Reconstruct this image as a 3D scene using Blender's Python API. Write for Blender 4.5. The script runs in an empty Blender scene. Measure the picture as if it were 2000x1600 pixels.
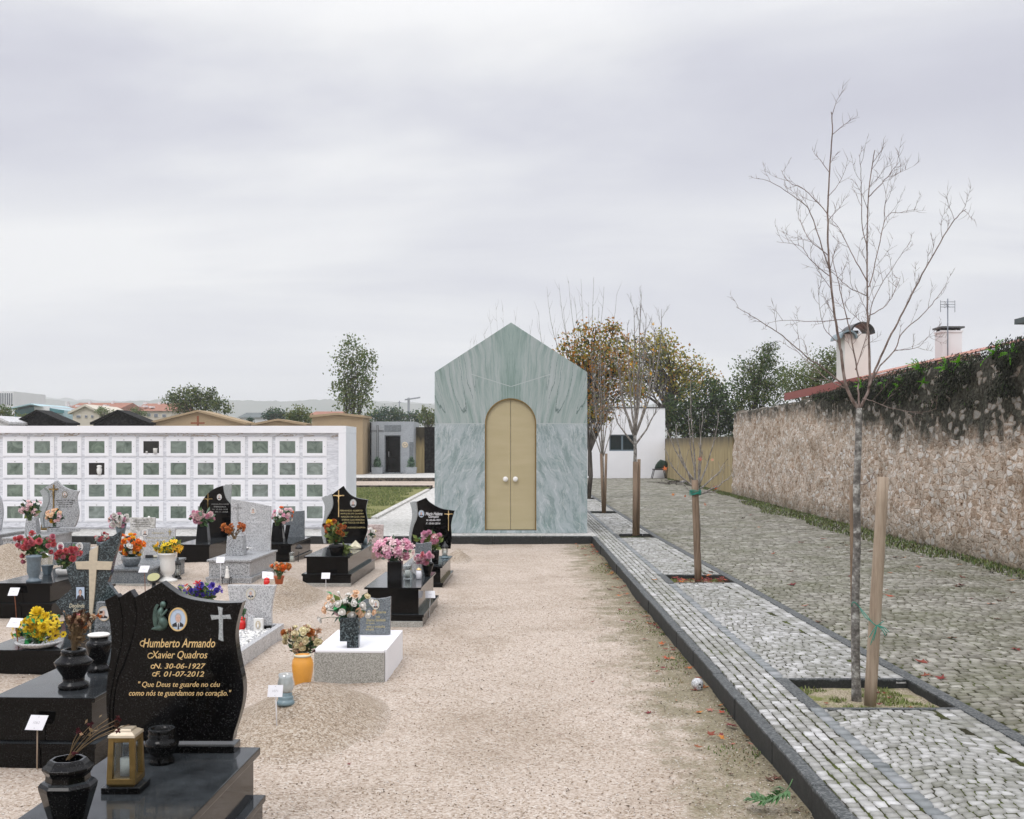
import bpy, bmesh, math, random
import numpy as np
from mathutils import Vector, Matrix, Euler, noise as mnoise

C = bpy.context.scene
COL = C.collection
R = math.radians
random.seed(7)
rng = np.random.default_rng(7)

# ------------------------------------------------------------------ camera, world, sun, exposure
F, HZ, H = 2200.0, 870.0, 1.9        # focal length in photo pixels, eye-level row, eye height (m)
cam = bpy.data.cameras.new("camera")
cam.sensor_width = 36.0
cam.lens = F / 2000.0 * 36.0
cam.shift_y = 70.0 / 2000.0
cam.clip_start, cam.clip_end = 0.1, 9000.0
co = bpy.data.objects.new("camera", cam)
COL.objects.link(co)
co.location = (0, 0, H)
co.rotation_euler = (R(90), 0, 0)
C.camera = co

SUN_ELEV, SUN_ROT = 52.0, 205.0       # overcast: a weak wide sun behind the camera, to the left
w = bpy.data.worlds.new("World")
C.world = w
w.use_nodes = True
nt = w.node_tree
nt.nodes.clear()


def nd(t, typ, ins=None, **props):
    n = t.nodes.new(typ)
    for k, v in props.items():
        setattr(n, k, v)
    for k, v in (ins or {}).items():
        s = n.inputs[k]
        if isinstance(v, bpy.types.NodeSocket):
            t.links.new(v, s)
        elif isinstance(v, (tuple, list)) and len(v) == 3 and s.type == 'RGBA':
            s.default_value = (*v, 1)
        else:
            s.default_value = v
    return n


def math_(t, op, a, b=0.0, clamp=False):
    return nd(t, 'ShaderNodeMath', {0: a, 1: b}, operation=op, use_clamp=clamp).outputs[0]


def mix_(t, fac, a, b, mode='MIX'):
    return nd(t, 'ShaderNodeMixRGB', {0: fac, 1: a, 2: b}, blend_type=mode).outputs[0]


def ramp_(t, fac, stops, interp='LINEAR'):
    n = nd(t, 'ShaderNodeValToRGB', {0: fac})
    cr = n.color_ramp
    cr.interpolation = interp
    while len(cr.elements) < len(stops):
        cr.elements.new(0.5)
    for e, (p, c) in zip(cr.elements, stops):
        e.position = p
        e.color = (*c, 1) if len(c) == 3 else c
    return n.outputs[0]


sky = nd(nt, 'ShaderNodeTexSky', sky_type='NISHITA', sun_disc=False)
sky.sun_elevation = R(SUN_ELEV)
sky.sun_rotation = R(SUN_ROT)
sky_s = nd(nt, 'ShaderNodeVectorMath', {0: sky.outputs[0], 'Scale': 0.06}, operation='SCALE').outputs[0]
tc = nd(nt, 'ShaderNodeTexCoord').outputs['Generated']
sep = nd(nt, 'ShaderNodeSeparateXYZ', {0: tc})
# cloud sheets: direction flattened towards the horizon
zc = math_(nt, 'ADD', math_(nt, 'MAXIMUM', sep.outputs[2], 0.0), 0.16)
flat = nd(nt, 'ShaderNodeCombineXYZ', {0: math_(nt, 'DIVIDE', sep.outputs[0], zc), 1: math_(nt, 'DIVIDE', sep.outputs[1], zc), 2: 0.0}).outputs[0]
mp = nd(nt, 'ShaderNodeMapping', {0: flat, 'Scale': (0.42, 0.95, 1.0), 'Location': (3.25, 1.7, 0.0), 'Rotation': (0, 0, R(-12))}).outputs[0]
n1 = nd(nt, 'ShaderNodeTexNoise', {'Vector': mp, 'Scale': 1.0, 'Detail': 6.0, 'Roughness': 0.52, 'Distortion': 0.5}).outputs[0]
n2 = nd(nt, 'ShaderNodeTexNoise', {'Vector': tc, 'Scale': 2.2, 'Detail': 3.0, 'Roughness': 0.5}).outputs[0]
nn = math_(nt, 'ADD', math_(nt, 'MULTIPLY', n1, 0.72), math_(nt, 'MULTIPLY', n2, 0.28))
# the sheets lie in broad layers: a darker one half way up the view, paler ones above and below it
lay = math_(nt, 'ADD', sep.outputs[2], math_(nt, 'ADD', math_(nt, 'MULTIPLY', math_(nt, 'SUBTRACT', n1, 0.5), 0.20), math_(nt, 'MULTIPLY', sep.outputs[0], -0.03)))
lay = ramp_(nt, lay, [(0.08, (0.54, 0.54, 0.54)), (0.18, (0.56, 0.56, 0.56)), (0.235, (0.44, 0.44, 0.44)), (0.29, (0.46, 0.46, 0.46)), (0.35, (0.53, 0.53, 0.53))])
nn = math_(nt, 'ADD', math_(nt, 'MULTIPLY', nn, 0.62), math_(nt, 'MULTIPLY', lay, 0.38))
cl = ramp_(nt, nn, [(0.43, (0.455, 0.458, 0.53)), (0.475, (0.525, 0.53, 0.59)), (0.52, (0.635, 0.64, 0.67)), (0.565, (0.745, 0.745, 0.75))])
# pale and even just above the horizon, and (as under any overcast) brighter towards the zenith
hor = ramp_(nt, sep.outputs[2], [(0.0, (1, 1, 1)), (0.04, (0.85, 0.85, 0.85)), (0.14, (0, 0, 0))])
cl = mix_(nt, math_(nt, 'MULTIPLY', hor, 0.75), cl, (0.715, 0.72, 0.755))
zen = nd(nt, 'ShaderNodeMapRange', {0: sep.outputs[2], 1: 0.34, 2: 0.85, 3: 1.0, 4: 2.45}).outputs[0]
cl = nd(nt, 'ShaderNodeVectorMath', {0: cl, 'Scale': zen}, operation='SCALE').outputs[0]
tot = mix_(nt, 0.93, sky_s, cl)
bg = nd(nt, 'ShaderNodeBackground', {0: tot, 1: 1.0})
nd(nt, 'ShaderNodeOutputWorld', {0: bg.outputs[0]})

sl = bpy.data.lights.new("sun", 'SUN')
sl.energy = 0.9
sl.angle = R(24)
sl.color = (1.0, 0.97, 0.93)
so = bpy.data.objects.new("sun", sl)
COL.objects.link(so)
_d = Vector((-math.sin(R(SUN_ROT - 180)) * math.cos(R(SUN_ELEV)), -math.cos(R(SUN_ROT - 180)) * math.cos(R(SUN_ELEV)), math.sin(R(SUN_ELEV))))
so.rotation_euler = _d.to_track_quat('Z', 'Y').to_euler()
so.location = (0, 0, 60)

C.view_settings.view_transform = 'Standard'
C.view_settings.look = 'None'
C.view_settings.exposure = 0.38
C.view_settings.gamma = 1.0
C.view_settings.use_curve_mapping = False
C.render.engine = 'CYCLES'
C.cycles.use_denoising = True
C.cycles.denoiser = 'OPENIMAGEDENOISE'
C.cycles.denoising_prefilter = 'ACCURATE'
C.cycles.denoising_input_passes = 'RGB_ALBEDO_NORMAL'
C.cycles.volume_bounces = 2
C.cycles.max_bounces = 7
C.cycles.diffuse_bounces = 3
C.cycles.glossy_bounces = 3
C.cycles.transmission_bounces = 5
C.cycles.transparent_max_bounces = 8
C.cycles.caustics_reflective = False
C.cycles.caustics_refractive = False


# ------------------------------------------------------------------ helpers
def G(px, py, z=0.0):
    """photo pixel -> point on the horizontal plane at height z"""
    Y = F * (H - z) / (py - HZ)
    return ((px - 1000) * Y / F, Y, z)


def A(px, py, Y):
    """photo pixel -> point at distance Y"""
    return ((px - 1000) * Y / F, Y, H - (py - HZ) * Y / F)


def tag(o, label=None, cat=None, group=None, kind=None):
    if label: o['label'] = label
    if cat: o['category'] = cat
    if group: o['group'] = group
    if kind: o['kind'] = kind
    return o


def thing(name, label, cat, loc=(0, 0, 0), rot=0.0, group=None):
    o = bpy.data.objects.new(name, None)
    o.empty_display_size = 0.1
    COL.objects.link(o)
    o.location = loc
    o.rotation_euler = (0, 0, rot)
    return tag(o, label, cat, group)


def root_of(o):
    while o.parent: o = o.parent
    return o


class MB:
    def __init__(s):
        s.v, s.f, s.m, s.s = [], [], [], []

    def add(s, vs, fs, mi=0, smooth=False):
        b = len(s.v)
        s.v += [tuple(p) for p in vs]
        for f in fs:
            s.f.append(tuple(i + b for i in f)); s.m.append(mi); s.s.append(smooth)
        return s

    def box(s, x0, y0, z0, x1, y1, z1, mi=0):
        return s.add([(x0, y0, z0), (x1, y0, z0), (x1, y1, z0), (x0, y1, z0), (x0, y0, z1), (x1, y0, z1), (x1, y1, z1), (x0, y1, z1)],
                     [(3, 2, 1, 0), (4, 5, 6, 7), (0, 1, 5, 4), (1, 2, 6, 5), (2, 3, 7, 6), (3, 0, 4, 7)], mi)

    def frust(s, c, hw0, hd0, hw1, hd1, z0, z1, mi=0):
        x, y = c
        return s.add([(x - hw0, y - hd0, z0), (x + hw0, y - hd0, z0), (x + hw0, y + hd0, z0), (x - hw0, y + hd0, z0),
                      (x - hw1, y - hd1, z1), (x + hw1, y - hd1, z1), (x + hw1, y + hd1, z1), (x - hw1, y + hd1, z1)],
                     [(3, 2, 1, 0), (4, 5, 6, 7), (0, 1, 5, 4), (1, 2, 6, 5), (2, 3, 7, 6), (3, 0, 4, 7)], mi)

    def prism(s, pts, y0, y1, mi=0):
        """outline of (x, z) points extruded from y0 (front) to y1"""
        n = len(pts)
        vs = [(x, y0, z) for x, z in pts] + [(x, y1, z) for x, z in pts]
        fs = [tuple(range(n)), tuple(range(2 * n - 1, n - 1, -1))]
        fs += [(i, i + n, (i + 1) % n + n, (i + 1) % n) for i in range(n)]
        return s.add(vs, fs, mi)

    def flat(s, pts, y, mi=0):
        return s.add([(x, y, z) for x, z in pts], [tuple(range(len(pts)))], mi)

    def tube(s, pts, rad, n=6, mi=0, smooth=True, caps=True):
        pts = [Vector(p) for p in pts]
        if not hasattr(rad, '__len__'): rad = [rad] * len(pts)
        vs, fs = [], []
        up = Vector((0.13, 0.31, 0.94))
        for i, p in enumerate(pts):
            d = (pts[min(i + 1, len(pts) - 1)] - pts[max(i - 1, 0)])
            if d.length < 1e-9: d = Vector((0, 0, 1))
            d.normalize()
            a = d.cross(up)
            if a.length < 0.05: a = d.cross(Vector((1, 0, 0)))
            a.normalize(); b = d.cross(a)
            for k in range(n):
                t = 2 * math.pi * k / n
                vs.append(p + (a * math.cos(t) + b * math.sin(t)) * rad[i])
        for i in range(len(pts) - 1):
            for k in range(n):
                fs.append((i * n + k, i * n + (k + 1) % n, (i + 1) * n + (k + 1) % n, (i + 1) * n + k))
        if caps:
            fs.append(tuple(range(n - 1, -1, -1)))
            fs.append(tuple((len(pts) - 1) * n + k for k in range(n)))
        return s.add(vs, fs, mi, smooth)

    def lathe(s, prof, c, n=28, mi=0, smooth=True, ph=0.0, cap0=True, cap1=False):
        """profile of (radius, z) spun about the vertical through c"""
        x, y, z = c
        vs, fs = [], []
        for r, h in prof:
            for k in range(n):
                t = 2 * math.pi * k / n + ph
                vs.append((x + r * math.cos(t), y + r * math.sin(t), z + h))
        for i in range(len(prof) - 1):
            for k in range(n):
                fs.append((i * n + k, i * n + (k + 1) % n, (i + 1) * n + (k + 1) % n, (i + 1) * n + k))
        if cap0: fs.append(tuple(range(n - 1, -1, -1)))
        if cap1: fs.append(tuple((len(prof) - 1) * n + k for k in range(n)))
        return s.add(vs, fs, mi, smooth)

    def ell(s, c, rx, ry, rz, nu=12, nv=8, mi=0, rot=None):
        vs, fs = [], []
        for j in range(nv + 1):
            ph = math.pi * j / nv
            for k in range(nu):
                t = 2 * math.pi * k / nu
                p = Vector((rx * math.sin(ph) * math.cos(t), ry * math.sin(ph) * math.sin(t), rz * math.cos(ph)))
                if rot: p = rot @ p
                vs.append(p + Vector(c))
        for j in range(nv):
            for k in range(nu):
                fs.append((j * nu + k, (j + 1) * nu + k, (j + 1) * nu + (k + 1) % nu, j * nu + (k + 1) % nu))
        return s.add(vs, fs, mi, True)

    def build(s, name, mats, parent=None, bevel=0.0, recalc=True, label=None, weld=False):
        if not isinstance(mats, (list, tuple)): mats = [mats]
        me = bpy.data.meshes.new(name)
        vs = s.v
        if parent is not None:
            r = root_of(parent)
            inv = (Matrix.Translation(r.location) @ r.rotation_euler.to_matrix().to_4x4()).inverted()
            vs = [tuple(inv @ Vector(p)) for p in s.v]
        me.from_pydata(vs, [], s.f)
        for mt in mats: me.materials.append(mt)
        me.polygons.foreach_set('material_index', s.m)
        me.polygons.foreach_set('use_smooth', s.s)
        if recalc or bevel or weld:
            bm = bmesh.new(); bm.from_mesh(me)
            if weld: bmesh.ops.remove_doubles(bm, verts=bm.verts, dist=1e-5)
            if recalc: bmesh.ops.recalc_face_normals(bm, faces=bm.faces)
            if bevel:
                ed = [e for e in bm.edges if len(e.link_faces) == 2 and e.calc_face_angle(0) > R(35)]
                bmesh.ops.bevel(bm, geom=ed, offset=bevel, segments=2, profile=0.6, affect='EDGES', clamp_overlap=True)
            bm.to_mesh(me); bm.free()
        o = bpy.data.objects.new(name, me)
        COL.objects.link(o)
        if parent is not None: o.parent = parent
        if label: o['label'] = label
        return o


def np_mesh(name, verts, faces, mats, mi=None, parent=None, colors=None, smooth=False):
    """verts (N,3), faces (M,k) uniform"""
    me = bpy.data.meshes.new(name)
    verts = np.asarray(verts, dtype=np.float32); faces = np.asarray(faces, dtype=np.int32)
    if parent is not None:
        r = root_of(parent)
        inv = np.array((Matrix.Translation(r.location) @ r.rotation_euler.to_matrix().to_4x4()).inverted())
        verts = (verts @ inv[:3, :3].T + inv[:3, 3]).astype(np.float32)
    nv, (nf, k) = len(verts), faces.shape
    me.vertices.add(nv); me.vertices.foreach_set('co', verts.ravel())
    me.loops.add(nf * k); me.loops.foreach_set('vertex_index', faces.ravel())
    me.polygons.add(nf); me.polygons.foreach_set('loop_start', np.arange(0, nf * k, k, dtype=np.int32))
    if not isinstance(mats, (list, tuple)): mats = [mats]
    for m in mats: me.materials.append(m)
    if mi is not None: me.polygons.foreach_set('material_index', np.asarray(mi, dtype=np.int32))
    if smooth: me.polygons.foreach_set('use_smooth', np.ones(nf, dtype=bool))
    if colors is not None:                    # one value per face: stone to stone colour differences
        at = me.attributes.new('tone', 'FLOAT', 'FACE')
        at.data.foreach_set('value', np.asarray(colors, dtype=np.float32))
    me.update(calc_edges=True)
    o = bpy.data.objects.new(name, me)
    COL.objects.link(o)
    if parent is not None: o.parent = parent
    return o


def catmull(pts, n=6):
    if len(pts) < 3: return list(pts)
    P = [pts[0]] + list(pts) + [pts[-1]]
    out = []
    for i in range(1, len(P) - 2):
        p0, p1, p2, p3 = (np.array(q, float) for q in P[i - 1:i + 3])
        for k in range(n):
            t = k / n
            out.append(tuple(0.5 * (2 * p1 + (p2 - p0) * t + (2 * p0 - 5 * p1 + 4 * p2 - p3) * t * t + (3 * p1 - p0 - 3 * p2 + p3) * t ** 3)))
    out.append(tuple(pts[-1]))
    return out


def outline(segs, n=6):
    """list of point runs; each run is smoothed, corners stay between the runs"""
    out = []
    for sg in segs:
        for p in (catmull(sg, n) if len(sg) > 2 else sg):
            if not out or abs(out[-1][0] - p[0]) + abs(out[-1][1] - p[1]) > 1e-6: out.append(tuple(p))
    if abs(out[0][0] - out[-1][0]) + abs(out[0][1] - out[-1][1]) < 1e-6: out.pop()
    return out


def px_outline(segs, Y, s=1.0, ox=0.0, oy=0.0, n=6):
    """pixel runs (in a crop of scale s and origin ox, oy) -> (x, z) outline at distance Y"""
    o = outline([[(ox + x / s, oy + y / s) for x, y in sg] for sg in segs], n)
    return [(A(x, y, Y)[0], A(x, y, Y)[2]) for x, y in o]


# ------------------------------------------------------------------ materials
def new_mat(name):
    m = bpy.data.materials.new(name)
    m.use_nodes = True
    t = m.node_tree
    b = t.nodes['Principled BSDF']
    return m, t, b


def obj_co(t, scale=(1, 1, 1), rot=(0, 0, 0)):
    c = nd(t, 'ShaderNodeTexCoord').outputs['Object']
    return nd(t, 'ShaderNodeMapping', {0: c, 'Scale': scale, 'Rotation': rot}).outputs[0]


def bump_(t, b, h, strength=0.3, dist=0.01):
    n = nd(t, 'ShaderNodeBump', {'Height': h, 'Strength': strength, 'Distance': dist})
    t.links.new(n.outputs[0], b.inputs['Normal'])
    return n


def plain(name, c, rough=0.6, metal=0.0, var=0.12, scale=6.0, bump=0.0, bscale=60.0, spec=0.5, rand=0.0, alpha=1.0):
    """one colour with soft procedural mottling"""
    m, t, b = new_mat(name)
    co_ = obj_co(t)
    n = nd(t, 'ShaderNodeTexNoise', {'Vector': co_, 'Scale': scale, 'Detail': 6.0, 'Roughness': 0.6}).outputs[0]
    dk = tuple(x * (1 - var) for x in c); lt = tuple(min(1, x * (1 + var)) for x in c)
    col = ramp_(t, n, [(0.3, dk), (0.7, lt)])
    if rand:
        oi = nd(t, 'ShaderNodeObjectInfo').outputs['Random']
        hs = nd(t, 'ShaderNodeHueSaturation', {'Hue': math_(t, 'ADD', math_(t, 'MULTIPLY', oi, rand * 0.12), 0.5 - rand * 0.06), 'Saturation': 1.0,
                                               'Value': math_(t, 'ADD', math_(t, 'MULTIPLY', oi, rand), 1 - rand / 2), 'Color': col})
        col = hs.outputs[0]
    t.links.new(col, b.inputs['Base Color'])
    b.inputs['Roughness'].default_value = rough
    b.inputs['Metallic'].default_value = metal
    b.inputs['Specular IOR Level'].default_value = spec
    if bump:
        n3 = nd(t, 'ShaderNodeTexNoise', {'Vector': co_, 'Scale': bscale, 'Detail': 5.0}).outputs[0]
        bump_(t, b, n3, bump, 0.01)
    return m


def granite(name, cols, scale=220.0, rough=0.3, pos=(0.36, 0.5, 0.62), polish=0.0):
    m, t, b = new_mat(name)
    co_ = obj_co(t)
    v = nd(t, 'ShaderNodeTexVoronoi', {'Vector': co_, 'Scale': scale}).outputs['Color']
    v = nd(t, 'ShaderNodeSeparateColor', {0: v}).outputs[0]
    n = nd(t, 'ShaderNodeTexNoise', {'Vector': co_, 'Scale': scale * 0.45, 'Detail': 3.0}).outputs[0]
    k = math_(t, 'ADD', math_(t, 'MULTIPLY', v, 0.45), math_(t, 'MULTIPLY', n, 0.55))
    col = ramp_(t, k, list(zip(pos, cols)))
    big = nd(t, 'ShaderNodeTexNoise', {'Vector': co_, 'Scale': 3.0, 'Detail': 5.0}).outputs[0]
    col = mix_(t, 0.35, col, ramp_(t, big, [(0.3, (0.72, 0.72, 0.70)), (0.7, (1.1, 1.1, 1.1))]), 'MULTIPLY')
    t.links.new(col, b.inputs['Base Color'])
    sm = nd(t, 'ShaderNodeTexNoise', {'Vector': co_, 'Scale': 9.0, 'Detail': 7.0, 'Roughness': 0.7}).outputs[0]
    rr = nd(t, 'ShaderNodeMapRange', {0: sm, 1: 0.35, 2: 0.75, 3: rough, 4: rough + 0.12}).outputs[0]
    t.links.new(rr, b.inputs['Roughness'])
    return m


M = {}
def _dim(n, v):
    M[n].node_tree.nodes['Principled BSDF'].inputs['Specular IOR Level'].default_value = v


M['black'] = granite('polished_black_granite', [(0.0015, 0.0015, 0.0016), (0.003, 0.003, 0.003), (0.05, 0.05, 0.05)], 260, 0.05, (0.45, 0.66, 0.86))
M['black2'] = granite('fine_black_granite', [(0.0015, 0.0015, 0.0018), (0.0025, 0.0025, 0.0027), (0.012, 0.012, 0.012)], 320, 0.06, (0.45, 0.66, 0.86))
_dim('black', .2); _dim('black2', .2)
for _k in ('black', 'black2'):                        # level faces painted paler in patches: sky reflection put into colour, with dust
    _t = M[_k].node_tree; _b = _t.nodes['Principled BSDF']; _c = _b.inputs['Base Color'].links[0].from_socket
    _u = nd(_t, 'ShaderNodeSeparateXYZ', {0: nd(_t, 'ShaderNodeNewGeometry').outputs['True Normal']}).outputs[2]
    _n = nd(_t, 'ShaderNodeTexNoise', {'Vector': obj_co(_t), 'Scale': 5.0, 'Detail': 9.0, 'Roughness': .72}).outputs[0]
    _f = math_(_t, 'MULTIPLY', nd(_t, 'ShaderNodeMapRange', {0: _u, 1: .8, 2: .98, 3: 0.0, 4: 1.0}).outputs[0], nd(_t, 'ShaderNodeMapRange', {0: _n, 1: .35, 2: .7, 3: .12, 4: .5}).outputs[0])
    _t.links.new(mix_(_t, _f, _c, (0.10, 0.115, 0.125)), _b.inputs['Base Color'])
M['blue_granite'] = granite('blue_larvikite', [(0.010, 0.016, 0.020), (0.030, 0.045, 0.052), (0.16, 0.21, 0.23)], 120, 0.12, (0.38, 0.55, 0.78))
M['grey_granite'] = granite('grey_granite', [(0.12, 0.125, 0.13), (0.33, 0.34, 0.35), (0.52, 0.53, 0.55)], 150, 0.28, (0.33, 0.46, 0.62))
M['light_granite'] = granite('light_granite', [(0.26, 0.26, 0.27), (0.48, 0.49, 0.50), (0.62, 0.62, 0.63)], 170, 0.25, (0.33, 0.46, 0.62))
M['slate_granite'] = granite('slate_granite', [(0.07, 0.085, 0.095), (0.15, 0.17, 0.185), (0.24, 0.26, 0.28)], 200, 0.22, (0.33, 0.5, 0.66))
M['wing_grey'] = granite('honed_grey_granite', [(0.24, 0.26, 0.265), (0.36, 0.385, 0.39), (0.44, 0.46, 0.465)], 260, 0.35, (0.33, 0.5, 0.66))
M['kerb_granite'] = granite('weathered_kerb_stone', [(0.035, 0.04, 0.042), (0.062, 0.068, 0.07), (0.135, 0.142, 0.142)], 90, 0.7, (0.33, 0.5, 0.68))
_t = M['kerb_granite'].node_tree                      # kerb stones darken to near black below their top edge
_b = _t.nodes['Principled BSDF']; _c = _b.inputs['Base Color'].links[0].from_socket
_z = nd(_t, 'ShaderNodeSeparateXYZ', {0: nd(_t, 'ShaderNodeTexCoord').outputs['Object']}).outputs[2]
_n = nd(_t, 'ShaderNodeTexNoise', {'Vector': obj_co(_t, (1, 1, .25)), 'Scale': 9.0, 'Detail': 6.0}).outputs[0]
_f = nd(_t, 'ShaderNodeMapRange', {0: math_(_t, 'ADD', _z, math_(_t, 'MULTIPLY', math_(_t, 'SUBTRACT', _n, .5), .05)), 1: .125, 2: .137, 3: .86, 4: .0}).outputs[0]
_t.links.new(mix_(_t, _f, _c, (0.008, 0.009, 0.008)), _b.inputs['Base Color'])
M['concrete'] = granite('exposed_concrete', [(0.22, 0.215, 0.19), (0.34, 0.33, 0.30), (0.45, 0.44, 0.41)], 180, 0.85, (0.33, 0.48, 0.66))
M['red_granite'] = granite('red_granite', [(0.09, 0.035, 0.03), (0.2, 0.09, 0.075), (0.33, 0.19, 0.16)], 160, 0.3, (0.33, 0.5, 0.66))
M['pink_marble'] = granite('pink_marble', [(0.42, 0.34, 0.32), (0.56, 0.47, 0.45), (0.63, 0.55, 0.53)], 60, 0.35, (0.33, 0.5, 0.66))
M['white_paint'] = plain('white_render', (0.84, 0.84, 0.87), 0.65, var=0.03, scale=1.2, bump=0.05, bscale=90)
M['white_plastic'] = plain('white_plate', (0.78, 0.78, 0.82), 0.4, var=0.03)
M['white_ceramic'] = plain('white_ceramic', (0.80, 0.79, 0.76), 0.3, var=0.05, scale=20)
M['cream_stone'] = plain('cream_limestone', (0.56, 0.48, 0.36), 0.6, var=0.10, scale=40)
M['gold'] = plain('gold_lettering', (0.80, 0.58, 0.28), 0.42, metal=0.55, var=0.06)
M['gold_dim'] = plain('faded_gold_lettering', (0.50, 0.42, 0.20), 0.5, metal=0.3, var=0.1)
M['silver'] = plain('silver_lettering', (0.78, 0.78, 0.80), 0.4, metal=0.2, var=0.05)
M['dark_letter'] = plain('dark_lettering', (0.03, 0.028, 0.025), 0.5)
M['grey_letter'] = plain('grey_lettering', (0.35, 0.35, 0.34), 0.5)
M['brass'] = plain('aged_brass', (0.27, 0.18, 0.065), 0.38, metal=0.85, var=0.22, scale=25)
M['brass_pale'] = plain('pale_brass', (0.62, 0.53, 0.40), 0.34, metal=0.6, var=0.10, scale=25)
M['bronze_green'] = plain('verdigris_bronze', (0.085, 0.135, 0.115), 0.45, metal=0.6, var=0.3, scale=40)
M['bronze'] = plain('bronze', (0.27, 0.185, 0.075), 0.4, metal=0.8, var=0.2, scale=40)
M['rust'] = plain('rusty_steel', (0.22, 0.075, 0.035), 0.85, var=0.35, scale=20)
M['black_metal'] = plain('black_metal', (0.015, 0.015, 0.016), 0.4, var=0.2)
M['dark_glass'] = plain('dark_glass', (0.01, 0.02, 0.022), 0.05, var=0.2)
M['red_plastic'] = plain('red_candle_plastic', (0.66, 0.018, 0.015), 0.22, var=0.08)
M['wax'] = plain('candle_wax', (0.82, 0.80, 0.75), 0.5, var=0.04)
M['terracotta'] = plain('terracotta', (0.50, 0.12, 0.045), 0.6, var=0.12, scale=30)
M['orange_glaze'] = plain('orange_glaze', (0.74, 0.34, 0.055), 0.3, var=0.07, scale=14)
M['cream_glaze'] = plain('cream_glaze', (0.62, 0.57, 0.42), 0.35, var=0.05)
M['blue_glaze'] = plain('blue_grey_glaze', (0.17, 0.24, 0.27), 0.3, var=0.1, scale=20)
M['slate_vase'] = plain('slate_vase', (0.12, 0.16, 0.19), 0.4, var=0.2, scale=30)
M['stem'] = plain('green_stem', (0.055, 0.10, 0.03), 0.6, var=0.2)
M['dry_stem'] = plain('dry_stem', (0.16, 0.105, 0.05), 0.8, var=0.3, scale=40)
M['leaf_green'] = plain('leaf_green', (0.045, 0.12, 0.03), 0.5, var=0.35, scale=18)
M['leaf_dark'] = plain('dark_leaf', (0.022, 0.065, 0.03), 0.45, var=0.3, scale=18)
M['leaf_yellow'] = plain('yellow_green_leaf', (0.15, 0.20, 0.045), 0.5, var=0.3, scale=18)
M['leaf_bright'] = plain('artificial_leaf', (0.03, 0.30, 0.09), 0.4, var=0.3, scale=18)
M['leaf_pale'] = plain('grey_green_leaf', (0.16, 0.25, 0.17), 0.55, var=0.25, scale=18)


def petal(name, c, var=0.10, rand=0.16):
    m = plain(name, c, 0.65, var=var, scale=40, rand=rand, spec=0.2)
    b = m.node_tree.nodes['Principled BSDF']
    b.inputs['Subsurface Weight'].default_value = 0.0
    return m


PET = {
    'pink': petal('pink_petal', (0.74, 0.37, 0.49)), 'palepink': petal('pale_pink_petal', (0.80, 0.58, 0.60)),
    'coral': petal('coral_petal', (0.62, 0.13, 0.15)), 'rose': petal('rose_red_petal', (0.64, 0.22, 0.27)),
    'white': petal('white_petal', (0.82, 0.80, 0.76)), 'peach': petal('peach_petal', (0.80, 0.56, 0.38)), 'cream': petal('cream_petal', (0.72, 0.64, 0.42)),
    'yellow': petal('yellow_petal', (0.82, 0.60, 0.035)), 'gold': petal('golden_petal', (0.80, 0.42, 0.03)),
    'orange': petal('orange_petal', (0.80, 0.20, 0.03)), 'dryorange': petal('faded_orange_petal', (0.48, 0.16, 0.045)),
    'brown': petal('withered_petal', (0.075, 0.032, 0.016), 0.4), 'tan': petal('dry_tan_petal', (0.48, 0.31, 0.20), 0.3),
    'purple': petal('violet_petal', (0.10, 0.07, 0.42)), 'red': petal('red_petal', (0.48, 0.025, 0.02)), 'maroon': petal('maroon_petal', (0.06, 0.008, 0.012)),
}


def glass(name, c=(0.93, 0.96, 0.96), frost=0.0):
    """thin clear pane: lets the view through, with a sheen at glancing angles"""
    m, t, b = new_mat(name)
    out = t.nodes['Material Output']
    n = nd(t, 'ShaderNodeTexNoise', {'Vector': obj_co(t), 'Scale': 30.0}).outputs[0]
    tr_ = nd(t, 'ShaderNodeBsdfTransparent', {0: ramp_(t, n, [(0.3, tuple(x * 0.95 for x in c)), (0.7, c)])}).outputs[0]
    if frost:
        tr_ = nd(t, 'ShaderNodeMixShader', {0: frost, 1: tr_, 2: nd(t, 'ShaderNodeBsdfTranslucent', {0: c}).outputs[0]}).outputs[0]
    gl_ = nd(t, 'ShaderNodeBsdfGlossy', {0: (0.9, 0.9, 0.9), 'Roughness': 0.06}).outputs[0]
    lw = nd(t, 'ShaderNodeLayerWeight', {0: 0.28}).outputs['Facing']
    f = nd(t, 'ShaderNodeMapRange', {0: lw, 1: 0.0, 2: 1.0, 3: 0.09, 4: 0.6}).outputs[0]
    t.links.new(nd(t, 'ShaderNodeMixShader', {0: f, 1: tr_, 2: gl_}).outputs[0], out.inputs[0])
    t.nodes.remove(b)
    return m


M['glass'] = glass('clear_glass')
M['frost_glass'] = glass('frosted_glass', (0.90, 0.93, 0.93), 0.6)
# ------------------------------------------------------------------ ground
PZ = 0.14          # pavement level
RZ = 0.10          # cobbled road level
YK = 21.77         # front kerb of the rear pavement
XK = 1.55          # outer face of the path kerb


def xr(Y):
    return 3.10 - 0.0173 * (min(max(Y, 3.0), 22.0) - 6.84)


def wallx(Y):
    return 7.39 + 0.031 * (Y - 16.36)


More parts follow.
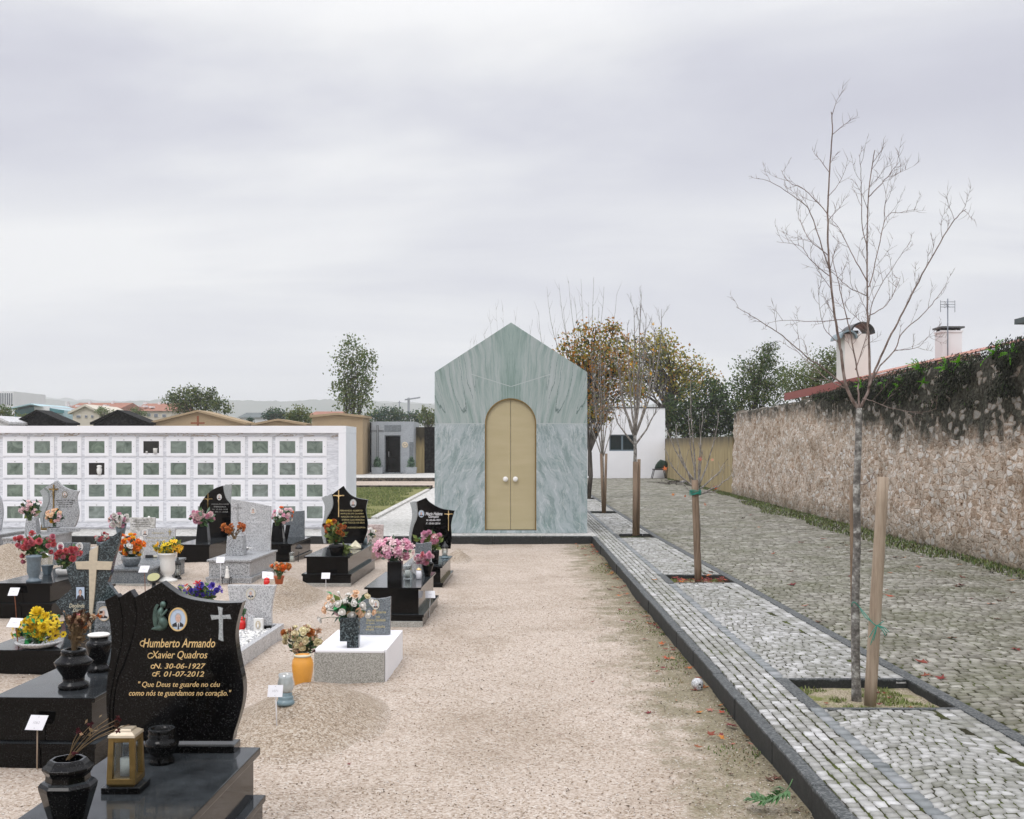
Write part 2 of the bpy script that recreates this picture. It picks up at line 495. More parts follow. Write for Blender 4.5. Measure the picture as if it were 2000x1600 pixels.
m, t, b = new_mat('beige_gravel')
co_ = obj_co(t)
v1 = nd(t, 'ShaderNodeTexVoronoi', {'Vector': co_, 'Scale': 80.0, 'Randomness': 1.0})
v1c = nd(t, 'ShaderNodeSeparateColor', {0: v1.outputs['Color']}).outputs[0]
n1 = nd(t, 'ShaderNodeTexNoise', {'Vector': co_, 'Scale': 85.0, 'Detail': 4.0, 'Roughness': 0.75}).outputs[0]
k = math_(t, 'ADD', math_(t, 'MULTIPLY', v1c, 0.55), math_(t, 'MULTIPLY', n1, 0.45))
col = ramp_(t, k, [(0.18, (0.215, 0.165, 0.13)), (0.32, (0.365, 0.298, 0.242)), (0.5, (0.45, 0.378, 0.318)), (0.66, (0.505, 0.44, 0.38)), (0.82, (0.59, 0.545, 0.495))])
nb = nd(t, 'ShaderNodeTexNoise', {'Vector': co_, 'Scale': 0.75, 'Detail': 7.0, 'Roughness': 0.68, 'Distortion': 0.6}).outputs[0]
col = mix_(t, 0.9, col, ramp_(t, nb, [(0.30, (0.74, 0.70, 0.64)), (0.46, (0.95, 0.93, 0.90)), (0.6, (1.06, 1.05, 1.04))]), 'MULTIPLY')
ng = nd(t, 'ShaderNodeTexNoise', {'Vector': co_, 'Scale': 2.4, 'Detail': 8.0, 'Roughness': 0.75}).outputs[0]
xs = nd(t, 'ShaderNodeSeparateXYZ', {0: nd(t, 'ShaderNodeTexCoord').outputs['Object']}).outputs[0]
edge = nd(t, 'ShaderNodeMapRange', {0: xs, 1: 0.5, 2: 1.5, 3: 0.0, 4: 0.42}).outputs[0]     # moss along the kerb
gm = nd(t, 'ShaderNodeMapRange', {0: math_(t, 'ADD', ng, edge), 1: 0.66, 2: 0.84, 3: 0.0, 4: 0.72}).outputs[0]
col = mix_(t, gm, col, ramp_(t, n1, [(0.35, (0.075, 0.06, 0.035)), (0.65, (0.20, 0.19, 0.09))]))
t.links.new(col, b.inputs['Base Color'])
b.inputs['Roughness'].default_value = 0.9
b.inputs['Specular IOR Level'].default_value = 0.2
bump_(t, b, math_(t, 'ADD', v1.outputs['Distance'], math_(t, 'MULTIPLY', n1, 0.6)), 0.5, 0.009)
M['gravel'] = m

m, t, b = new_mat('mound_gravel')
co_ = obj_co(t)
v1 = nd(t, 'ShaderNodeTexVoronoi', {'Vector': co_, 'Scale': 95.0})
v1c = nd(t, 'ShaderNodeSeparateColor', {0: v1.outputs['Color']}).outputs[0]
n1 = nd(t, 'ShaderNodeTexNoise', {'Vector': co_, 'Scale': 110.0, 'Detail': 4.0, 'Roughness': 0.75}).outputs[0]
k = math_(t, 'ADD', math_(t, 'MULTIPLY', v1c, 0.6), math_(t, 'MULTIPLY', n1, 0.4))
col = ramp_(t, k, [(0.2, (0.175, 0.128, 0.088)), (0.38, (0.30, 0.236, 0.172)), (0.56, (0.375, 0.305, 0.235)), (0.76, (0.48, 0.42, 0.35))])
t.links.new(col, b.inputs['Base Color'])
zz = nd(t, 'ShaderNodeSeparateXYZ', {0: co_}).outputs[2]                 # the heap thins out into the pale path gravel
fz = nd(t, 'ShaderNodeMapRange', {0: math_(t, 'ADD', zz, math_(t, 'MULTIPLY', math_(t, 'SUBTRACT', n1, .5), .12)), 1: -0.02, 2: 0.045, 3: 1.0, 4: 0.0}).outputs[0]
col = mix_(t, fz, col, ramp_(t, k, [(0.18, (0.215, 0.165, 0.13)), (0.32, (0.365, 0.298, 0.242)), (0.5, (0.45, 0.378, 0.318)), (0.66, (0.505, 0.44, 0.38)), (0.82, (0.59, 0.545, 0.495))]))
t.links.new(col, b.inputs['Base Color'])
b.inputs['Roughness'].default_value = 0.9
b.inputs['Specular IOR Level'].default_value = 0.2
bump_(t, b, math_(t, 'ADD', v1.outputs['Distance'], math_(t, 'MULTIPLY', n1, 0.6)), 0.5, 0.009)
M['mound'] = m


def soil_mat(name, c1, c2, c3, scale=7.0, thr=(0.42, 0.56)):
    m, t, b = new_mat(name)
    co_ = obj_co(t)
    n = nd(t, 'ShaderNodeTexNoise', {'Vector': co_, 'Scale': scale, 'Detail': 9.0, 'Roughness': 0.72}).outputs[0]
    f = nd(t, 'ShaderNodeTexNoise', {'Vector': co_, 'Scale': 90.0, 'Detail': 4.0}).outputs[0]
    a = mix_(t, ramp_(t, f, [(0.4, (0, 0, 0)), (0.6, (1, 1, 1))]), c1, c2)
    col = mix_(t, ramp_(t, n, [(thr[0], (0, 0, 0)), (thr[1], (1, 1, 1))]), a, c3)
    t.links.new(col, b.inputs['Base Color'])
    b.inputs['Roughness'].default_value = 0.95
    b.inputs['Specular IOR Level'].default_value = 0.1
    bump_(t, b, f, 0.6, 0.02)
    return m


M['joint'] = soil_mat('mossy_joint_soil', (0.022, 0.021, 0.013), (0.05, 0.046, 0.026), (0.075, 0.09, 0.022), 3.0, (0.44, 0.58))
M['planter_soil'] = soil_mat('mossy_planter_soil', (0.20, 0.165, 0.11), (0.46, 0.40, 0.30), (0.15, 0.17, 0.045), 4.0, (0.5, 0.66))
M['lawn'] = soil_mat('lawn_soil', (0.16, 0.17, 0.06), (0.22, 0.21, 0.09), (0.28, 0.24, 0.15), 1.6, (0.55, 0.7))
M['terrain'] = soil_mat('far_ground', (0.07, 0.09, 0.04), (0.10, 0.11, 0.06), (0.14, 0.13, 0.09), 0.05, (0.4, 0.6))
M['paving'] = granite('pale_paving', [(0.34, 0.33, 0.30), (0.52, 0.51, 0.48), (0.62, 0.61, 0.59)], 26, 0.8, (0.3, 0.5, 0.66))


M['black_stone'] = granite('dark_edging_stone', [(0.02, 0.018, 0.014), (0.06, 0.05, 0.04), (0.13, 0.11, 0.085)], 14, 0.85, (0.33, 0.5, 0.68))  # near-black brown for the path edging and terrace step face


def sheet(name, x0, y0, x1, y1, z, mt, kind='structure'):
    o = MB().add([(x0, y0, z), (x1, y0, z), (x1, y1, z), (x0, y1, z)], [(0, 1, 2, 3)]).build(name, mt, recalc=False)
    return tag(o, kind=kind)


sheet('terrain', -3900, -300, 3900, 5200, -0.25, M['terrain'])
# gravel: finely divided where it is near so that it is not dead flat
gx = np.concatenate([np.linspace(-60, -13.2, 24), np.arange(-13, XK - 0.01, 0.11), [XK + 0.05]])
gy = np.concatenate([np.linspace(-30, 3.4, 20), np.arange(3.5, YK, 0.11), [YK + 0.05]])
XX, YY = np.meshgrid(gx, gy)
ZZ = np.array([[0.030 * mnoise.noise((x * 0.9, y * 0.9, 0.3)) + 0.012 * mnoise.noise((x * 3.3, y * 3.3, 4.0)) for x in gx] for y in gy])
V = np.stack([XX.ravel(), YY.ravel(), ZZ.ravel() - 0.008], 1)
nx = len(gx); idx = np.arange(nx * len(gy)).reshape(len(gy), nx)
FQ = np.stack([idx[:-1, :-1].ravel(), idx[:-1, 1:].ravel(), idx[1:, 1:].ravel(), idx[1:, :-1].ravel()], 1)
tag(np_mesh('gravel_ground', V, FQ, M['gravel'], smooth=True), kind='structure')

# rear pavement (the columbarium and the green tomb stand on it) and the beds under the cobbles
tag(MB().box(-60, YK + 0.12, -0.1, XK + 0.1, 27.0, PZ - 0.004).box(-3.25, 27.0, -0.1, XK + 0.1, 62.0, PZ - 0.004).box(-60, 47, -0.1, -3.25, 54.5, PZ - 0.02).build('pavement', M['paving']), kind='structure')
sheet('lawn', -40, 27.0, -3.38, 46.6, PZ + 0.02, M['lawn'])
sheet('gravel_path', -40, 46.62, -3.0, 54.9, PZ + 0.012, M['gravel'])
tag(MB().box(-40, 46.6, 0, -3.3, 46.9, PZ + .1).box(-40, 54.88, 0, -2.98, 55.0, PZ + 0.172).build('path_edging', M['black_stone'], bevel=.01), kind='structure')
tag(MB().box(-40, 55.003, -0.1, -3.0, 75.0, PZ + 0.19).build('terrace', M['paving'], bevel=0.01), kind='structure')
PLANTERS = [(7.56, 8.47), (14.45, 15.3), (21.5, 22.4), (29.2, 30.1), (36.9, 37.9), (44.5, 45.5)]
bd = MB()
zf, yp = PZ - 0.008, -2.0
for a, b_ in PLANTERS + [(64, 64)]:
    bd.add([(XK + .09, yp, zf), (xr(yp) - .05, yp, zf), (xr(a) - .05, a, zf), (XK + .09, a, zf)], [(0, 1, 2, 3)])
    if b_ > a: bd.add([(XK + .09, a, zf), (2.03, a, zf), (2.03, b_, zf), (XK + .09, b_, zf)], [(0, 1, 2, 3)])
    yp = b_
tag(bd.build('footpath', M['joint'], recalc=False), kind='structure')
rd = MB().add([(3.2, -2, RZ - 0.009), (wallx(-2) + .1, -2, RZ - 0.009), (wallx(64) + .1, 64, RZ - 0.009), (xr(22) - .05, 64, RZ - 0.009), (xr(22) - .05, 22, RZ - 0.009)], [(0, 1, 2, 3, 4)])
tag(rd.build('road', M['joint'], recalc=False), kind='structure')

def stone_mat(name, cols, moss):
    m, t, b = new_mat(name)
    a = nd(t, 'ShaderNodeAttribute', attribute_name='tone').outputs['Fac']
    co_ = obj_co(t)
    n = nd(t, 'ShaderNodeTexNoise', {'Vector': co_, 'Scale': 60.0, 'Detail': 5.0}).outputs[0]
    k = math_(t, 'ADD', math_(t, 'MULTIPLY', a, 0.75), math_(t, 'MULTIPLY', n, 0.25))
    col = ramp_(t, k, list(zip((0.15, 0.5, 0.85), cols)))
    g = nd(t, 'ShaderNodeTexNoise', {'Vector': co_, 'Scale': 0.9, 'Detail': 9.0, 'Roughness': 0.72}).outputs[0]
    g = nd(t, 'ShaderNodeMapRange', {0: g, 1: moss[0], 2: moss[1], 3: 0.0, 4: moss[2]}).outputs[0]
    col = mix_(t, g, col, (0.10, 0.105, 0.045))
    t.links.new(col, b.inputs['Base Color'])
    b.inputs['Roughness'].default_value = 0.62
    bump_(t, b, n, 0.35, 0.006)
    return m


M['cob_white'] = stone_mat('white_limestone_setts', [(0.225, 0.222, 0.20), (0.365, 0.36, 0.345), (0.56, 0.555, 0.55)], (0.45, 0.74, 0.6))
M['cob_dark'] = stone_mat('grey_setts', [(0.15, 0.165, 0.17), (0.22, 0.235, 0.24), (0.30, 0.31, 0.32)], (0.60, 0.85, 0.3))
M['cob_road'] = stone_mat('worn_road_setts', [(0.125, 0.115, 0.09), (0.235, 0.222, 0.185), (0.40, 0.385, 0.335)], (0.43, 0.66, 0.68))


def setts(name, cx, cy, hw, hl, ang, z, mats, mi, seed, inset=0.006, jit=0.006, tilt=0.004):
    g = np.random.default_rng(seed)
    cx, cy, hw, hl, ang, mi = (np.asarray(q, float) for q in (cx, cy, hw, hl, ang, mi))
    n = len(cx)
    sg = np.array([(-1, -1), (1, -1), (1, 1), (-1, 1)], float)
    verts = np.zeros((n, 8, 3))
    ca, sa = np.cos(ang), np.sin(ang)
    dz = g.normal(0, 0.0022, n)
    for lay in (0, 1):
        for q in range(4):
            u = sg[q, 0] * (hw - (inset if lay else 0)) + g.uniform(-jit, jit, n) * (0.8 if lay else 0.3)
            v = sg[q, 1] * (hl - (inset if lay else 0)) + g.uniform(-jit, jit, n) * (0.8 if lay else 0.3)
            verts[:, lay * 4 + q, 0] = cx + u
            verts[:, lay * 4 + q, 1] = cy + u * np.tan(ang) + v
            verts[:, lay * 4 + q, 2] = z + (dz + g.uniform(-tilt, tilt, n) * 0.5 if lay else -0.03)
    base = np.arange(n)[:, None] * 8
    fq = np.array([(4, 5, 6, 7), (0, 1, 5, 4), (1, 2, 6, 5), (2, 3, 7, 6), (3, 0, 4, 7)])
    faces = (base[:, :, None] + fq[None]).reshape(-1, 4)
    tone = np.repeat(np.clip(g.normal(0.5, 0.24, n), 0, 1), 5)
    return tag(np_mesh(name, verts.reshape(-1, 3), faces, mats, np.repeat(mi, 5), colors=tone), kind='structure')


def in_planter(x, y, pad=0.0):
    for a, b_ in PLANTERS:
        if a - pad < y < b_ + pad and 1.96 - pad < x < xr(y): return True
    return False


cx, cy, hw, hl, an, mi = [], [], [], [], [], []


def put(x, y, w_, l_, a=0.0, mat_=0):
    cx.append(x); cy.append(y); hw.append(w_); hl.append(l_); an.append(a); mi.append(mat_)


rs = random.Random(3)
for j in range(5):                                   # rows along the kerb
    x = XK + 0.085 + 0.035 + j * 0.071
    y = 3.0 + rs.random() * 0.1
    while y < 62:
        L = rs.uniform(0.055, 0.10) * (1 if y < 30 else 1.5)
        put(x + rs.uniform(-.004, .004), y + L / 2, 0.0295, L / 2 - 0.005, rs.uniform(-.10, .10)); y += L
y = 3.0
while y < 62:                                        # one dark row
    L = rs.uniform(0.08, 0.13)
    if not in_planter(2.03, y + L / 2, 0.02): put(2.033, y + L / 2, 0.041, L / 2 - 0.007, rs.uniform(-.05, .05), 1)
    y += L
y = 3.0
row = 0
while y < 62:                                        # fans across the middle
    st = 0.068 if y < 20 else 0.10
    x0, x1 = 2.085, xr(y) - 0.10 - 0.20
    xe = x0 - rs.random() * .04
    while xe < x1 - .03:
        wd_ = rs.uniform(.75, 1.4) * st; x = xe + wd_ / 2; xe += wd_; u = (x - x0) / (x1 - x0)
        q = 2 * u - 1
        yy = y + 0.13 * (1 - q * q)
        if not in_planter(x, yy, 0.05):
            put(x, yy + rs.uniform(-.004, .004), wd_ / 2 - 0.0045, st / 2 - 0.0055 + rs.uniform(-.003, .003), math.atan(-0.13 * 2 * q * 2 / (x1 - x0)) + rs.uniform(-.1, .1))
    y += st; row += 1
for j in range(2):                                   # dark row and two white rows by the road kerb
    y = 3.0
    while y < 62:
        L = rs.uniform(0.07, 0.115) * (1 if y < 30 else 1.5)
        x = xr(y) - 0.10 - 0.045 - j * 0.085
        if not in_planter(x, y + L / 2, 0.04): put(x, y + L / 2, 0.038, L / 2 - 0.004, rs.uniform(-.05, .05))
        y += L
setts('footpath_setts', cx, cy, hw, hl, an, PZ, [M['cob_white'], M['cob_dark']], mi, 5, 0.003, 0.006, 0.004)

cx, cy, hw, hl, an, mi = [], [], [], [], [], []
y = 4.0
row = 0
FW = 1.25
while y < 62:                                        # segmental arcs over the road
    st = 0.092 if y < 20 else (0.12 if y < 34 else 0.17)
    x0, x1 = xr(y) + 0.06, min(wallx(y) - 0.02, (y * 1080 / F) + 0.4)
    x = x0 + (st * 0.5 if row % 2 else 0.0)
    while x < x1:
        wd_ = rs.uniform(.75, 1.4) * st; x += wd_ / 2
        q = ((x - 3.0) / FW) % 1.0 * 2 - 1
        yy = y + 0.16 * (1 - q * q) + 0.03 * mnoise.noise((x * 1.3, y * .7, 2))
        put(x + rs.uniform(-.006, .006), yy + rs.uniform(-.006, .006), wd_ / 2 - 0.006, st / 2 - 0.007 + rs.uniform(-.006, .004), math.atan(-0.16 * 4 * q / FW) + rs.uniform(-.12, .12))
        x += wd_ / 2
    y += st; row += 1
setts('road_setts', cx, cy, hw, hl, an, RZ, [M['cob_road']], mi, 9, 0.004, 0.009, 0.006)

# kerbs: lengths of stone, each a little out of line
kb = MB()
y = 2.6
while y < YK:
    L = min(rs.uniform(0.85, 1.15), YK + 0.105 - y)
    d = rs.uniform(-.006, .006)
    kb.box(XK + d, y, -0.12, XK + 0.078 + d, y + L - 0.006, PZ + 0.004 + rs.uniform(-.004, .004)); y += L
x = XK + 0.1
while x > -30:
    L = rs.uniform(0.9, 1.2)
    kb.box(x - L + 0.006, YK + rs.uniform(-.006, .006), -0.12, x if x < XK + .05 else XK - 0.002, YK + 0.115, PZ + 0.004 + rs.uniform(-.003, .003)); x -= L
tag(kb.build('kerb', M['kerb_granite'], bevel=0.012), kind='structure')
kb = MB()
y = 3.0
while y < 62:
    L = rs.uniform(0.9, 1.1)
    a, c = xr(y), xr(y + L)
    z1 = PZ + 0.004
    kb.add([(a - .1, y, RZ - .1), (a, y, RZ - .1), (c, y + L - .006, RZ - .1), (c - .1, y + L - .006, RZ - .1), (a - .1, y, z1), (a, y, z1), (c, y + L - .006, z1), (c - .1, y + L - .006, z1)],
           [(3, 2, 1, 0), (4, 5, 6, 7), (0, 1, 5, 4), (1, 2, 6, 5), (2, 3, 7, 6), (3, 0, 4, 7)]); y += L
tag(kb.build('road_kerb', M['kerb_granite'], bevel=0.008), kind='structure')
kb = MB()
for i in range(17):                                  # pale edging between lawn and walk
    kb.box(-3.38, 27.0 + i * 1.02, 0, -3.22, 28.01 + i * 1.02, PZ + 0.05)
tag(kb.build('lawn_edging', M['paving'], bevel=0.01), kind='structure')
for a, b_ in PLANTERS:
    so_ = MB()
    ys = np.linspace(a, b_, 16); xs_ = np.linspace(2.0, xr(b_) - .09, 18)
    pts = [(x, y, PZ - 0.07 + 0.02 * mnoise.noise((x * 4, y * 4, 1))) for y in ys for x in xs_]
    so_.add(pts, [(j * 18 + i, j * 18 + i + 1, (j + 1) * 18 + i + 1, (j + 1) * 18 + i) for j in range(15) for i in range(17)], 0, True)
    tag(so_.build('tree_pit_soil', M['planter_soil'], recalc=False), kind='structure')
    ke = MB()
    ke.box(1.985, a - .05, PZ - .12, 2.08, b_ + .05, PZ + .003).box(2.083, b_, PZ - .12, xr(b_) - .103, b_ + .05, PZ + .002).box(2.083, a - .05, PZ - .12, xr(a) - .103, a, PZ + .002)
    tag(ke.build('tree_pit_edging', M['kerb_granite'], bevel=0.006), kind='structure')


# blades of grass / moss: stuff
def blades(name, pts, h, wd, mats, seed, lean=0.5):
    g = np.random.default_rng(seed)
    P = np.asarray(pts, float); n = len(P)
    a = g.uniform(0, 2 * np.pi, n); l = g.uniform(0, lean, n); hh = h * g.uniform(0.4, 1.15, n)
    sx, sy = np.cos(a) * wd, np.sin(a) * wd
    dx, dy = -np.sin(a) * hh * l, np.cos(a) * hh * l
    v = np.zeros((n, 4, 3))
    v[:, 0] = P - np.stack([sx, sy, 0 * sx + 0.004], 1); v[:, 1] = P + np.stack([sx, sy, 0 * sx - 0.004], 1)
    v[:, 2] = P + np.stack([sx * .2 + dx, sy * .2 + dy, hh], 1); v[:, 3] = P + np.stack([-sx * .2 + dx, -sy * .2 + dy, hh], 1)
    o = np_mesh(name, v.reshape(-1, 3), np.arange(n * 4).reshape(-1, 4), mats, g.integers(0, len(mats), n))
    return tag(o, kind='stuff')


GR = [plain('grass_blade_a', (0.13, 0.17, 0.04), 0.7, var=0.3, scale=3), plain('grass_blade_b', (0.20, 0.22, 0.075), 0.7, var=0.3, scale=3), plain('grass_blade_c', (0.07, 0.11, 0.03), 0.7, var=0.3, scale=3)]
tag(blades('lawn_grass', [(x, y, PZ + 0.02) for x, y in zip(rng.uniform(-9, -3.4, 26000), rng.uniform(27.1, 46.4, 26000)) if mnoise.noise((x * .5, y * .4, 2)) > -0.25], 0.05, 0.012, GR, 1), 'patchy green lawn behind the white niche wall', 'grass')
pp = []
for y in np.arange(14, 62, 0.012):
    wv = (0.25 + 0.55 * (0.5 + 0.5 * mnoise.noise((y * .35, 3, 1)))) * (1.7 if 18 < y < 36 else 0.8)
    for q in range(4):
        u = rng.random() ** 1.8 * wv
        pp.append((wallx(y) - 0.02 - u, y, RZ - 0.005))
tag(blades('verge_grass', pp, 0.06, 0.015, [GR[2], plain('moss_blade', (0.10, 0.10, 0.04), .8, var=.4), GR[0]], 2, 1.0), 'low grass and moss along the foot of the stone wall', 'grass')
pp = []
for a, b_ in PLANTERS:
    for q in range(2600):
        x, y = rng.uniform(2.1, xr(b_) - .12), rng.uniform(a + .02, b_ - .02)
        if mnoise.noise((x * 3.5, y * 3.5, 7)) > 0.08: pp.append((x, y, PZ - 0.065))
tag(blades('tree_pit_grass', pp, 0.022, 0.006, GR[:2], 3, 1.2), 'short moss and grass in the square tree pits', 'grass')
pp = []
for q in range(5200):
    y = rng.uniform(5.2, YK - .05); x = XK - 0.01 - rng.random() ** 2.2 * 0.35
    if mnoise.noise((x * 2.5, y * 1.3, 11)) > 0.12: pp.append((x, y, -0.005))
tag(blades('kerb_weeds', pp, 0.012, 0.006, [GR[0], GR[2], plain('dead_grass', (0.20, 0.15, 0.07), 0.8, var=0.3)], 4, 1.2), 'thin weeds on the gravel at the foot of the dark kerb', 'weeds')

# ------------------------------------------------------------------ hills
M['hill'] = soil_mat('wooded_hill', (0.04, 0.06, 0.035), (0.06, 0.08, 0.045), (0.10, 0.10, 0.07), 0.02, (0.45, 0.7))
for nm, Yh, prof, sd in (('hills', 2500.0, [(-900, 792), (-200, 785), (25, 779), (60, 775), (110, 782), (200, 786), (330, 780), (450, 781), (560, 784), (640, 780), (720, 784), (850, 790), (1000, 793), (1300, 792), (1600, 800), (2400, 805)], 5),
                        ('hills', 3500.0, [(-900, 786), (-100, 780), (40, 774), (90, 776), (250, 784), (420, 781), (600, 786), (700, 782), (1000, 790), (2400, 800)], 6)):
    hm = MB()
    pr = []
    for x, y in catmull(prof, 14):
        X, _, Z = A(x, y, Yh)
        pr.append((X, Z + 0.006 * Yh * 0.25 * mnoise.noise((X * 0.03, sd, 0)) + 0.0012 * Yh * mnoise.noise((X * 0.15, sd, 3))))
    n = len(pr)
    vs = [(x, Yh, z) for x, z in pr] + [(x, Yh - 260, -3.0) for x, z in pr] + [(x, Yh + 300, -3.0) for x, z in pr] + [(x, Yh - 120, z * 0.62) for x, z in pr]
    fs = []
    for i in range(n - 1):
        fs += [(i, i + 1, 3 * n + i + 1, 3 * n + i), (3 * n + i, 3 * n + i + 1, n + i + 1, n + i), (i + 1, i, 2 * n + i, 2 * n + i + 1)]
    tag(hm.add(vs, fs, 0, True).build(nm, M['hill']), kind='structure')

# ------------------------------------------------------------------ the green marble tomb
m, t, b = new_mat('green_veined_marble')
sp = nd(t, 'ShaderNodeSeparateXYZ', {0: nd(t, 'ShaderNodeTexCoord').outputs['Object']})
ax = math_(t, 'ABSOLUTE', sp.outputs[0])
z_ = sp.outputs[2]
up = math_(t, 'SUBTRACT', z_, 2.2)
cU = math_(t, 'DIVIDE', ax, math_(t, 'ADD', math_(t, 'MULTIPLY', up, 0.24), 1.0))
wob = nd(t, 'ShaderNodeTexNoise', {'Vector': nd(t, 'ShaderNodeCombineXYZ', {0: ax, 1: sp.outputs[1], 2: z_}).outputs[0], 'Scale': 1.6, 'Detail': 4.0}).outputs[0]
cU = math_(t, 'ADD', cU, math_(t, 'MULTIPLY', wob, 0.16))
vU = nd(t, 'ShaderNodeCombineXYZ', {0: math_(t, 'MULTIPLY', cU, 11.0), 1: math_(t, 'MULTIPLY', sp.outputs[1], 6.0), 2: math_(t, 'MULTIPLY', z_, 0.55)}).outputs[0]
sU = nd(t, 'ShaderNodeTexNoise', {'Vector': vU, 'Scale': 1.0, 'Detail': 11.0, 'Roughness': 0.74}).outputs[0]
# lower slabs: slanting, cloudier
d = math_(t, 'ADD', math_(t, 'ADD', math_(t, 'MULTIPLY', ax, 1.0), math_(t, 'MULTIPLY', z_, 0.30)), math_(t, 'MULTIPLY', wob, 0.42))
vL = nd(t, 'ShaderNodeCombineXYZ', {0: math_(t, 'MULTIPLY', d, 6.5), 1: math_(t, 'MULTIPLY', sp.outputs[1], 6.0), 2: math_(t, 'MULTIPLY', z_, 1.7)}).outputs[0]
sL = nd(t, 'ShaderNodeTexNoise', {'Vector': vL, 'Scale': 1.0, 'Detail': 12.0, 'Roughness': 0.80, 'Distortion': 0.15}).outputs[0]
isU = math_(t, 'GREATER_THAN', up, 0.0)
colU = ramp_(t, sU, [(0.32, (0.12, 0.185, 0.165)), (0.42, (0.235, 0.31, 0.29)), (0.5, (0.315, 0.375, 0.365)), (0.6, (0.385, 0.43, 0.43)), (0.72, (0.49, 0.52, 0.53))])
colL = ramp_(t, sL, [(0.30, (0.10, 0.165, 0.155)), (0.42, (0.24, 0.305, 0.305)), (0.52, (0.345, 0.405, 0.42)), (0.64, (0.425, 0.47, 0.49)), (0.76, (0.51, 0.535, 0.54))])
wedge = nd(t, 'ShaderNodeMapRange', {0: math_(t, 'ADD', cU, math_(t, 'MULTIPLY', wob, 0.35)), 1: 0.22, 2: 0.62, 3: 0.34, 4: 0.0}).outputs[0]
colU = mix_(t, wedge, colU, ramp_(t, sU, [(0.35, (0.085, 0.185, 0.15)), (0.55, (0.19, 0.305, 0.26)), (0.72, (0.36, 0.45, 0.41))]))
blot = nd(t, 'ShaderNodeTexNoise', {'Vector': nd(t, 'ShaderNodeCombineXYZ', {0: ax, 1: sp.outputs[1], 2: math_(t, 'MULTIPLY', z_, 0.8)}).outputs[0], 'Scale': 2.3, 'Detail': 6.0, 'Roughness': 0.65}).outputs[0]
colL = mix_(t, nd(t, 'ShaderNodeMapRange', {0: blot, 1: 0.54, 2: 0.74, 3: 0.0, 4: 0.5}).outputs[0], colL, (0.15, 0.25, 0.225))
# fine dark seams that follow the grain
seam = nd(t, 'ShaderNodeTexNoise', {'Vector': nd(t, 'ShaderNodeCombineXYZ', {0: math_(t, 'MULTIPLY', cU, 4.6), 1: sp.outputs[1], 2: math_(t, 'MULTIPLY', z_, 0.30)}).outputs[0], 'Scale': 1.0, 'Detail': 2.0, 'Roughness': 0.45}).outputs[0]
sm = math_(t, 'ABSOLUTE', math_(t, 'SUBTRACT', seam, 0.535))
grit = nd(t, 'ShaderNodeTexNoise', {'Vector': obj_co(t), 'Scale': 26.0, 'Detail': 4.0}).outputs[0]
sm = nd(t, 'ShaderNodeMapRange', {0: math_(t, 'SUBTRACT', sm, math_(t, 'MULTIPLY', math_(t, 'SUBTRACT', grit, 0.5), 0.03)), 1: 0.001, 2: 0.010, 3: 0.8, 4: 0.0}).outputs[0]
sm = math_(t, 'MULTIPLY', sm, nd(t, 'ShaderNodeMapRange', {0: cU, 1: .55, 2: .8, 3: 0.0, 4: 1.0}).outputs[0])
colU = mix_(t, sm, colU, (0.05, 0.10, 0.09))
vein = math_(t, 'ABSOLUTE', math_(t, 'SUBTRACT', nd(t, 'ShaderNodeTexNoise', {'Vector': vL, 'Scale': 0.7, 'Detail': 7.0, 'Roughness': 0.62}).outputs[0], .5))
colL = mix_(t, nd(t, 'ShaderNodeMapRange', {0: vein, 1: 0.0, 2: 0.022, 3: .5, 4: 0.0}).outputs[0], colL, (0.60, 0.63, 0.645))
vein = math_(t, 'ABSOLUTE', math_(t, 'SUBTRACT', sL, .44))
colL = mix_(t, nd(t, 'ShaderNodeMapRange', {0: vein, 1: 0.0, 2: 0.012, 3: .55, 4: 0.0}).outputs[0], colL, (0.12, 0.19, 0.18))
col = mix_(t, isU, colL, colU)
t.links.new(col, b.inputs['Base Color'])
b.inputs['Roughness'].default_value = 0.32
M['green_marble'] = m

m, t, b = new_mat('gilded_perforated_sheet')
co_ = obj_co(t, (1, 1, 1))
pf = nd(t, 'ShaderNodeTexVoronoi', {'Vector': co_, 'Scale': 150.0, 'Randomness': 0.0}).outputs['Distance']
bd_ = nd(t, 'ShaderNodeTexNoise', {'Vector': nd(t, 'ShaderNodeMapping', {0: co_, 'Scale': (0.6, 1, 3.0)}).outputs[0], 'Scale': 2.0, 'Detail': 5.0}).outputs[0]
col = mix_(t, 0.5, ramp_(t, bd_, [(0.3, (0.40, 0.335, 0.195)), (0.7, (0.49, 0.42, 0.265))]), ramp_(t, pf, [(0.2, (0.26, 0.21, 0.11)), (0.45, (0.50, 0.43, 0.265))]))
t.links.new(col, b.inputs['Base Color'])
b.inputs['Metallic'].default_value = 0.15
b.inputs['Roughness'].default_value = 0.5
bump_(t, b, pf, 0.25, 0.004)
M['gilt'] = m
M['joint_line'] = plain('pale_joint', (0.43, 0.475, 0.475), 0.7, var=0.05)

YM = 22.6
xm0, xm1 = A(849, 0, YM)[0], A(1147, 0, YM)[0]
zE, zA = A(0, 727, YM)[2], A(0, 630, YM)[2]
xc = (xm0 + xm1) / 2
dx0, dx1, zd0, zd1 = A(947, 0, YM)[0], A(1047.5, 0, YM)[0], A(0, 1036, YM)[2], A(0, 778, YM)[2]
rd_ = (dx1 - dx0) / 2
dc = (dx0 + dx1) / 2
tomb = thing('mausoleum', 'tall gabled tomb of pale green veined marble with arched golden doors', 'mausoleum', (xc, YM, PZ))
arch = [(dc + rd_ * math.cos(a), zd1 - rd_ + rd_ * math.sin(a)) for a in np.linspace(math.pi, 0, 33)]
front = [(xm0, PZ), (dx0, PZ)] + [(dx0, zd0)] + arch + [(dx1, zd0), (dx1, PZ), (xm1, PZ), (xm1, zE), (xc, zA), (xm0, zE)]
wl = MB().prism(front, YM, YM + 0.12)
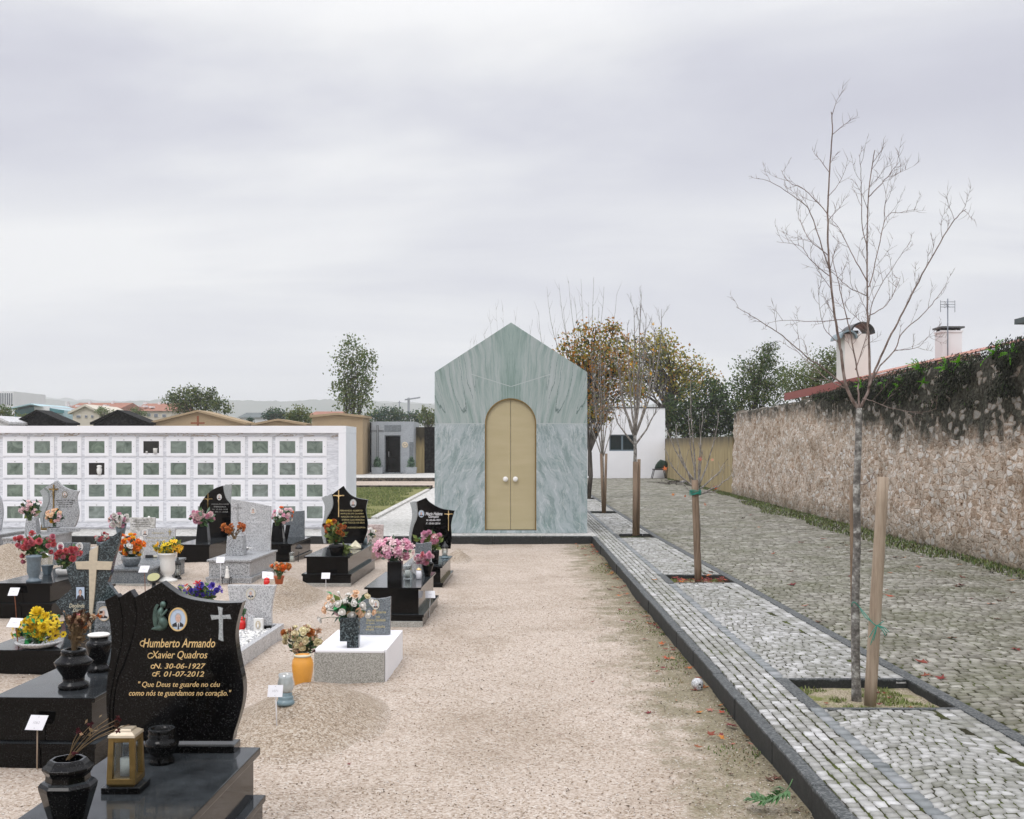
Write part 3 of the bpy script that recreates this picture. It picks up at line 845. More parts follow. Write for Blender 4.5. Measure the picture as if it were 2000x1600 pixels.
wl.box(xm0, YM + .121, PZ, xm0 + .12, YM + 3.6, zE - .02).box(xm1 - .12, YM + .121, PZ, xm1, YM + 3.6, zE - .02)
wl.prism([(xm0, PZ), (xm1, PZ), (xm1, zE), (xc, zA), (xm0, zE)], YM + 3.601, YM + 3.7)
wl.build('wall', M['green_marble'], tomb)
MB().prism([(xm0 + .001, zE - .05), (xm0 + .001, zE - .01), (xc, zA - .01), (xm1 - .001, zE - .01), (xm1 - .001, zE - .05), (xc, zA - .12)], YM + .122, YM + 3.6).build('roof', M['green_marble'], tomb)
MB().box(dx0 + .002, YM + .004, PZ, dx1 - .002, YM + .12, zd0 - .002).build('threshold', M['green_marble'], tomb)
jl = MB()
zj = A(0, 827.5, YM)[2]
jl.box(xm0 + .004, YM - .0015, zj - .006, dx0 - .002, YM - .0004, zj + .006).box(dx1 + .002, YM - .0015, zj - .006, xm1 - .004, YM - .0004, zj + .006)
for xx in (A(862, 0, YM)[0], A(1133, 0, YM)[0]): jl.box(xx - .004, YM - .0015, PZ + .01, xx + .004, YM - .0004, zj - .007)
zt = A(0, 755, YM)[2]; zl = A(0, 731, YM)[2]
for sgn in (-1, 1):
    xa = xc + sgn * .006; xb = xc + sgn * (xm1 - xm0) / 2 * .52
    jl.add([(xa, YM - .001, zt - .007), (xb, YM - .001, zl - .007), (xb, YM - .001, zl + .007), (xa, YM - .001, zt + .007)], [(0, 1, 2, 3)])
jl.build('marble_joints', M['joint_line'], tomb)
fr = MB()
ain = [(dc + (rd_ - .022) * math.cos(a), zd1 - rd_ + (rd_ - .022) * math.sin(a)) for a in np.linspace(math.pi, 0, 33)]
oo = [(dx0 + .001, zd0)] + [(dc + (rd_ - .001) * math.cos(a), zd1 - rd_ + (rd_ - .001) * math.sin(a)) for a in np.linspace(math.pi, 0, 33)] + [(dx1 - .001, zd0)]
ii = [(dx0 + .022, zd0)] + ain + [(dx1 - .022, zd0)]
for i in range(len(oo) - 1):
    q = [oo[i], oo[i + 1], ii[i + 1], ii[i]]
    fr.prism(q, YM - .004, YM + .10)
fr.build('door_frame', M['brass'], tomb, weld=True)
for sgn in (-1, 1):
    xs2 = [dc + sgn * .005] if sgn > 0 else [dc - .005]
    r2 = rd_ - .024
    if sgn < 0: pl = [(dc - .004, zd0 + .012), (dc - r2, zd0 + .012)] + [(dc + r2 * math.cos(a), zd1 - rd_ + r2 * math.sin(a)) for a in np.linspace(math.pi, math.pi / 2 + .008, 18)]
    else: pl = [(dc + r2, zd0 + .012), (dc + .004, zd0 + .012)] + [(dc + r2 * math.cos(a), zd1 - rd_ + r2 * math.sin(a)) for a in np.linspace(math.pi / 2 - .008, 0, 18)]
    dr = MB().prism(pl, YM + .045, YM + .085).build('door', M['gilt'], tomb)
    kx = A(997 + sgn * 9.7, 0, YM)[0]; kz = A(0, 936, YM)[2]
    kn = MB().ell((kx, YM + .0, kz), .052, .03, .052, 20, 12).tube([(kx, YM + .01, kz), (kx, YM + .046, kz)], .018, 10)
    kn.build('knob', M['white_ceramic'], dr)

# ------------------------------------------------------------------ the white niche wall (columbarium)
m, t, b = new_mat('white_grey_marble')
co_ = obj_co(t)
wv_ = nd(t, 'ShaderNodeTexNoise', {'Vector': nd(t, 'ShaderNodeMapping', {0: co_, 'Scale': (0.8, 1, 5.0), 'Rotation': (0, R(12), 0)}).outputs[0], 'Scale': 2.2, 'Detail': 8.0, 'Roughness': 0.65, 'Distortion': 1.1}).outputs[0]
rid = math_(t, 'ABSOLUTE', math_(t, 'SUBTRACT', wv_, 0.5))
col = ramp_(t, rid, [(0.0, (0.50, 0.51, 0.55)), (0.03, (0.68, 0.69, 0.73)), (0.14, (0.79, 0.80, 0.84))])
zs = nd(t, 'ShaderNodeSeparateXYZ', {0: co_}).outputs[2]
n3 = nd(t, 'ShaderNodeTexNoise', {'Vector': nd(t, 'ShaderNodeMapping', {0: co_, 'Scale': (1, 1, 5)}).outputs[0], 'Scale': 1.7, 'Detail': 7.0, 'Distortion': 1.6}).outputs[0]
br = math_(t, 'LESS_THAN', math_(t, 'ABSOLUTE', math_(t, 'SUBTRACT', n3, 0.5)), 0.018)
br = math_(t, 'MULTIPLY', br, nd(t, 'ShaderNodeMapRange', {0: zs, 1: 1.86, 2: 1.95, 3: 0.0, 4: 0.75}).outputs[0])
col = mix_(t, br, col, (0.33, 0.24, 0.16))
t.links.new(col, b.inputs['Base Color'])
b.inputs['Roughness'].default_value = 0.35
M['white_marble'] = m


def niche_glass(name, c1, c2):
    m, t, b = new_mat(name)
    co_ = obj_co(t)
    oi = nd(t, 'ShaderNodeObjectInfo').outputs['Random']
    of = nd(t, 'ShaderNodeCombineXYZ', {0: math_(t, 'MULTIPLY', oi, 31.0), 1: 0.0, 2: math_(t, 'MULTIPLY', oi, 17.0)}).outputs[0]
    vv = nd(t, 'ShaderNodeVectorMath', {0: co_, 1: of}, operation='ADD').outputs[0]
    n = nd(t, 'ShaderNodeTexNoise', {'Vector': vv, 'Scale': 4.5, 'Detail': 5.0, 'Roughness': 0.6, 'Distortion': 1.2}).outputs[0]
    hs = nd(t, 'ShaderNodeHueSaturation', {'Hue': math_(t, 'ADD', math_(t, 'MULTIPLY', oi, 0.06), 0.465), 'Saturation': math_(t, 'ADD', math_(t, 'MULTIPLY', oi, -0.5), 1.15),
                                           'Value': math_(t, 'ADD', math_(t, 'MULTIPLY', oi, 0.3), 0.85), 'Color': ramp_(t, n, [(0.3, c1), (0.7, c2)])})
    t.links.new(hs.outputs[0], b.inputs['Base Color'])
    b.inputs['Roughness'].default_value = 0.16
    b.inputs['Specular IOR Level'].default_value = 0.6
    return m


M['niche_green'] = niche_glass('frosted_green_pane', (0.075, 0.105, 0.085), (0.24, 0.30, 0.255))
M['niche_dark'] = niche_glass('clear_dark_pane', (0.006, 0.006, 0.006), (0.018, 0.017, 0.015))
M['seam'] = plain('blue_grey_seam', (0.50, 0.52, 0.58), 0.6, var=0.1, scale=5)

YC = 23.5
kC = F / YC
rotC = R(-2.2)
cx0 = A(-190, 0, YC)[0]; cx1 = A(676, 0, YC)[0]
cz0, cz1 = PZ, A(0, 832, YC)[2]
colum = thing('columbarium', 'long low white wall of four rows of glazed urn niches', 'columbarium', (A(676, 0, YC)[0], YC, PZ), 0.0)
# front frame: beam, right pillar, base; body behind
MB().box(cx0, YC, A(0, 846, YC)[2], cx1, YC + 1.55, cz1).box(A(661, 0, YC)[0], YC + .001, cz0, cx1 - .001, YC + 1.549, A(0, 846, YC)[2] - .0).box(cx0, YC + .12, cz0, A(661, 0, YC)[0], YC + 1.5, A(0, 846, YC)[2] - .001).build('body', M['white_paint'], colum, bevel=0.006)
MB().box(cx0 + .01, YC + .085, cz0 + .04, A(661, 0, YC)[0] - .002, YC + .119, A(0, 846, YC)[2] - .002).build('marble_backing', M['white_marble'], colum)
MB().box(cx0 + .01, YC - .03, cz0, A(661, 0, YC)[0] - .01, YC + .084, A(0, 1034, YC)[2]).build('base_ledge', M['paving'], colum, bevel=.005)
ncol = 0
for ci in range(-3, 12):
    for ri in range(4):
        pxc = 26.0 + ci * 53.4
        pyc = 873.2 + ri * 42.55
        X, _, Z = A(pxc, pyc, YC)
        hwp, hhp = 23.6 / kC, 19.3 / kC
        Zc = Z - 0.001
        fp = MB()
        wx, wz0, wz1 = 15.4 / kC, Zc - 12.0 / kC, Zc + 11.6 / kC
        wo = Zc + 1.0 / kC
        z0_, z1_ = wo - hhp, wo + hhp
        y0_, y1_ = YC + .074, YC + .084
        fp.box(X - hwp, y0_, z0_, X - wx, y1_, z1_).box(X + wx, y0_, z0_, X + hwp, y1_, z1_).box(X - wx + .0004, y0_ + .0002, z0_, X + wx - .0004, y1_, wz0).box(X - wx + .0004, y0_ + .0002, wz1, X + wx - .0004, y1_, z1_)
        # raised rim round the door plate
        e = 2.2 / kC
        fp.box(X - hwp + e, y0_ - .003, z0_ + e, X - hwp + e + .012, y0_, z1_ - e).box(X + hwp - e - .012, y0_ - .003, z0_ + e, X + hwp - e, y0_, z1_ - e)
        fp.box(X - hwp + e + .0125, y0_ - .003, z0_ + e, X + hwp - e - .0125, y0_, z0_ + e + .012).box(X - hwp + e + .0125, y0_ - .003, z1_ - e - .012, X + hwp - e - .0125, y0_, z1_ - e)
        pl = fp.build('niche_door', M['white_paint'], colum)
        dark = (ci, ri) in ((5, 0), (3, 1))
        MB().box(X - wx + .0006, YC + .079, wz0 + .0006, X + wx - .0006, YC + .0835, wz1 - .0006).build('pane', M['niche_dark' if dark else 'niche_green'], pl)
        sc = MB()
        sc.lathe([(.006, 0), (.006, .004)], (0, 0, 0), 8)
        lk = MB().box(X + hwp - e - .03, y0_ - .004, wo - .008, X + hwp - e - .018, y0_ - .0005, wo + .006).box(X - .014, y0_ - .003, wz1 + .018, X + .014, y0_ - .0005, wz1 + .032)
        lk.build('lock', M['grey_letter'], pl)
for (ci, ri, w_) in ((3, 1, 0), (5, 0, 1)):
    X, _, Z = A(26.0 + ci * 53.4, 873.2 + ri * 42.55, YC)
    if not w_:
        MB().lathe([(.03, 0), (.05, .05), (.055, .11), (.04, .15), (.055, .18), (.03, .2)], (X + .06, YC + .0645, Z - .125), 14).build('niche_vase', M['white_ceramic'], colum)
    else:
        MB().lathe([(.04, 0), (.045, .08), (.045, .1)], (X + .09, YC + .0645, Z - .125), 14).lathe([(.02, 0), (.02, .04)], (X - .09, YC + .0645, Z - .125), 10).build('niche_vase', M['white_ceramic'], colum)

# ------------------------------------------------------------------ rubble wall and plaster wall on the right
m, t, b = new_mat('rubble_masonry')
co_ = obj_co(t)
ds = nd(t, 'ShaderNodeTexNoise', {'Vector': co_, 'Scale': 3.2, 'Detail': 4.0}).outputs['Color']
dv = nd(t, 'ShaderNodeVectorMath', {0: nd(t, 'ShaderNodeVectorMath', {0: ds, 1: (0.5, 0.5, 0.5)}, operation='SUBTRACT').outputs[0], 'Scale': 0.11}, operation='SCALE').outputs[0]
vv = nd(t, 'ShaderNodeVectorMath', {0: co_, 1: dv}, operation='ADD').outputs[0]
vv = nd(t, 'ShaderNodeMapping', {0: vv, 'Scale': (1.0, 0.62, 1.1)}).outputs[0]
v1 = nd(t, 'ShaderNodeTexVoronoi', {'Vector': vv, 'Scale': 9.0})
ve = nd(t, 'ShaderNodeTexVoronoi', {'Vector': vv, 'Scale': 9.0}, feature='DISTANCE_TO_EDGE').outputs['Distance']
v2 = nd(t, 'ShaderNodeTexVoronoi', {'Vector': vv, 'Scale': 21.0}, feature='DISTANCE_TO_EDGE').outputs['Distance']
cr_ = nd(t, 'ShaderNodeSeparateColor', {0: v1.outputs['Color']}).outputs[0]
fn = nd(t, 'ShaderNodeTexNoise', {'Vector': co_, 'Scale': 14.0, 'Detail': 7.0, 'Roughness': 0.7}).outputs[0]
stone = ramp_(t, math_(t, 'ADD', math_(t, 'MULTIPLY', cr_, 0.6), math_(t, 'MULTIPLY', fn, 0.4)), [(0.22, (0.34, 0.25, 0.18)), (0.36, (0.50, 0.42, 0.345)), (0.56, (0.61, 0.545, 0.475)), (0.76, (0.72, 0.695, 0.66))])
mort = ramp_(t, fn, [(0.36, (0.08, 0.05, 0.032)), (0.42, (0.40, 0.29, 0.205)), (0.56, (0.60, 0.505, 0.425))])
gap = nd(t, 'ShaderNodeMapRange', {0: math_(t, 'ADD', ve, math_(t, 'MULTIPLY', math_(t, 'SUBTRACT', fn, 0.5), 0.14)), 1: 0.04, 2: 0.20, 3: 1.0, 4: 0.0}).outputs[0]
col = mix_(t, gap, stone, mort)
pit = math_(t, 'MULTIPLY', nd(t, 'ShaderNodeMapRange', {0: math_(t, 'ADD', v2, math_(t, 'MULTIPLY', fn, 0.25)), 1: 0.09, 2: 0.145, 3: 1.0, 4: 0.0}).outputs[0], 1.0)
col = mix_(t, math_(t, 'MULTIPLY', pit, 0.85), col, (0.10, 0.06, 0.038))
# rain-blackened top, greener towards the foot
sx = nd(t, 'ShaderNodeSeparateXYZ', {0: co_})
big = nd(t, 'ShaderNodeTexNoise', {'Vector': nd(t, 'ShaderNodeMapping', {0: co_, 'Scale': (1, 0.8, 0.45)}).outputs[0], 'Scale': 1.5, 'Detail': 7.0, 'Roughness': 0.7}).outputs[0]
col = mix_(t, 0.8, col, ramp_(t, big, [(0.32, (0.66, 0.58, 0.50)), (0.5, (0.97, 0.95, 0.93)), (0.7, (1.06, 1.05, 1.05))]), 'MULTIPLY')
near = nd(t, 'ShaderNodeMapRange', {0: sx.outputs[1], 1: 30.0, 2: 21.0, 3: 0.0, 4: 0.8}).outputs[0]
hh = math_(t, 'ADD', math_(t, 'ADD', sx.outputs[2], math_(t, 'MULTIPLY', math_(t, 'SUBTRACT', big, 0.5), 1.7)), near)
stain = nd(t, 'ShaderNodeMapRange', {0: hh, 1: 2.6, 2: 3.05, 3: 0.0, 4: 0.95}).outputs[0]
lite = math_(t, 'MULTIPLY', math_(t, 'GREATER_THAN', cr_, 0.80), 0.38)
stain = math_(t, 'MULTIPLY', stain, math_(t, 'SUBTRACT', 1.0, lite))
col = mix_(t, stain, col, ramp_(t, fn, [(0.36, (0.006, 0.007, 0.005)), (0.5, (0.03, 0.032, 0.024)), (0.66, (0.10, 0.10, 0.075))]))
foot = nd(t, 'ShaderNodeMapRange', {0: math_(t, 'ADD', sx.outputs[2], math_(t, 'MULTIPLY', big, 0.7)), 1: 0.95, 2: 0.40, 3: 0.0, 4: 0.75}).outputs[0]
col = mix_(t, foot, col, ramp_(t, fn, [(0.35, (0.05, 0.05, 0.03)), (0.65, (0.16, 0.14, 0.09))]))
t.links.new(col, b.inputs['Base Color'])
b.inputs['Roughness'].default_value = 0.92
b.inputs['Specular IOR Level'].default_value = 0.15
hgt = math_(t, 'ADD', math_(t, 'MULTIPLY', math_(t, 'MINIMUM', ve, 0.16), 3.0), math_(t, 'ADD', math_(t, 'MULTIPLY', math_(t, 'MINIMUM', v2, 0.15), 1.2), math_(t, 'MULTIPLY', fn, 0.5)))
bump_(t, b, hgt, 0.75, 0.022)
M['rubble'] = m

ys = np.concatenate([np.linspace(2, 13, 12), np.arange(13.1, 41.45, 0.09)])
nz = 36
VV, nY = [], len(ys)
WTOP = ([16.4, 18.4, 20.8, 24, 29, 41], [3.34, 3.27, 3.23, 3.19, 3.04, 3.07])
tops = [float(np.interp(y, *WTOP)) + 0.10 * mnoise.noise((y * .8, 1, 2)) + 0.07 * mnoise.noise((y * 3.1, 4, 2)) for y in ys]
for i, y in enumerate(ys):
    for j in range(nz + 1):
        z = -0.1 + (tops[i] + 0.1) * j / nz
        dx = 0.05 * mnoise.noise((y * 2.2, z * 2.2, 0)) + 0.045 * mnoise.noise((y * 6.1, z * 6.1, 3)) - 0.10 * (1 - z / 3.3)
        VV.append((wallx(y) + dx, y, z))
    VV.append((wallx(y) + 0.24, y, tops[i] + 0.07 + 0.05 * mnoise.noise((y * 2.7, 9, 2))))
    VV.append((wallx(y) + 0.52, y, tops[i])); VV.append((wallx(y) + 0.55, y, -0.1))
kk = nz + 4
idx = np.arange(nY * kk).reshape(nY, kk)
FQ = np.stack([idx[:-1, :-1].ravel(), idx[:-1, 1:].ravel(), idx[1:, 1:].ravel(), idx[1:, :-1].ravel()], 1)
o = np_mesh('stone_wall', VV, FQ, M['rubble'], smooth=True)
bm = bmesh.new(); bm.from_mesh(o.data)
bm.verts.ensure_lookup_table()
for i in (0, nY - 1): bm.faces.new([bm.verts[int(q)] for q in idx[i]])
bmesh.ops.recalc_face_normals(bm, faces=bm.faces); bm.to_mesh(o.data); bm.free()
tag(o, 'high old rubble stone wall with a blackened overgrown top along the road', 'wall')

m, t, b = new_mat('streaked_ochre_plaster')
co_ = obj_co(t)
st_ = nd(t, 'ShaderNodeTexNoise', {'Vector': nd(t, 'ShaderNodeMapping', {0: co_, 'Scale': (3, 3, 0.25)}).outputs[0], 'Scale': 1.4, 'Detail': 6.0, 'Roughness': 0.65}).outputs[0]
col = ramp_(t, st_, [(0.3, (0.20, 0.155, 0.07)), (0.5, (0.36, 0.28, 0.14)), (0.7, (0.44, 0.35, 0.19))])
zz = nd(t, 'ShaderNodeSeparateXYZ', {0: co_}).outputs[2]
dk = nd(t, 'ShaderNodeMapRange', {0: math_(t, 'ADD', zz, math_(t, 'MULTIPLY', st_, 1.4)), 1: 2.45, 2: 3.0, 3: 0.0, 4: 0.92}).outputs[0]
col = mix_(t, dk, col, (0.02, 0.018, 0.012))
t.links.new(col, b.inputs['Base Color'])
b.inputs['Roughness'].default_value = 0.9
M['ochre'] = m
pw = MB()
pw.add([(wallx(41.4) - .06, 41.46, -.1), (wallx(41.4) + .3, 41.46, -.1), (8.8, 62.2, -.1), (8.45, 62.2, -.1), (wallx(41.4) - .06, 41.46, 2.23), (wallx(41.4) + .3, 41.46, 2.23), (8.8, 62.2, 2.28), (8.45, 62.2, 2.28)],
       [(3, 2, 1, 0), (4, 5, 6, 7), (0, 1, 5, 4), (1, 2, 6, 5), (2, 3, 7, 6), (3, 0, 4, 7)])
tag(pw.build('plaster_wall', M['ochre'], bevel=0.02), 'lower ochre plaster wall with dark rain streaks beyond the stone wall', 'wall')
# ------------------------------------------------------------------ white service building
YW = 62.0


def zpx(py, Y): return H - (py - HZ) * Y / F
def xpx(px, Y): return (px - 1000) * Y / F


wb = thing('white_building', 'low flat roofed white building with one dark strip window', 'building', (xpx(1225, YW), YW, PZ))
X0, X1, ZT = xpx(1090, YW), xpx(1299, YW), zpx(797, YW)
wx0, wx1, wz0, wz1 = xpx(1190, YW), xpx(1241, YW), zpx(881, YW), zpx(849, YW)
wl = MB()
wl.box(X0, YW, -.05, wx0, YW + .3, ZT).box(wx1, YW, -.05, X1, YW + .3, ZT).box(wx0, YW + .001, -.05, wx1, YW + .3, wz0).box(wx0, YW + .001, wz1, wx1, YW + .3, ZT - .001)
wl.box(X0, YW + .301, -.05, X0 + .3, YW + 7, ZT).box(X1 - .3, YW + .301, -.05, X1, YW + 7, ZT).box(X0, YW + 7.001, -.05, X1, YW + 7.3, ZT)
wl.build('wall', M['white_paint'], wb)
MB().box(X0 + .3, YW + .3, ZT - .35, X1 - .3, YW + 7, ZT - .15).build('roof', M['concrete'], wb)
MB().box(X0 - .03, YW - .04, ZT + .002, X1 + .03, YW + .34, ZT + .05).build('coping', M['black_metal'], wb)
wf = MB()
e = .07
wf.box(wx0, YW + .1, wz0, wx1, YW + .16, wz0 + e).box(wx0, YW + .1, wz1 - e, wx1, YW + .16, wz1).box(wx0, YW + .1, wz0 + e, wx0 + e, YW + .16, wz1 - e).box(wx1 - e, YW + .1, wz0 + e, wx1, YW + .16, wz1 - e)
mid = (wx0 + wx1) / 2
wf.box(mid - .05, YW + .1, wz0 + e, mid + .05, YW + .16, wz1 - e)
win = wf.build('window', M['slate_vase'], wb)
MB().box(wx0 + e, YW + .12, wz0 + e, wx1 - e, YW + .14, wz1 - e).build('pane', M['dark_glass'], win)

# chair with a jacket
YH = 61.2
ck = F / YH
ch = thing('chair', 'black chair standing against the far white wall by the corner', 'chair', (xpx(1286, YH), YH, RZ))
zs_ = zpx(917, YH)
cxa, cxb = xpx(1275, YH), xpx(1299, YH)
MB().box(cxa, YH - .3, zs_ - .03, cxb, YH + .3, zs_ + .03).build('seat', M['black_metal'], ch, bevel=.01)
MB().box(cxb - .03, YH - .28, zs_ + .031, cxb + .04, YH + .28, zpx(900, YH)).build('backrest', M['black_metal'], ch, bevel=.02)
for qx, lx in ((cxa + .06, cxa - .06), (cxb - .06, cxb + .05)):
    for qy in (-.25, .25):
        MB().tube([(qx, YH + qy, zs_ - .031), (lx, YH + qy * 1.1, RZ)], .022, 8).build('leg', M['black_metal'], ch)
jk = MB()
jp = [(xpx(x, YH), zpx(y, YH)) for x, y in ((1279, 915.5), (1281, 909), (1285, 903), (1290, 898.2), (1295, 899.5), (1299, 901), (1302, 904), (1303, 912), (1301, 915.6))]
g0 = []
for (yy, sc_) in ((-.3, .86), (-.2, 1.0), (0, 1.04), (.2, 1.0), (.32, .84)):
    cxm = sum(p[0] for p in jp) / len(jp); czm = zs_ + .03
    g0.append([(cxm + (p[0] - cxm) * sc_, YH + yy, max(zs_ + .034, czm + (p[1] - czm) * sc_) + .03 * mnoise.noise((p[0] * 4, yy * 5, 1))) for p in jp])
n = len(jp)
vs = [p for r_ in g0 for p in r_]
fs = [(j * n + i, j * n + (i + 1) % n, (j + 1) * n + (i + 1) % n, (j + 1) * n + i) for j in range(4) for i in range(n)] + [tuple(range(n)), tuple(4 * n + i for i in range(n - 1, -1, -1))]
jk.add(vs, fs, 0, True)
jo = jk.build('jacket', plain('dark_green_cloth', (0.012, 0.03, 0.018), 0.9, var=0.5, scale=9, bump=.3, bscale=20))
tag(jo, 'dark jacket thrown over the black chair', 'jacket')

# ------------------------------------------------------------------ family chapels behind the niche wall
M['sandstone'] = soil_mat('weathered_sandstone', (0.30, 0.225, 0.14), (0.44, 0.34, 0.225), (0.34, 0.26, 0.17), 1.5, (0.45, 0.65))
M['black_roof'] = granite('dark_slate', [(0.004, 0.004, 0.004), (0.009, 0.009, 0.009), (0.022, 0.021, 0.02)], 12, 0.7, (0.35, 0.5, 0.66))


def chapel(label, x0, x1, eave, apex, xa, Y, depth, wall_m, roof_m, over=0.12, ledge=0.0):
    xa_ = xpx(xa, Y); a, c = xpx(x0, Y), xpx(x1, Y); ze, za = zpx(eave, Y), zpx(apex, Y)
    r = thing('chapel', label, 'chapel', ((a + c) / 2, Y, PZ + .19), 0.0, 'family chapels behind the niche wall')
    MB().prism([(a + over, PZ + .19), (c - over, PZ + .19), (c - over, ze), (xa_, za - .13), (a + over, ze)], Y, Y + depth).build('wall', wall_m, r)
    MB().prism([(a, ze - .02), (xa_, za - .11), (c, ze - .02), (c, ze + .10), (xa_, za), (a, ze + .10)], Y - .18, Y + depth + .15).build('roof', roof_m, r)
    return r


_dim('black_roof', .1)
M['pale_stone'] = granite('pale_chapel_stone', [(0.42, 0.42, 0.42), (0.58, 0.58, 0.59), (0.66, 0.66, 0.67)], 20, 0.7, (0.33, 0.5, 0.66))
chapel('pale grey gabled chapel at the left edge, only its right slope showing', -45, 21, 828, 812, -6, 58, 4, M['pale_stone'], M['pale_stone'])
chapel('black gabled chapel roof in front of the teal glass building', 26, 132, 829, 800.5, 73, 60, 1.6, M['black_roof'], M['black_roof'])
chapel('black gabled chapel roof in front of the red roofed blocks', 178, 293, 829, 800.5, 231, 60, 1.6, M['black_roof'], M['black_roof'])
c1 = chapel('widest sandstone chapel, low gable with a rusty cross', 286, 482, 829, 801, 387, 61, 2.5, M['sandstone'], M['sandstone'])
Yq = 60.3
qx, qz = xpx(386, Yq), zpx(826.5, Yq)
MB().box(qx - .045, Yq, zpx(845, Yq), qx + .045, Yq + .09, zpx(812.5, Yq)).box(xpx(372.5, Yq), Yq - .002, qz - .045, xpx(399, Yq), Yq + .07, qz + .045).build('cross', M['rust'], c1)
chapel('smallest sandstone gable, lowest of the row', 492, 600, 831, 818, 543, 62, 2.5, M['sandstone'], M['sandstone'])
chapel('sandstone chapel at the right end of the niche wall, its side edge showing', 606, 712, 815, 806.5, 660, 60.5, 3, M['sandstone'], M['sandstone'], 0.10)

# grey modern chapel
YG = 62.5
gc = thing('modern_chapel', 'flat fronted grey granite chapel with open dark doorway and inlaid cross', 'chapel', (xpx(766, YG), YG, PZ + .19), 0, 'family chapels behind the niche wall')
a, c = xpx(725.5, YG), xpx(808, YG)
d0, d1 = xpx(751, YG), xpx(783, YG)
zt, zdt, zb = zpx(823.5, YG), zpx(850, YG), PZ + .19
M['chapel_grey'] = granite('blue_grey_panels', [(0.24, 0.265, 0.29), (0.31, 0.335, 0.36), (0.37, 0.39, 0.42)], 60, 0.4, (0.33, 0.5, 0.66))
w_ = MB().box(a, YG, zb, d0, YG + .25, zt).box(d1, YG, zb, c, YG + .25, zt).box(d0, YG + .001, zdt, d1, YG + .25, zt - .001)
w_.box(a, YG + .251, zb, a + .2, YG + 3.5, zt).box(c - .2, YG + .251, zb, c, YG + 3.5, zt).box(a, YG + 3.501, zb, c, YG + 3.7, zt).box(a + .2, YG + .251, zt - .2, c - .2, YG + 3.5, zt - .05)
w_.build('wall', M['chapel_grey'], gc)
fr = MB().box(d0, YG + .03, zb, d0 + .05, YG + .2, zdt).box(d1 - .05, YG + .03, zb, d1, YG + .2, zdt).box(d0 + .05, YG + .03, zdt - .05, d1 - .05, YG + .2, zdt - .001)
fr.build('door_frame', M['slate_granite'], gc)
dr = MB().box(d0 + .06, YG + .8, zb, d1 - .06, YG + .86, zdt - .06).build('door', M['black2'], gc)
hx = xpx(756.5, YG)
MB().tube([(hx, YG + .74, zpx(893, YG)), (hx, YG + .74, zpx(882, YG))], .02, 8).tube([(hx, YG + .74, zpx(892, YG)), (hx, YG + .81, zpx(892, YG))], .015, 6).tube([(hx, YG + .74, zpx(883, YG)), (hx, YG + .81, zpx(883, YG))], .015, 6).build('handle', M['silver'], dr)
MB().box(xpx(751, YG), YG - .02, zpx(843, YG), xpx(783.5, YG), YG - .001, zpx(830.5, YG)).build('name_plate', M['slate_granite'], gc)
MB().box(xpx(799.5, YG), YG - .015, zb + .01, xpx(808, YG) - .01, YG - .001, zpx(863.5, YG)).build('side_panel', M['slate_granite'], gc)
MB().lathe([(.0, 0), (.2, 0), (.22, .03), (.0, .05)], (0, 0, 0), 20)
rs_ = MB()
X, _, Z = A(791, 869, YG)
for q in range(12):
    t_ = q / 12 * 2 * math.pi
    rs_.ell((X + .13 * math.cos(t_), YG - .012, Z + .13 * math.sin(t_)), .05, .012, .04, 8, 6)
rs_.ell((X, YG - .015, Z), .07, .02, .07, 10, 6)
rs_.build('rosette', M['brass_pale'], gc)
cr = MB()
xk = xpx(737.5, YG)
cr.box(xk - .055, YG - .012, zpx(915, YG), xk - .03, YG - .001, zpx(831, YG)).box(xk + .03, YG - .012, zpx(915, YG), xk + .055, YG - .001, zpx(831, YG)).box(xk - .0295, YG - .012, zpx(831.6, YG), xk + .0295, YG - .001, zpx(831, YG))
for sg in (-1, 1):
    cr.box(min(xk + sg * .056, xk + sg * .34), YG - .012, zpx(841.2, YG), max(xk + sg * .056, xk + sg * .34), YG - .001, zpx(840.4, YG)).box(min(xk + sg * .056, xk + sg * .34), YG - .012, zpx(843.8, YG), max(xk + sg * .056, xk + sg * .34), YG - .001, zpx(843, YG))
cr.build('cross', M['black_metal'], gc)
MB().box(d0 - .12, YG - .4, PZ + .191, d1 + .12, YG - .002, PZ + .26).build('doorstep', M['slate_granite'], gc)
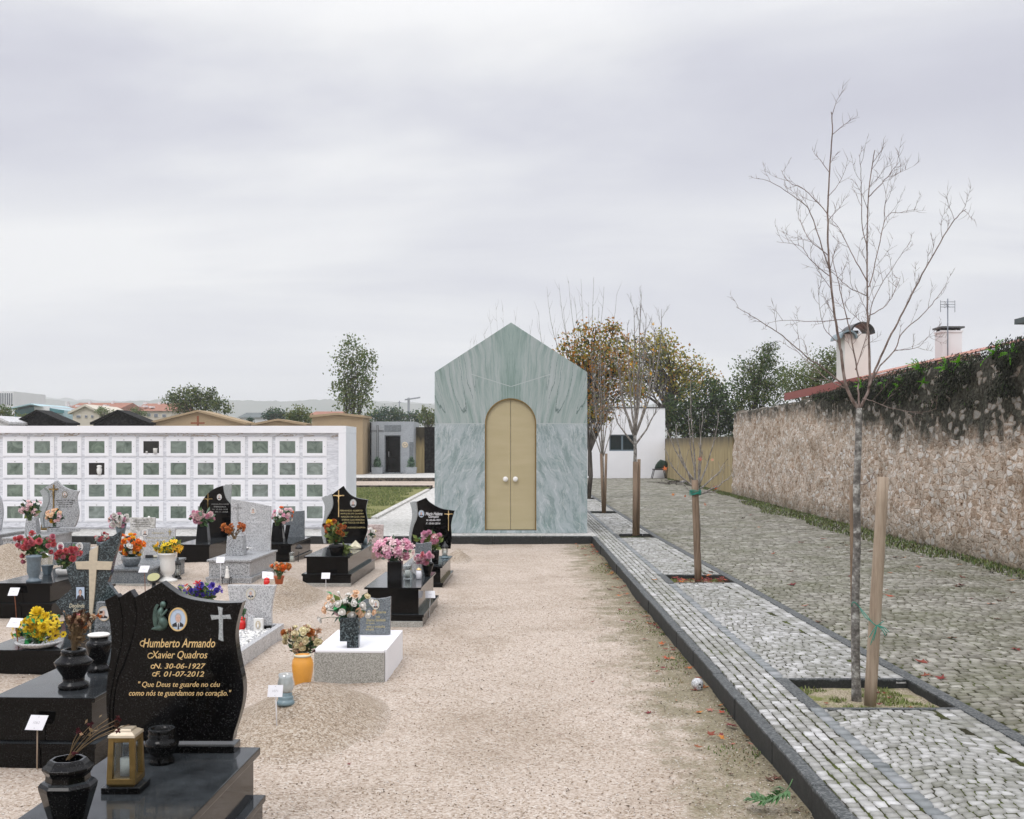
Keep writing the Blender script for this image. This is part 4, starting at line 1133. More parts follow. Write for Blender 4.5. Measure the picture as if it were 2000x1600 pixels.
# walls right of it; black strip as the dark gap left of it
sd = MB().box(xpx(809.5, 64), 64, .1, xpx(829, 64), 64.3, zpx(834.5, 64))
tag(sd.build('plaster_wall', M['ochre']), 'short ochre plaster wall right of the grey modern chapel', 'wall')
tag(MB().box(xpx(829.3, 64), 63.95, .1, xpx(862, 64), 64.3, zpx(834, 64)).build('plaster_wall', M['black_roof']), 'sooty black wall beside the green marble tomb', 'wall')
tag(MB().box(xpx(711, 65), 65.2, .1, xpx(724, 65), 65.5, zpx(826, 65)).build('plaster_wall', M['black_roof']), 'black strip standing in for the dark gap between sandstone chapel and grey chapel', 'wall')  # black slab painted in for the shade of the gap between chapels
for px0, lab in ((732, 'left of the chapel door'), (798, 'right of the chapel door')):
    X = xpx(px0 + 5, YG - .7); kq = F / (YG - .7)
    p_ = tag(MB().frust((X, YG - .7), .27, .2, .31, .22, PZ + .192, zpx(913, YG - .7)).build('planter', M['chapel_grey'], bevel=.015), 'grey square planter standing ' + lab, 'planter', 'planters beside the chapel door')
    z0 = zpx(914, YG - .7)
    n = 520
    g = np.random.default_rng(int(px0))
    th = g.uniform(0, 2 * np.pi, n); rr = np.sqrt(g.random(n)); hh = g.random(n) ** .8
    P = np.stack([X + rr * .24 * np.cos(th) * (1 - .4 * hh), YG - .7 + rr * .2 * np.sin(th), z0 + hh * .62 * (1 - .35 * rr)], 1)
    dd = g.normal(0, 1, (n, 3)); dd[:, 2] = abs(dd[:, 2]) + .6; dd /= np.linalg.norm(dd, axis=1)[:, None]
    ss = np.cross(dd, g.normal(0, 1, (n, 3))); ss /= np.linalg.norm(ss, axis=1)[:, None]
    v = np.stack([P, P + dd * .05 + ss * .02, P + dd * .11, P + dd * .05 - ss * .02], 1)
    tag(np_mesh('shrub', v.reshape(-1, 3), np.arange(n * 4).reshape(-1, 4), [M['leaf_dark'], M['leaf_pale']], g.integers(0, 2, n)), 'small shrub growing in the planter ' + lab, 'shrub', 'shrubs beside the chapel door')

# ------------------------------------------------------------------ town in the distance
M['town_wall'] = plain('cream_render', (0.58, 0.53, 0.44), 0.8, var=0.05, scale=.3)
M['town_white'] = plain('town_white_render', (0.72, 0.72, 0.73), 0.8, var=0.04, scale=.3)
M['roof_tile'] = plain('red_roof_tiles', (0.30, 0.13, 0.085), 0.85, var=0.22, scale=2.0)
M['roof_dark'] = plain('dark_roof', (0.09, 0.11, 0.11), 0.7, var=0.1)
M['teal_glass'] = plain('teal_curtain_glass', (0.05, 0.18, 0.20), 0.15, var=0.2, scale=.4)
M['teal_metal'] = plain('pale_teal_cladding', (0.36, 0.52, 0.56), 0.5, var=0.06, scale=.5)
M['win_grey'] = plain('distant_window', (0.16, 0.18, 0.21), 0.3, var=0.2)


def block(name, label, cat, x0, x1, ytop, Y, depth, wall_m, roof_m=None, ridge=None, wins=(), group=None, gable=False):
    a, c = xpx(x0, Y), xpx(x1, Y); zt = zpx(ytop, Y)
    r = thing(name, label, cat, ((a + c) / 2, Y, -.25), 0, group)
    if gable:
        xa = (a + c) / 2; zr = zpx(ridge, Y)
        MB().prism([(a, -.25), (c, -.25), (c, zt), (xa, zr - .25), (a, zt)], Y, Y + depth).build('wall', wall_m, r)
        MB().prism([(a - .5, zt - .35), (xa, zr - .2), (c + .5, zt - .35), (c + .5, zt - .05), (xa, zr + .1), (a - .5, zt - .05)], Y - .4, Y + depth).build('roof', roof_m, r)
    else:
        MB().box(a, Y, -.25, c, Y + depth, zt).build('wall', wall_m, r)
        if roof_m and ridge:
            zr = zpx(ridge, Y)
            e = .4
            MB().add([(a - e, Y - e, zt + .01), (c + e, Y - e, zt + .01), (c + e, Y + depth + e, zt + .01), (a - e, Y + depth + e, zt + .01), (a - e, Y + depth / 2, zr), (c + e, Y + depth / 2, zr)],
                     [(0, 1, 5, 4), (2, 3, 4, 5), (0, 4, 3), (1, 2, 5), (3, 2, 1, 0)]).build('roof', roof_m, r)
    for (u0, u1, v0, v1) in wins:
        f_ = MB().box(xpx(u0, Y), Y - .12, zpx(v1, Y), xpx(u1, Y), Y - .01, zpx(v0, Y)).build('window', M['town_white'], r)
        um, e_ = (u0 + u1) / 2, .5
        MB().box(xpx(u0 + e_, Y), Y - .15, zpx(v1 - e_, Y), xpx(u1 - e_, Y), Y - .121, zpx(v0 + e_, Y)).build('pane', M['win_grey'], f_)
    return r


YT = 190.0
t1 = block('apartment_block', 'cream block with red tiled roof, left of the two in the distance', 'building', 125, 224, 802, YT, 16, M['town_wall'], M['roof_tile'], 783.5,
           [(129, 138, 805, 812), (129, 138, 819, 825), (200, 208, 806, 813)], 'red roofed blocks in the distance')
for (u, v) in ((139, 790), (158, 791), (178, 792), (211, 790)):
    MB().box(xpx(u, YT + 4), YT + 1.5, zpx(v + 3, YT), xpx(u + 6, YT + 4), YT + 3.2, zpx(v, YT)).build('roof_window', M['town_white'], t1)
for u in (127, 172, 217):
    MB().box(xpx(u, YT + 7), YT + 7, zpx(790, YT), xpx(u + 4, YT + 7), YT + 8, zpx(780.5, YT)).build('chimney', M['town_white'], t1)
t2 = block('apartment_block', 'cream block with red tiled roof beside the bushy tree in the distance', 'building', 260, 334, 803, YT + 12, 16, M['town_wall'], M['roof_tile'], 785,
           [(287, 295, 807, 814), (301, 309, 808, 815), (317, 325, 809, 815)], 'red roofed blocks in the distance')
for (u, v) in ((274, 791), (287, 791.5), (300, 793)):
    MB().box(xpx(u, YT + 16), YT + 13.5, zpx(v + 3, YT + 12), xpx(u + 6, YT + 16), YT + 15.2, zpx(v, YT + 12)).build('roof_window', M['town_white'], t2)
for u in (280, 308):
    MB().box(xpx(u, YT + 19), YT + 19, zpx(792, YT + 12), xpx(u + 5, YT + 19), YT + 20, zpx(782.5, YT + 12)).build('chimney', M['town_white'], t2)
block('gabled_house', 'cream gabled house in front of the red roofed block', 'house', 142, 193, 804, 150, 12, M['town_wall'], M['town_wall'], 791, [(149.5, 158, 811, 816), (166, 171, 811, 816), (178, 183, 811, 816)], None, True)
wt = block('office_tower', 'white building with tall vertical fins at the left edge', 'building', -40, 26, 764.5, 260, 18, M['town_white'])
for u in (1, 5, 9.5, 14, 18, 22.5):
    MB().box(xpx(u, 260), 259.85, zpx(791, 260), xpx(u + 1.6, 260), 259.99, zpx(768, 260)).build('window', M['win_grey'], wt)
tg = thing('glass_building', 'low teal glass building with a thin sloping roof', 'building', (xpx(70, 170), 170, -.25))
Yt = 170
MB().box(xpx(67, Yt), Yt, -.25, xpx(97, Yt), Yt + 14, zpx(793.5, Yt)).build('wall', M['town_white'], tg)
MB().prism([(xpx(26, Yt), -.2), (xpx(66.9, Yt), -.2), (xpx(66.9, Yt), zpx(793, Yt)), (xpx(26, Yt), zpx(801, Yt))], Yt + .5, Yt + 14).build('glass_front', M['teal_glass'], tg)
MB().prism([(xpx(22, Yt), zpx(800, Yt)), (xpx(66, Yt), zpx(791, Yt)), (xpx(84, Yt), zpx(794, Yt)), (xpx(66, Yt), zpx(788.5, Yt)), (xpx(22, Yt), zpx(798, Yt))], Yt - 1.2, Yt + 13).build('roof', M['teal_metal'], tg)
MB().prism([(xpx(97.1, Yt), -.2), (xpx(122, Yt), -.2), (xpx(122, Yt), zpx(801, Yt)), (xpx(97.1, Yt), zpx(797, Yt))], Yt + .2, Yt + 13).build('side_wing', M['teal_metal'], tg)
MB().prism([(xpx(97.3, Yt), zpx(806, Yt)), (xpx(125, Yt), zpx(807, Yt)), (xpx(125, Yt), zpx(801.3, Yt)), (xpx(97.3, Yt), zpx(797.2, Yt))], Yt - .1, Yt + .15).build('window', M['teal_glass'], tg)
block('distant_house', 'white house with a flat dark roof, small in the distance', 'house', 468, 520, 816, 200, 14, M['town_white'], M['roof_dark'], 804, [(472, 480, 820, 824)])
block('distant_house', 'low red roofed house behind the sandstone chapel', 'house', 604, 655, 812, 140, 14, M['town_wall'], M['roof_tile'], 800.5)
# a tower crane and lamp masts beyond
tc_ = thing('tower_crane', 'tiny tower crane on the skyline left of the green tomb', 'crane', (xpx(798, 700), 700, -.25))
MB().box(xpx(798, 700) - .7, 700, -.2, xpx(798, 700) + .7, 701.4, zpx(777, 700)).build('mast', M['win_grey'], tc_)
MB().tube([(xpx(791, 700), 699, zpx(781, 700)), (xpx(821, 700), 699, zpx(776.5, 700))], .5, 4).build('jib', M['win_grey'], tc_)
pm = thing('pylon', 'thin mast standing among the trees left of the crane', 'mast', (xpx(780, 300), 300, -.25))
MB().tube([(xpx(780, 300), 300, -.2), (xpx(780, 300), 300, zpx(783, 300))], [.3, .12], 6).build('pole', M['win_grey'], pm)
MB().tube([(xpx(777, 300), 300, zpx(787, 300)), (xpx(783, 300), 300, zpx(786, 300))], .08, 5).build('crossarm', M['win_grey'], pm)

# ------------------------------------------------------------------ houses behind the stone wall
M['pink_tile'] = plain('clay_roof_tiles', (0.40, 0.20, 0.155), 0.8, var=0.14, scale=3.0)
M['fascia'] = plain('red_fascia', (0.27, 0.065, 0.05), 0.6, var=0.1, scale=3.0)
M['cream_paint'] = plain('cream_chimney_render', (0.70, 0.69, 0.65), 0.8, var=0.05, scale=2.0)
XE = 10.0
hs = thing('tiled_house', 'house behind the stone wall with red fascia and clay tiled roof', 'house', (XE, 32, 0))
MB().box(XE + .4, 24.8, -.2, XE + 7, 40.5, 3.6).build('wall', M['cream_paint'], hs)
ye0, ye1 = F * XE / 900.0, F * XE / 535.0


def eave(y): return 3.87 - (y - ye0) / (ye1 - ye0) * 0.14


tm = MB()
NR = 150
prof = []
for i in range(NR):
    y = ye0 - .4 + (ye1 - ye0 + .5) * i / (NR - 1)
    wv2 = .045 * abs(math.sin(y * math.pi / .22))
    prof.append((y, wv2))
vs, fs = [], []
for i, (y, w2) in enumerate(prof):
    for j in range(7):
        x = XE + j * .55
        vs.append((x, y, eave(y) + .02 + w2 + .24 * (x - XE)))
for i in range(NR - 1):
    for j in range(6): fs.append((i * 7 + j, i * 7 + j + 1, (i + 1) * 7 + j + 1, (i + 1) * 7 + j))
tm.add(vs, fs)
nb_ = len(tm.v)
tm.add([(XE, ye0 - .4, eave(ye0) - .1), (XE, ye1 + .1, eave(ye1) - .1), (XE, ye1 + .1, eave(ye1) + .02), (XE, ye0 - .4, eave(ye0) + .02)], [(0, 1, 2, 3)])
tm.build('roof', M['pink_tile'], hs, recalc=False)
yf0 = F * XE / 682.0
MB().add([(XE - .04, yf0, eave(yf0) - .19), (XE - .04, ye1 + .1, eave(ye1) - .19), (XE - .04, ye1 + .1, eave(ye1) + .07), (XE - .04, yf0, eave(yf0) + .07),
          (XE - .003, yf0, eave(yf0) - .19), (XE - .003, ye1 + .1, eave(ye1) - .19), (XE - .003, ye1 + .1, eave(ye1) + .07), (XE - .003, yf0, eave(yf0) + .07)],
         [(0, 1, 2, 3), (7, 6, 5, 4), (0, 4, 5, 1), (3, 2, 6, 7), (0, 3, 7, 4), (1, 5, 6, 2)]).build('fascia', M['fascia'], hs)
Y1 = 34.5
cx_, cw = xpx(1674, Y1), 24 / F * Y1
c1 = MB().box(cx_ - cw, Y1, 3.4, cx_ + cw, Y1 + .9, zpx(652, Y1)).build('chimney', M['cream_paint'], hs, bevel=.01)
for (ux, uy, r_, mt, tilt) in ((1683, 652, 24, 'black_metal', 0.0), (1655, 662, 17, 'blue_glaze', 0.0)):
    X, _, Z = A(ux, uy, Y1); rr = r_ / F * Y1
    ar = [(X + rr * math.cos(a), Z + rr * .95 * math.sin(a)) for a in np.linspace(math.pi, 0, 15)]
    ai = [(X + (rr - .05) * math.cos(a), Z + (rr - .05) * .95 * math.sin(a)) for a in np.linspace(math.pi, 0, 15)]
    cp_ = MB()
    y0_ = Y1 - .12 if mt == 'black_metal' else Y1 - .2
    for i in range(14): cp_.prism([ar[i], ar[i + 1], ai[i + 1], ai[i]], y0_, y0_ + 1.1)
    cp_.build('cowl', M[mt], c1, weld=True)
cp_ = MB().box(cx_ - cw * .95, Y1 + .1, zpx(652, Y1) + .001, cx_ + cw * .2, Y1 + .8, zpx(645, Y1)).build('flue_box', M['black_metal'], c1)
Y2 = 33.2
cx_, cw = xpx(1860, Y2), 19 / F * Y2
c2 = MB().box(cx_ - cw, Y2, 3.4, cx_ + cw, Y2 + .6, zpx(649, Y2)).box(cx_ - cw - .03, Y2 - .03, zpx(649, Y2) + .001, cx_ + cw + .03, Y2 + .63, zpx(645.5, Y2)).build('chimney', M['town_white'], hs)
cc = MB()
for sx_ in (-1, 1):
    for sy_ in (.04, .5): cc.box(cx_ + sx_ * (cw - .07) - .04, Y2 + sy_, zpx(645.5, Y2) + .001, cx_ + sx_ * (cw - .07) + .04, Y2 + sy_ + .07, zpx(641, Y2))
cc.box(cx_ - cw - .06, Y2 - .05, zpx(641, Y2) + .001, cx_ + cw + .06, Y2 + .65, zpx(637.5, Y2))
cc.build('cap', M['kerb_granite'], c2)
an_ = MB()
axx, _, _ = A(1851, 0, Y2 - .15)
an_.tube([(axx, Y2 - .15, 3.5), (axx, Y2 - .15, zpx(585, Y2))], .018, 6)
for k_ in range(3):
    zq = zpx(591 + k_ * 5, Y2); an_.tube([(axx - .22, Y2 - .15, zq), (axx + .22, Y2 - .15, zq)], .009, 4)
for sx_ in (-1, 1): an_.tube([(axx + sx_ * .21, Y2 - .15, zpx(588, Y2)), (axx + sx_ * .21, Y2 - .15, zpx(611, Y2))], .008, 4)
for k_ in range(4): an_.tube([(axx - .2, Y2 - .4 - .0 * k_, zpx(592 + 4 * k_, Y2)), (axx + .05, Y2 - .1, zpx(600, Y2))], .007, 4)
an_.build('aerial', M['win_grey'], hs)
nh = thing('neighbour_house', 'second house behind the wall with only its dark eave corner showing', 'house', (11.5, 20, 0))
MB().box(9.75, 12.5, -.2, 14, 19.8, 4.12).build('wall', M['cream_paint'], nh)
MB().box(9.32, 12.0, 4.14, 14.4, 20.9, 4.24).build('roof', M['roof_dark'], nh)
# ------------------------------------------------------------------ trees
def bark(name, cols, pos=(0.38, 0.5, 0.62), sc=(40, 40, 14)):
    m, t, b = new_mat(name)
    co_ = obj_co(t, sc)
    n = nd(t, 'ShaderNodeTexNoise', {'Vector': co_, 'Scale': 1.0, 'Detail': 6.0, 'Roughness': 0.62}).outputs[0]
    t.links.new(ramp_(t, n, list(zip(pos, cols))), b.inputs['Base Color'])
    b.inputs['Roughness'].default_value = 0.85
    bump_(t, b, n, 0.5, 0.01)
    return m


M['bark_lichen'] = bark('lichened_bark', [(0.09, 0.083, 0.075), (0.19, 0.18, 0.165), (0.47, 0.47, 0.44)], (0.40, 0.53, 0.68), (22, 22, 26))
M['twig'] = bark('twig_bark', [(0.11, 0.075, 0.062), (0.19, 0.14, 0.12), (0.27, 0.215, 0.19)])
M['twig_grey'] = bark('grey_twig_bark', [(0.13, 0.115, 0.10), (0.22, 0.20, 0.18), (0.36, 0.34, 0.31)])
M['bark_dark'] = bark('dark_bark', [(0.03, 0.025, 0.02), (0.06, 0.05, 0.042), (0.10, 0.088, 0.075)], sc=(8, 8, 3))
M['stake'] = bark('weathered_stake_wood', [(0.22, 0.165, 0.115), (0.34, 0.265, 0.195), (0.42, 0.345, 0.265)], (0.3, 0.5, 0.7), (30, 30, 2.5))
M['stake_brown'] = bark('brown_stake_wood', [(0.11, 0.075, 0.05), (0.20, 0.14, 0.095), (0.28, 0.205, 0.145)], (0.3, 0.5, 0.7), (30, 30, 2.5))
M['twine'] = plain('green_plastic_twine', (0.01, 0.21, 0.15), 0.4, var=0.15)
M['tan_wood'] = M['stake']


def twigs(mb, pts, rad, r, depth, length, n=6, spread=0.7, lift=0.35, start=0.35, minr=0.0016):
    """side shoots along a branch, recursively"""
    P = [Vector(p) for p in pts]
    L = sum((P[i + 1] - P[i]).length for i in range(len(P) - 1))
    for q in range(n):
        f = start + (1 - start) * (q + r.random()) / n
        i = min(int(f * (len(P) - 1)), len(P) - 2)
        u = f * (len(P) - 1) - i
        p = P[i].lerp(P[i + 1], u)
        d = (P[i + 1] - P[i]).normalized()
        a = r.uniform(0, 2 * math.pi)
        s_ = d.cross(Vector((math.cos(a), math.sin(a), 0.2)))
        if s_.length < .1: continue
        s_.normalize()
        dirv = (d * (1 - spread * .5) + s_ * spread + Vector((0, 0, lift))).normalized()
        ln = length * r.uniform(.45, 1.1) * (1.15 - .55 * f)
        pp, cur = [p], p
        for k_ in range(4):
            dirv = (dirv + Vector((r.uniform(-.28, .28), r.uniform(-.28, .28), r.uniform(-.08, .25)))).normalized()
            cur = cur + dirv * ln / 4; pp.append(cur)
        r0 = max(minr, rad * .5)
        mb.tube(pp, [r0 * (1 - .18 * k_) for k_ in range(5)], 4 if depth > 0 else 3, caps=False)
        if depth > 0: twigs(mb, pp, r0 * .8, r, depth - 1, ln * .5, max(2, n - 2), spread, lift, .3, minr)


def wob(pts, r, amp):
    return [tuple(c + r.uniform(-amp, amp) for c in p) for p in pts]


# ---- the bare young tree in the nearest pit
YB = 8.06
tr = thing('bare_tree', 'tall leafless young tree with lichened trunk in the nearest tree pit', 'tree', (xpx(1672, YB), YB, PZ - .07), 0, 'young trees in the pits')
rt = random.Random(12)
main = [((1673, 1378), (1671, 1250), (1671, 1160), (1674, 1050), (1673, 960), (1676, 880), (1677, 830), (1678, 797))]
tk = MB()
pts = [A(x, y, YB) for x, y in catmull(main[0], 4)]
n = len(pts)
tk.tube(pts, [(.036 if i < 2 else .031) - .010 * i / n for i in range(n)], 12)
tk.build('trunk', M['bark_lichen'], tr)
limbs = [  # (pixels, radius px at root, depth drift)
    ([(1677, 800), (1654, 758), (1644, 697), (1637, 655), (1629, 607), (1619, 512), (1617, 417), (1621, 333), (1626, 257), (1624, 219)], 7.5, -.10),
    ([(1678, 800), (1676, 765), (1676, 736), (1662, 656), (1648, 600), (1636, 545), (1625, 500)], 4.6, .25),
    ([(1678, 800), (1698, 752), (1697, 670), (1694, 607), (1693, 512), (1696, 379), (1708, 293)], 6.5, .12),
    ([(1696, 756), (1720, 697), (1747, 642), (1775, 587), (1800, 539), (1844, 461), (1869, 424), (1886, 409)], 5.0, -.3),
    ([(1698, 752), (1720, 714), (1747, 684), (1764, 648), (1802, 615), (1830, 582), (1846, 560)], 3.6, .35),
    ([(1652, 755), (1600, 713), (1582, 703), (1536, 662), (1500, 637), (1461, 613), (1438, 600)], 3.6, -.35),
    ([(1654, 760), (1615, 741), (1596, 722), (1560, 690), (1540, 668)], 2.6, .4),
    ([(1660, 622), (1629, 626), (1580, 628), (1533, 626), (1495, 632)], 2.2, .2),
    ([(1619, 520), (1611, 501), (1583, 417), (1564, 394), (1514, 360), (1480, 348)], 3.0, -.25),
    ([(1617, 425), (1613, 413), (1571, 371), (1541, 356), (1526, 333)], 2.6, .25),
    ([(1618, 500), (1583, 470), (1564, 436), (1556, 410)], 2.0, .3),
    ([(1621, 540), (1583, 508), (1564, 482), (1518, 472)], 2.0, -.3),
    ([(1693, 550), (1667, 501), (1644, 455), (1619, 421)], 2.6, .15),
    ([(1693, 578), (1659, 562), (1629, 535), (1612, 520)], 2.2, -.1),
    ([(1696, 385), (1728, 352), (1745, 330), (1758, 314)], 2.2, -.2),
    ([(1697, 560), (1701, 550), (1716, 485), (1731, 424), (1760, 415), (1793, 409)], 2.6, .25),
    ([(1716, 485), (1727, 430), (1731, 375), (1740, 340)], 1.6, .3),
    ([(1696, 618), (1731, 596), (1751, 562), (1758, 540)], 2.2, .3),
    ([(1697, 640), (1705, 588), (1743, 523), (1777, 474)], 2.2, -.3),
    ([(1694, 480), (1684, 436), (1682, 341), (1678, 302)], 2.4, -.15),
    ([(1685, 778), (1697, 781), (1747, 799), (1797, 805), (1830, 799)], 1.9, -.3),
    ([(1747, 684), (1790, 680), (1812, 660), (1830, 655)], 1.5, .4),
    ([(1640, 672), (1610, 640), (1600, 590), (1598, 560)], 1.8, -.2),
    ([(1671, 722), (1690, 665), (1698, 620)], 2.5, .2),
]
br = MB()
for pl, r0, dr_ in limbs:
    cp = catmull(pl, 5)
    L = len(cp)
    pts = []
    for i, (x, y) in enumerate(cp):
        d_ = YB + dr_ * (i / L) ** 1.1 * (1.0 if L > 20 else .8)
        pts.append(A(x + rt.uniform(-.8, .8), y + rt.uniform(-.8, .8), d_))
    rad = r0 / 2 / F * YB
    rads = [rad * (1 - .78 * (i / L) ** .8) for i in range(L)]
    br.tube(pts, rads, 7)
    big_ = r0 > 4
    twigs(br, pts, rad * .42, rt, 1, .36 if big_ else .26, 9 if big_ else 6, .75, .30, .38 if big_ else .2, .0017)
br.tube(wob([A(1676, 948, YB), A(1690, 946, YB - .1), A(1700, 938, YB - .16), A(1708, 922, YB - .2)], rt, .002), .003, 4)
br.build('branches', M['twig'], tr)

sk = [((1725, 932), (1699, 1378), YB - .22, 11.5, 'stake', 'thick pale round stake leaning beside the nearest bare tree'), ((1663, 948), (1668, 1352), YB + .16, 4.4, 'stake_brown', 'thin brown stake half hidden behind the nearest bare trunk')]
for (tp, bt, Yv, rp, mt, lab) in sk:
    p0, p1 = A(*bt, Yv), A(*tp, Yv)
    q = [tuple(np.array(p0) + (np.array(p1) - np.array(p0)) * k_ / 8) for k_ in range(9)]
    rr = rp / F * Yv
    tag(MB().tube(q, [rr * (1.03 - .01 * k_) for k_ in range(9)], 16).build('tree_stake', M[mt]), lab, 'stake', 'stakes of the young trees')
tw = MB()
Ys = YB - .24
loop = [A(1680, 1196, YB + .04), A(1664, 1186, YB - .0), A(1668, 1176, YB - .05), A(1682, 1190, YB - .07), A(1700, 1212, Ys - .03), A(1712, 1222, Ys - .06), A(1722, 1216, Ys), A(1726, 1214, Ys + .06)]
tw.tube(catmull(loop, 4), .0035, 6)
tw.tube(catmull([A(1680, 1190, YB), A(1690, 1206, YB - .1), A(1702, 1214, Ys - .045)], 4), .003, 6)
for e_ in ((1697, 1246), (1700, 1260), (1706, 1252), (1730, 1243), (1737, 1235), (1733, 1238)):
    tw.tube(catmull([A(1713, 1222, Ys - .062), A((1713 + e_[0]) / 2 + 1, (1222 + e_[1]) / 2 - 3, Ys - .08), A(*e_, Ys - .085)], 4), [.003] * 8 + [.0016], 5)
tag(tw.build('tie', M['twine']), 'green plastic twine tying the nearest bare tree to its pale stake', 'twine')


def fan_tree(label, base, Y, fork, tips, r0, seed, twig_len, mat_tr, mat_br, group=None, name='bare_tree', ntw=8, depth=1, zb=None):
    """slim trunk to the fork, then steep limbs towards the tips (all in photo pixels at distance Y)"""
    r = random.Random(seed)
    b0 = A(*base, Y)
    t_ = thing(name, label, 'tree', (b0[0], Y, b0[2]), 0, group)
    f0 = A(*fork, Y)
    pts = [tuple(np.array(b0) + (np.array(f0) - np.array(b0)) * k_ / 6 + np.array([r.uniform(-.01, .01), r.uniform(-.01, .01), 0]) * (0 < k_ < 6)) for k_ in range(7)]
    rr = r0 / F * Y
    MB().tube(pts, [rr * (1.1 - .3 * k_ / 6) for k_ in range(7)], 10).build('trunk', mat_tr, t_)
    bm_ = MB()
    for (tx, ty, st, bow) in tips:
        s0 = np.array(b0) + (np.array(f0) - np.array(b0)) * st
        e0 = np.array(A(tx, ty, Y + r.uniform(-.05, .05) * (abs(tx - fork[0]) + 30) / 30 * Y / 22))
        q = []
        for k_ in range(8):
            u = k_ / 7
            p = s0 + (e0 - s0) * u
            p[0] += bow * math.sin(u * math.pi) * (e0[0] - s0[0]) + r.uniform(-.012, .012)
            p[2] += r.uniform(-.012, .012)
            q.append(tuple(p))
        q[0] = tuple(s0)
        rad = rr * .55
        bm_.tube(q, [rad * (1 - .8 * (k_ / 7) ** .8) for k_ in range(8)], 6)
        twigs(bm_, q, rad * .45, r, depth, twig_len, ntw, .6, .35, .25, .0016 * max(1, Y / 11))
    bm_.build('branches', mat_br, t_)
    return t_


# second pit: sapling sprouting round a cut trunk tied to its stake
Y2_ = 14.9
t2_ = fan_tree('low spreading sapling with a few orange leaves in the second pit', (1366, 1128), Y2_ + .08, (1362, 948), [
    (1348, 742, .9, .15), (1345, 800, .95, .2), (1320, 830, .9, .2), (1302, 842, 1, .1), (1372, 800, .95, .1), (1405, 806, .95, .15), (1372, 880, 1, .2), (1300, 880, .95, .2), (1416, 905, .95, .1), (1432, 925, .9, .15), (1330, 935, .85, .1), (1395, 960, .9, .2)],
    4.2, 21, .30, M['twig_grey'], M['twig_grey'], 'young trees in the pits', ntw=4)
p0, p1 = A(1363.5, 1137, Y2_ - .06), A(1357, 938, Y2_ - .06)
p2, p3 = A(1367, 1134, Y2_ - .0), A(1358, 940, Y2_ - .0)
tag(MB().tube([tuple(np.array(p0) + (np.array(p1) - np.array(p0)) * k_ / 6) for k_ in range(7)], 6.6 / F * Y2_, 14).build('tree_stake', M['stake_brown']), 'brown round stake in the second tree pit', 'stake', 'stakes of the young trees')
X, _, Z = A(1359, 963, Y2_ - .06)
tg_ = MB()
for k_ in range(5):
    q = [(X + .075 * math.cos(a), Y2_ - .02 + .11 * math.sin(a), Z - .012 * k_ + .03 + .01 * math.sin(a * 2 + k_)) for a in np.linspace(0, 2 * math.pi, 14)]
    tg_.tube(q, .006, 5)
tag(tg_.build('tie', M['twine']), 'green twine wound round the stake and sapling in the second pit', 'twine')

# third, fourth, fifth pits
fan_tree('slim leafless tree with steep twigs and two stakes in the third pit', (1242, 1045), 22.3, (1240, 850), [
    (1252, 575, .95, .1), (1238, 600, 1, .1), (1225, 640, 1, .25), (1205, 660, .98, .3), (1262, 610, 1, .2), (1280, 640, 1, .3), (1292, 605, .98, .3), (1230, 700, 1, .3), (1270, 700, .98, .3), (1250, 660, 1, .2), (1212, 720, .97, .3), (1290, 760, .9, .2), (1195, 790, .9, .2)],
    4.0, 31, .55, M['bark_lichen'], M['twig_grey'], 'young trees in the pits', ntw=9)
for (bt, tp, rp, lab) in (((1240, 1046), (1241, 902), 5.0, 'weathered stake in front of the trunk in the third pit'), ((1246, 1045), (1248, 897), 3.4, 'thinner stake right of the trunk in the third pit')):
    Yv = 22.12 if rp > 4 else 22.2
    tag(MB().tube([A(*bt, Yv), A((bt[0] + tp[0]) / 2, (bt[1] + tp[1]) / 2, Yv), A(*tp, Yv)], rp / F * Yv, 12).build('tree_stake', M['stake_brown']), lab, 'stake', 'stakes of the young trees')
fan_tree('thin leafless tree with pale twigs between two stakes in the fourth pit', (1178, 1001), 29.8, (1177, 890), [
    (1168, 700, .95, .1), (1182, 680, 1, .1), (1160, 740, .97, .2), (1150, 790, .95, .2), (1192, 720, 1, .2), (1200, 780, .95, .2), (1172, 650, 1, .1), (1155, 690, .97, .2)],
    2.6, 41, .6, M['twig_grey'], M['twig_grey'], 'young trees in the pits', ntw=8)
for (bt, tp, lab) in (((1178, 1002), (1174, 886), 'left one of the two brown stakes in the fourth pit'), ((1181, 1002), (1184, 886), 'right one of the two brown stakes in the fourth pit')):
    tag(MB().tube([A(*bt, 29.65), A(*tp, 29.65)], 2.6 / F * 29.65, 10).build('tree_stake', M['stake_brown']), lab, 'stake', 'stakes of the young trees')


# ---- leafy trees
def leaf_mat(name, c, var=.3):
    m = plain(name, c, 0.6, var=var, scale=1.2, spec=.25)
    t = m.node_tree; b = t.nodes['Principled BSDF']; s = b.inputs['Base Color'].links[0].from_socket
    tl = nd(t, 'ShaderNodeBsdfTranslucent', {0: nd(t, 'ShaderNodeHueSaturation', {'Saturation': 1.15, 'Value': 1.35, 'Color': s}).outputs[0]}).outputs[0]
    t.links.new(nd(t, 'ShaderNodeMixShader', {0: .42, 1: b.outputs[0], 2: tl}).outputs[0], t.nodes['Material Output'].inputs[0])
    return m


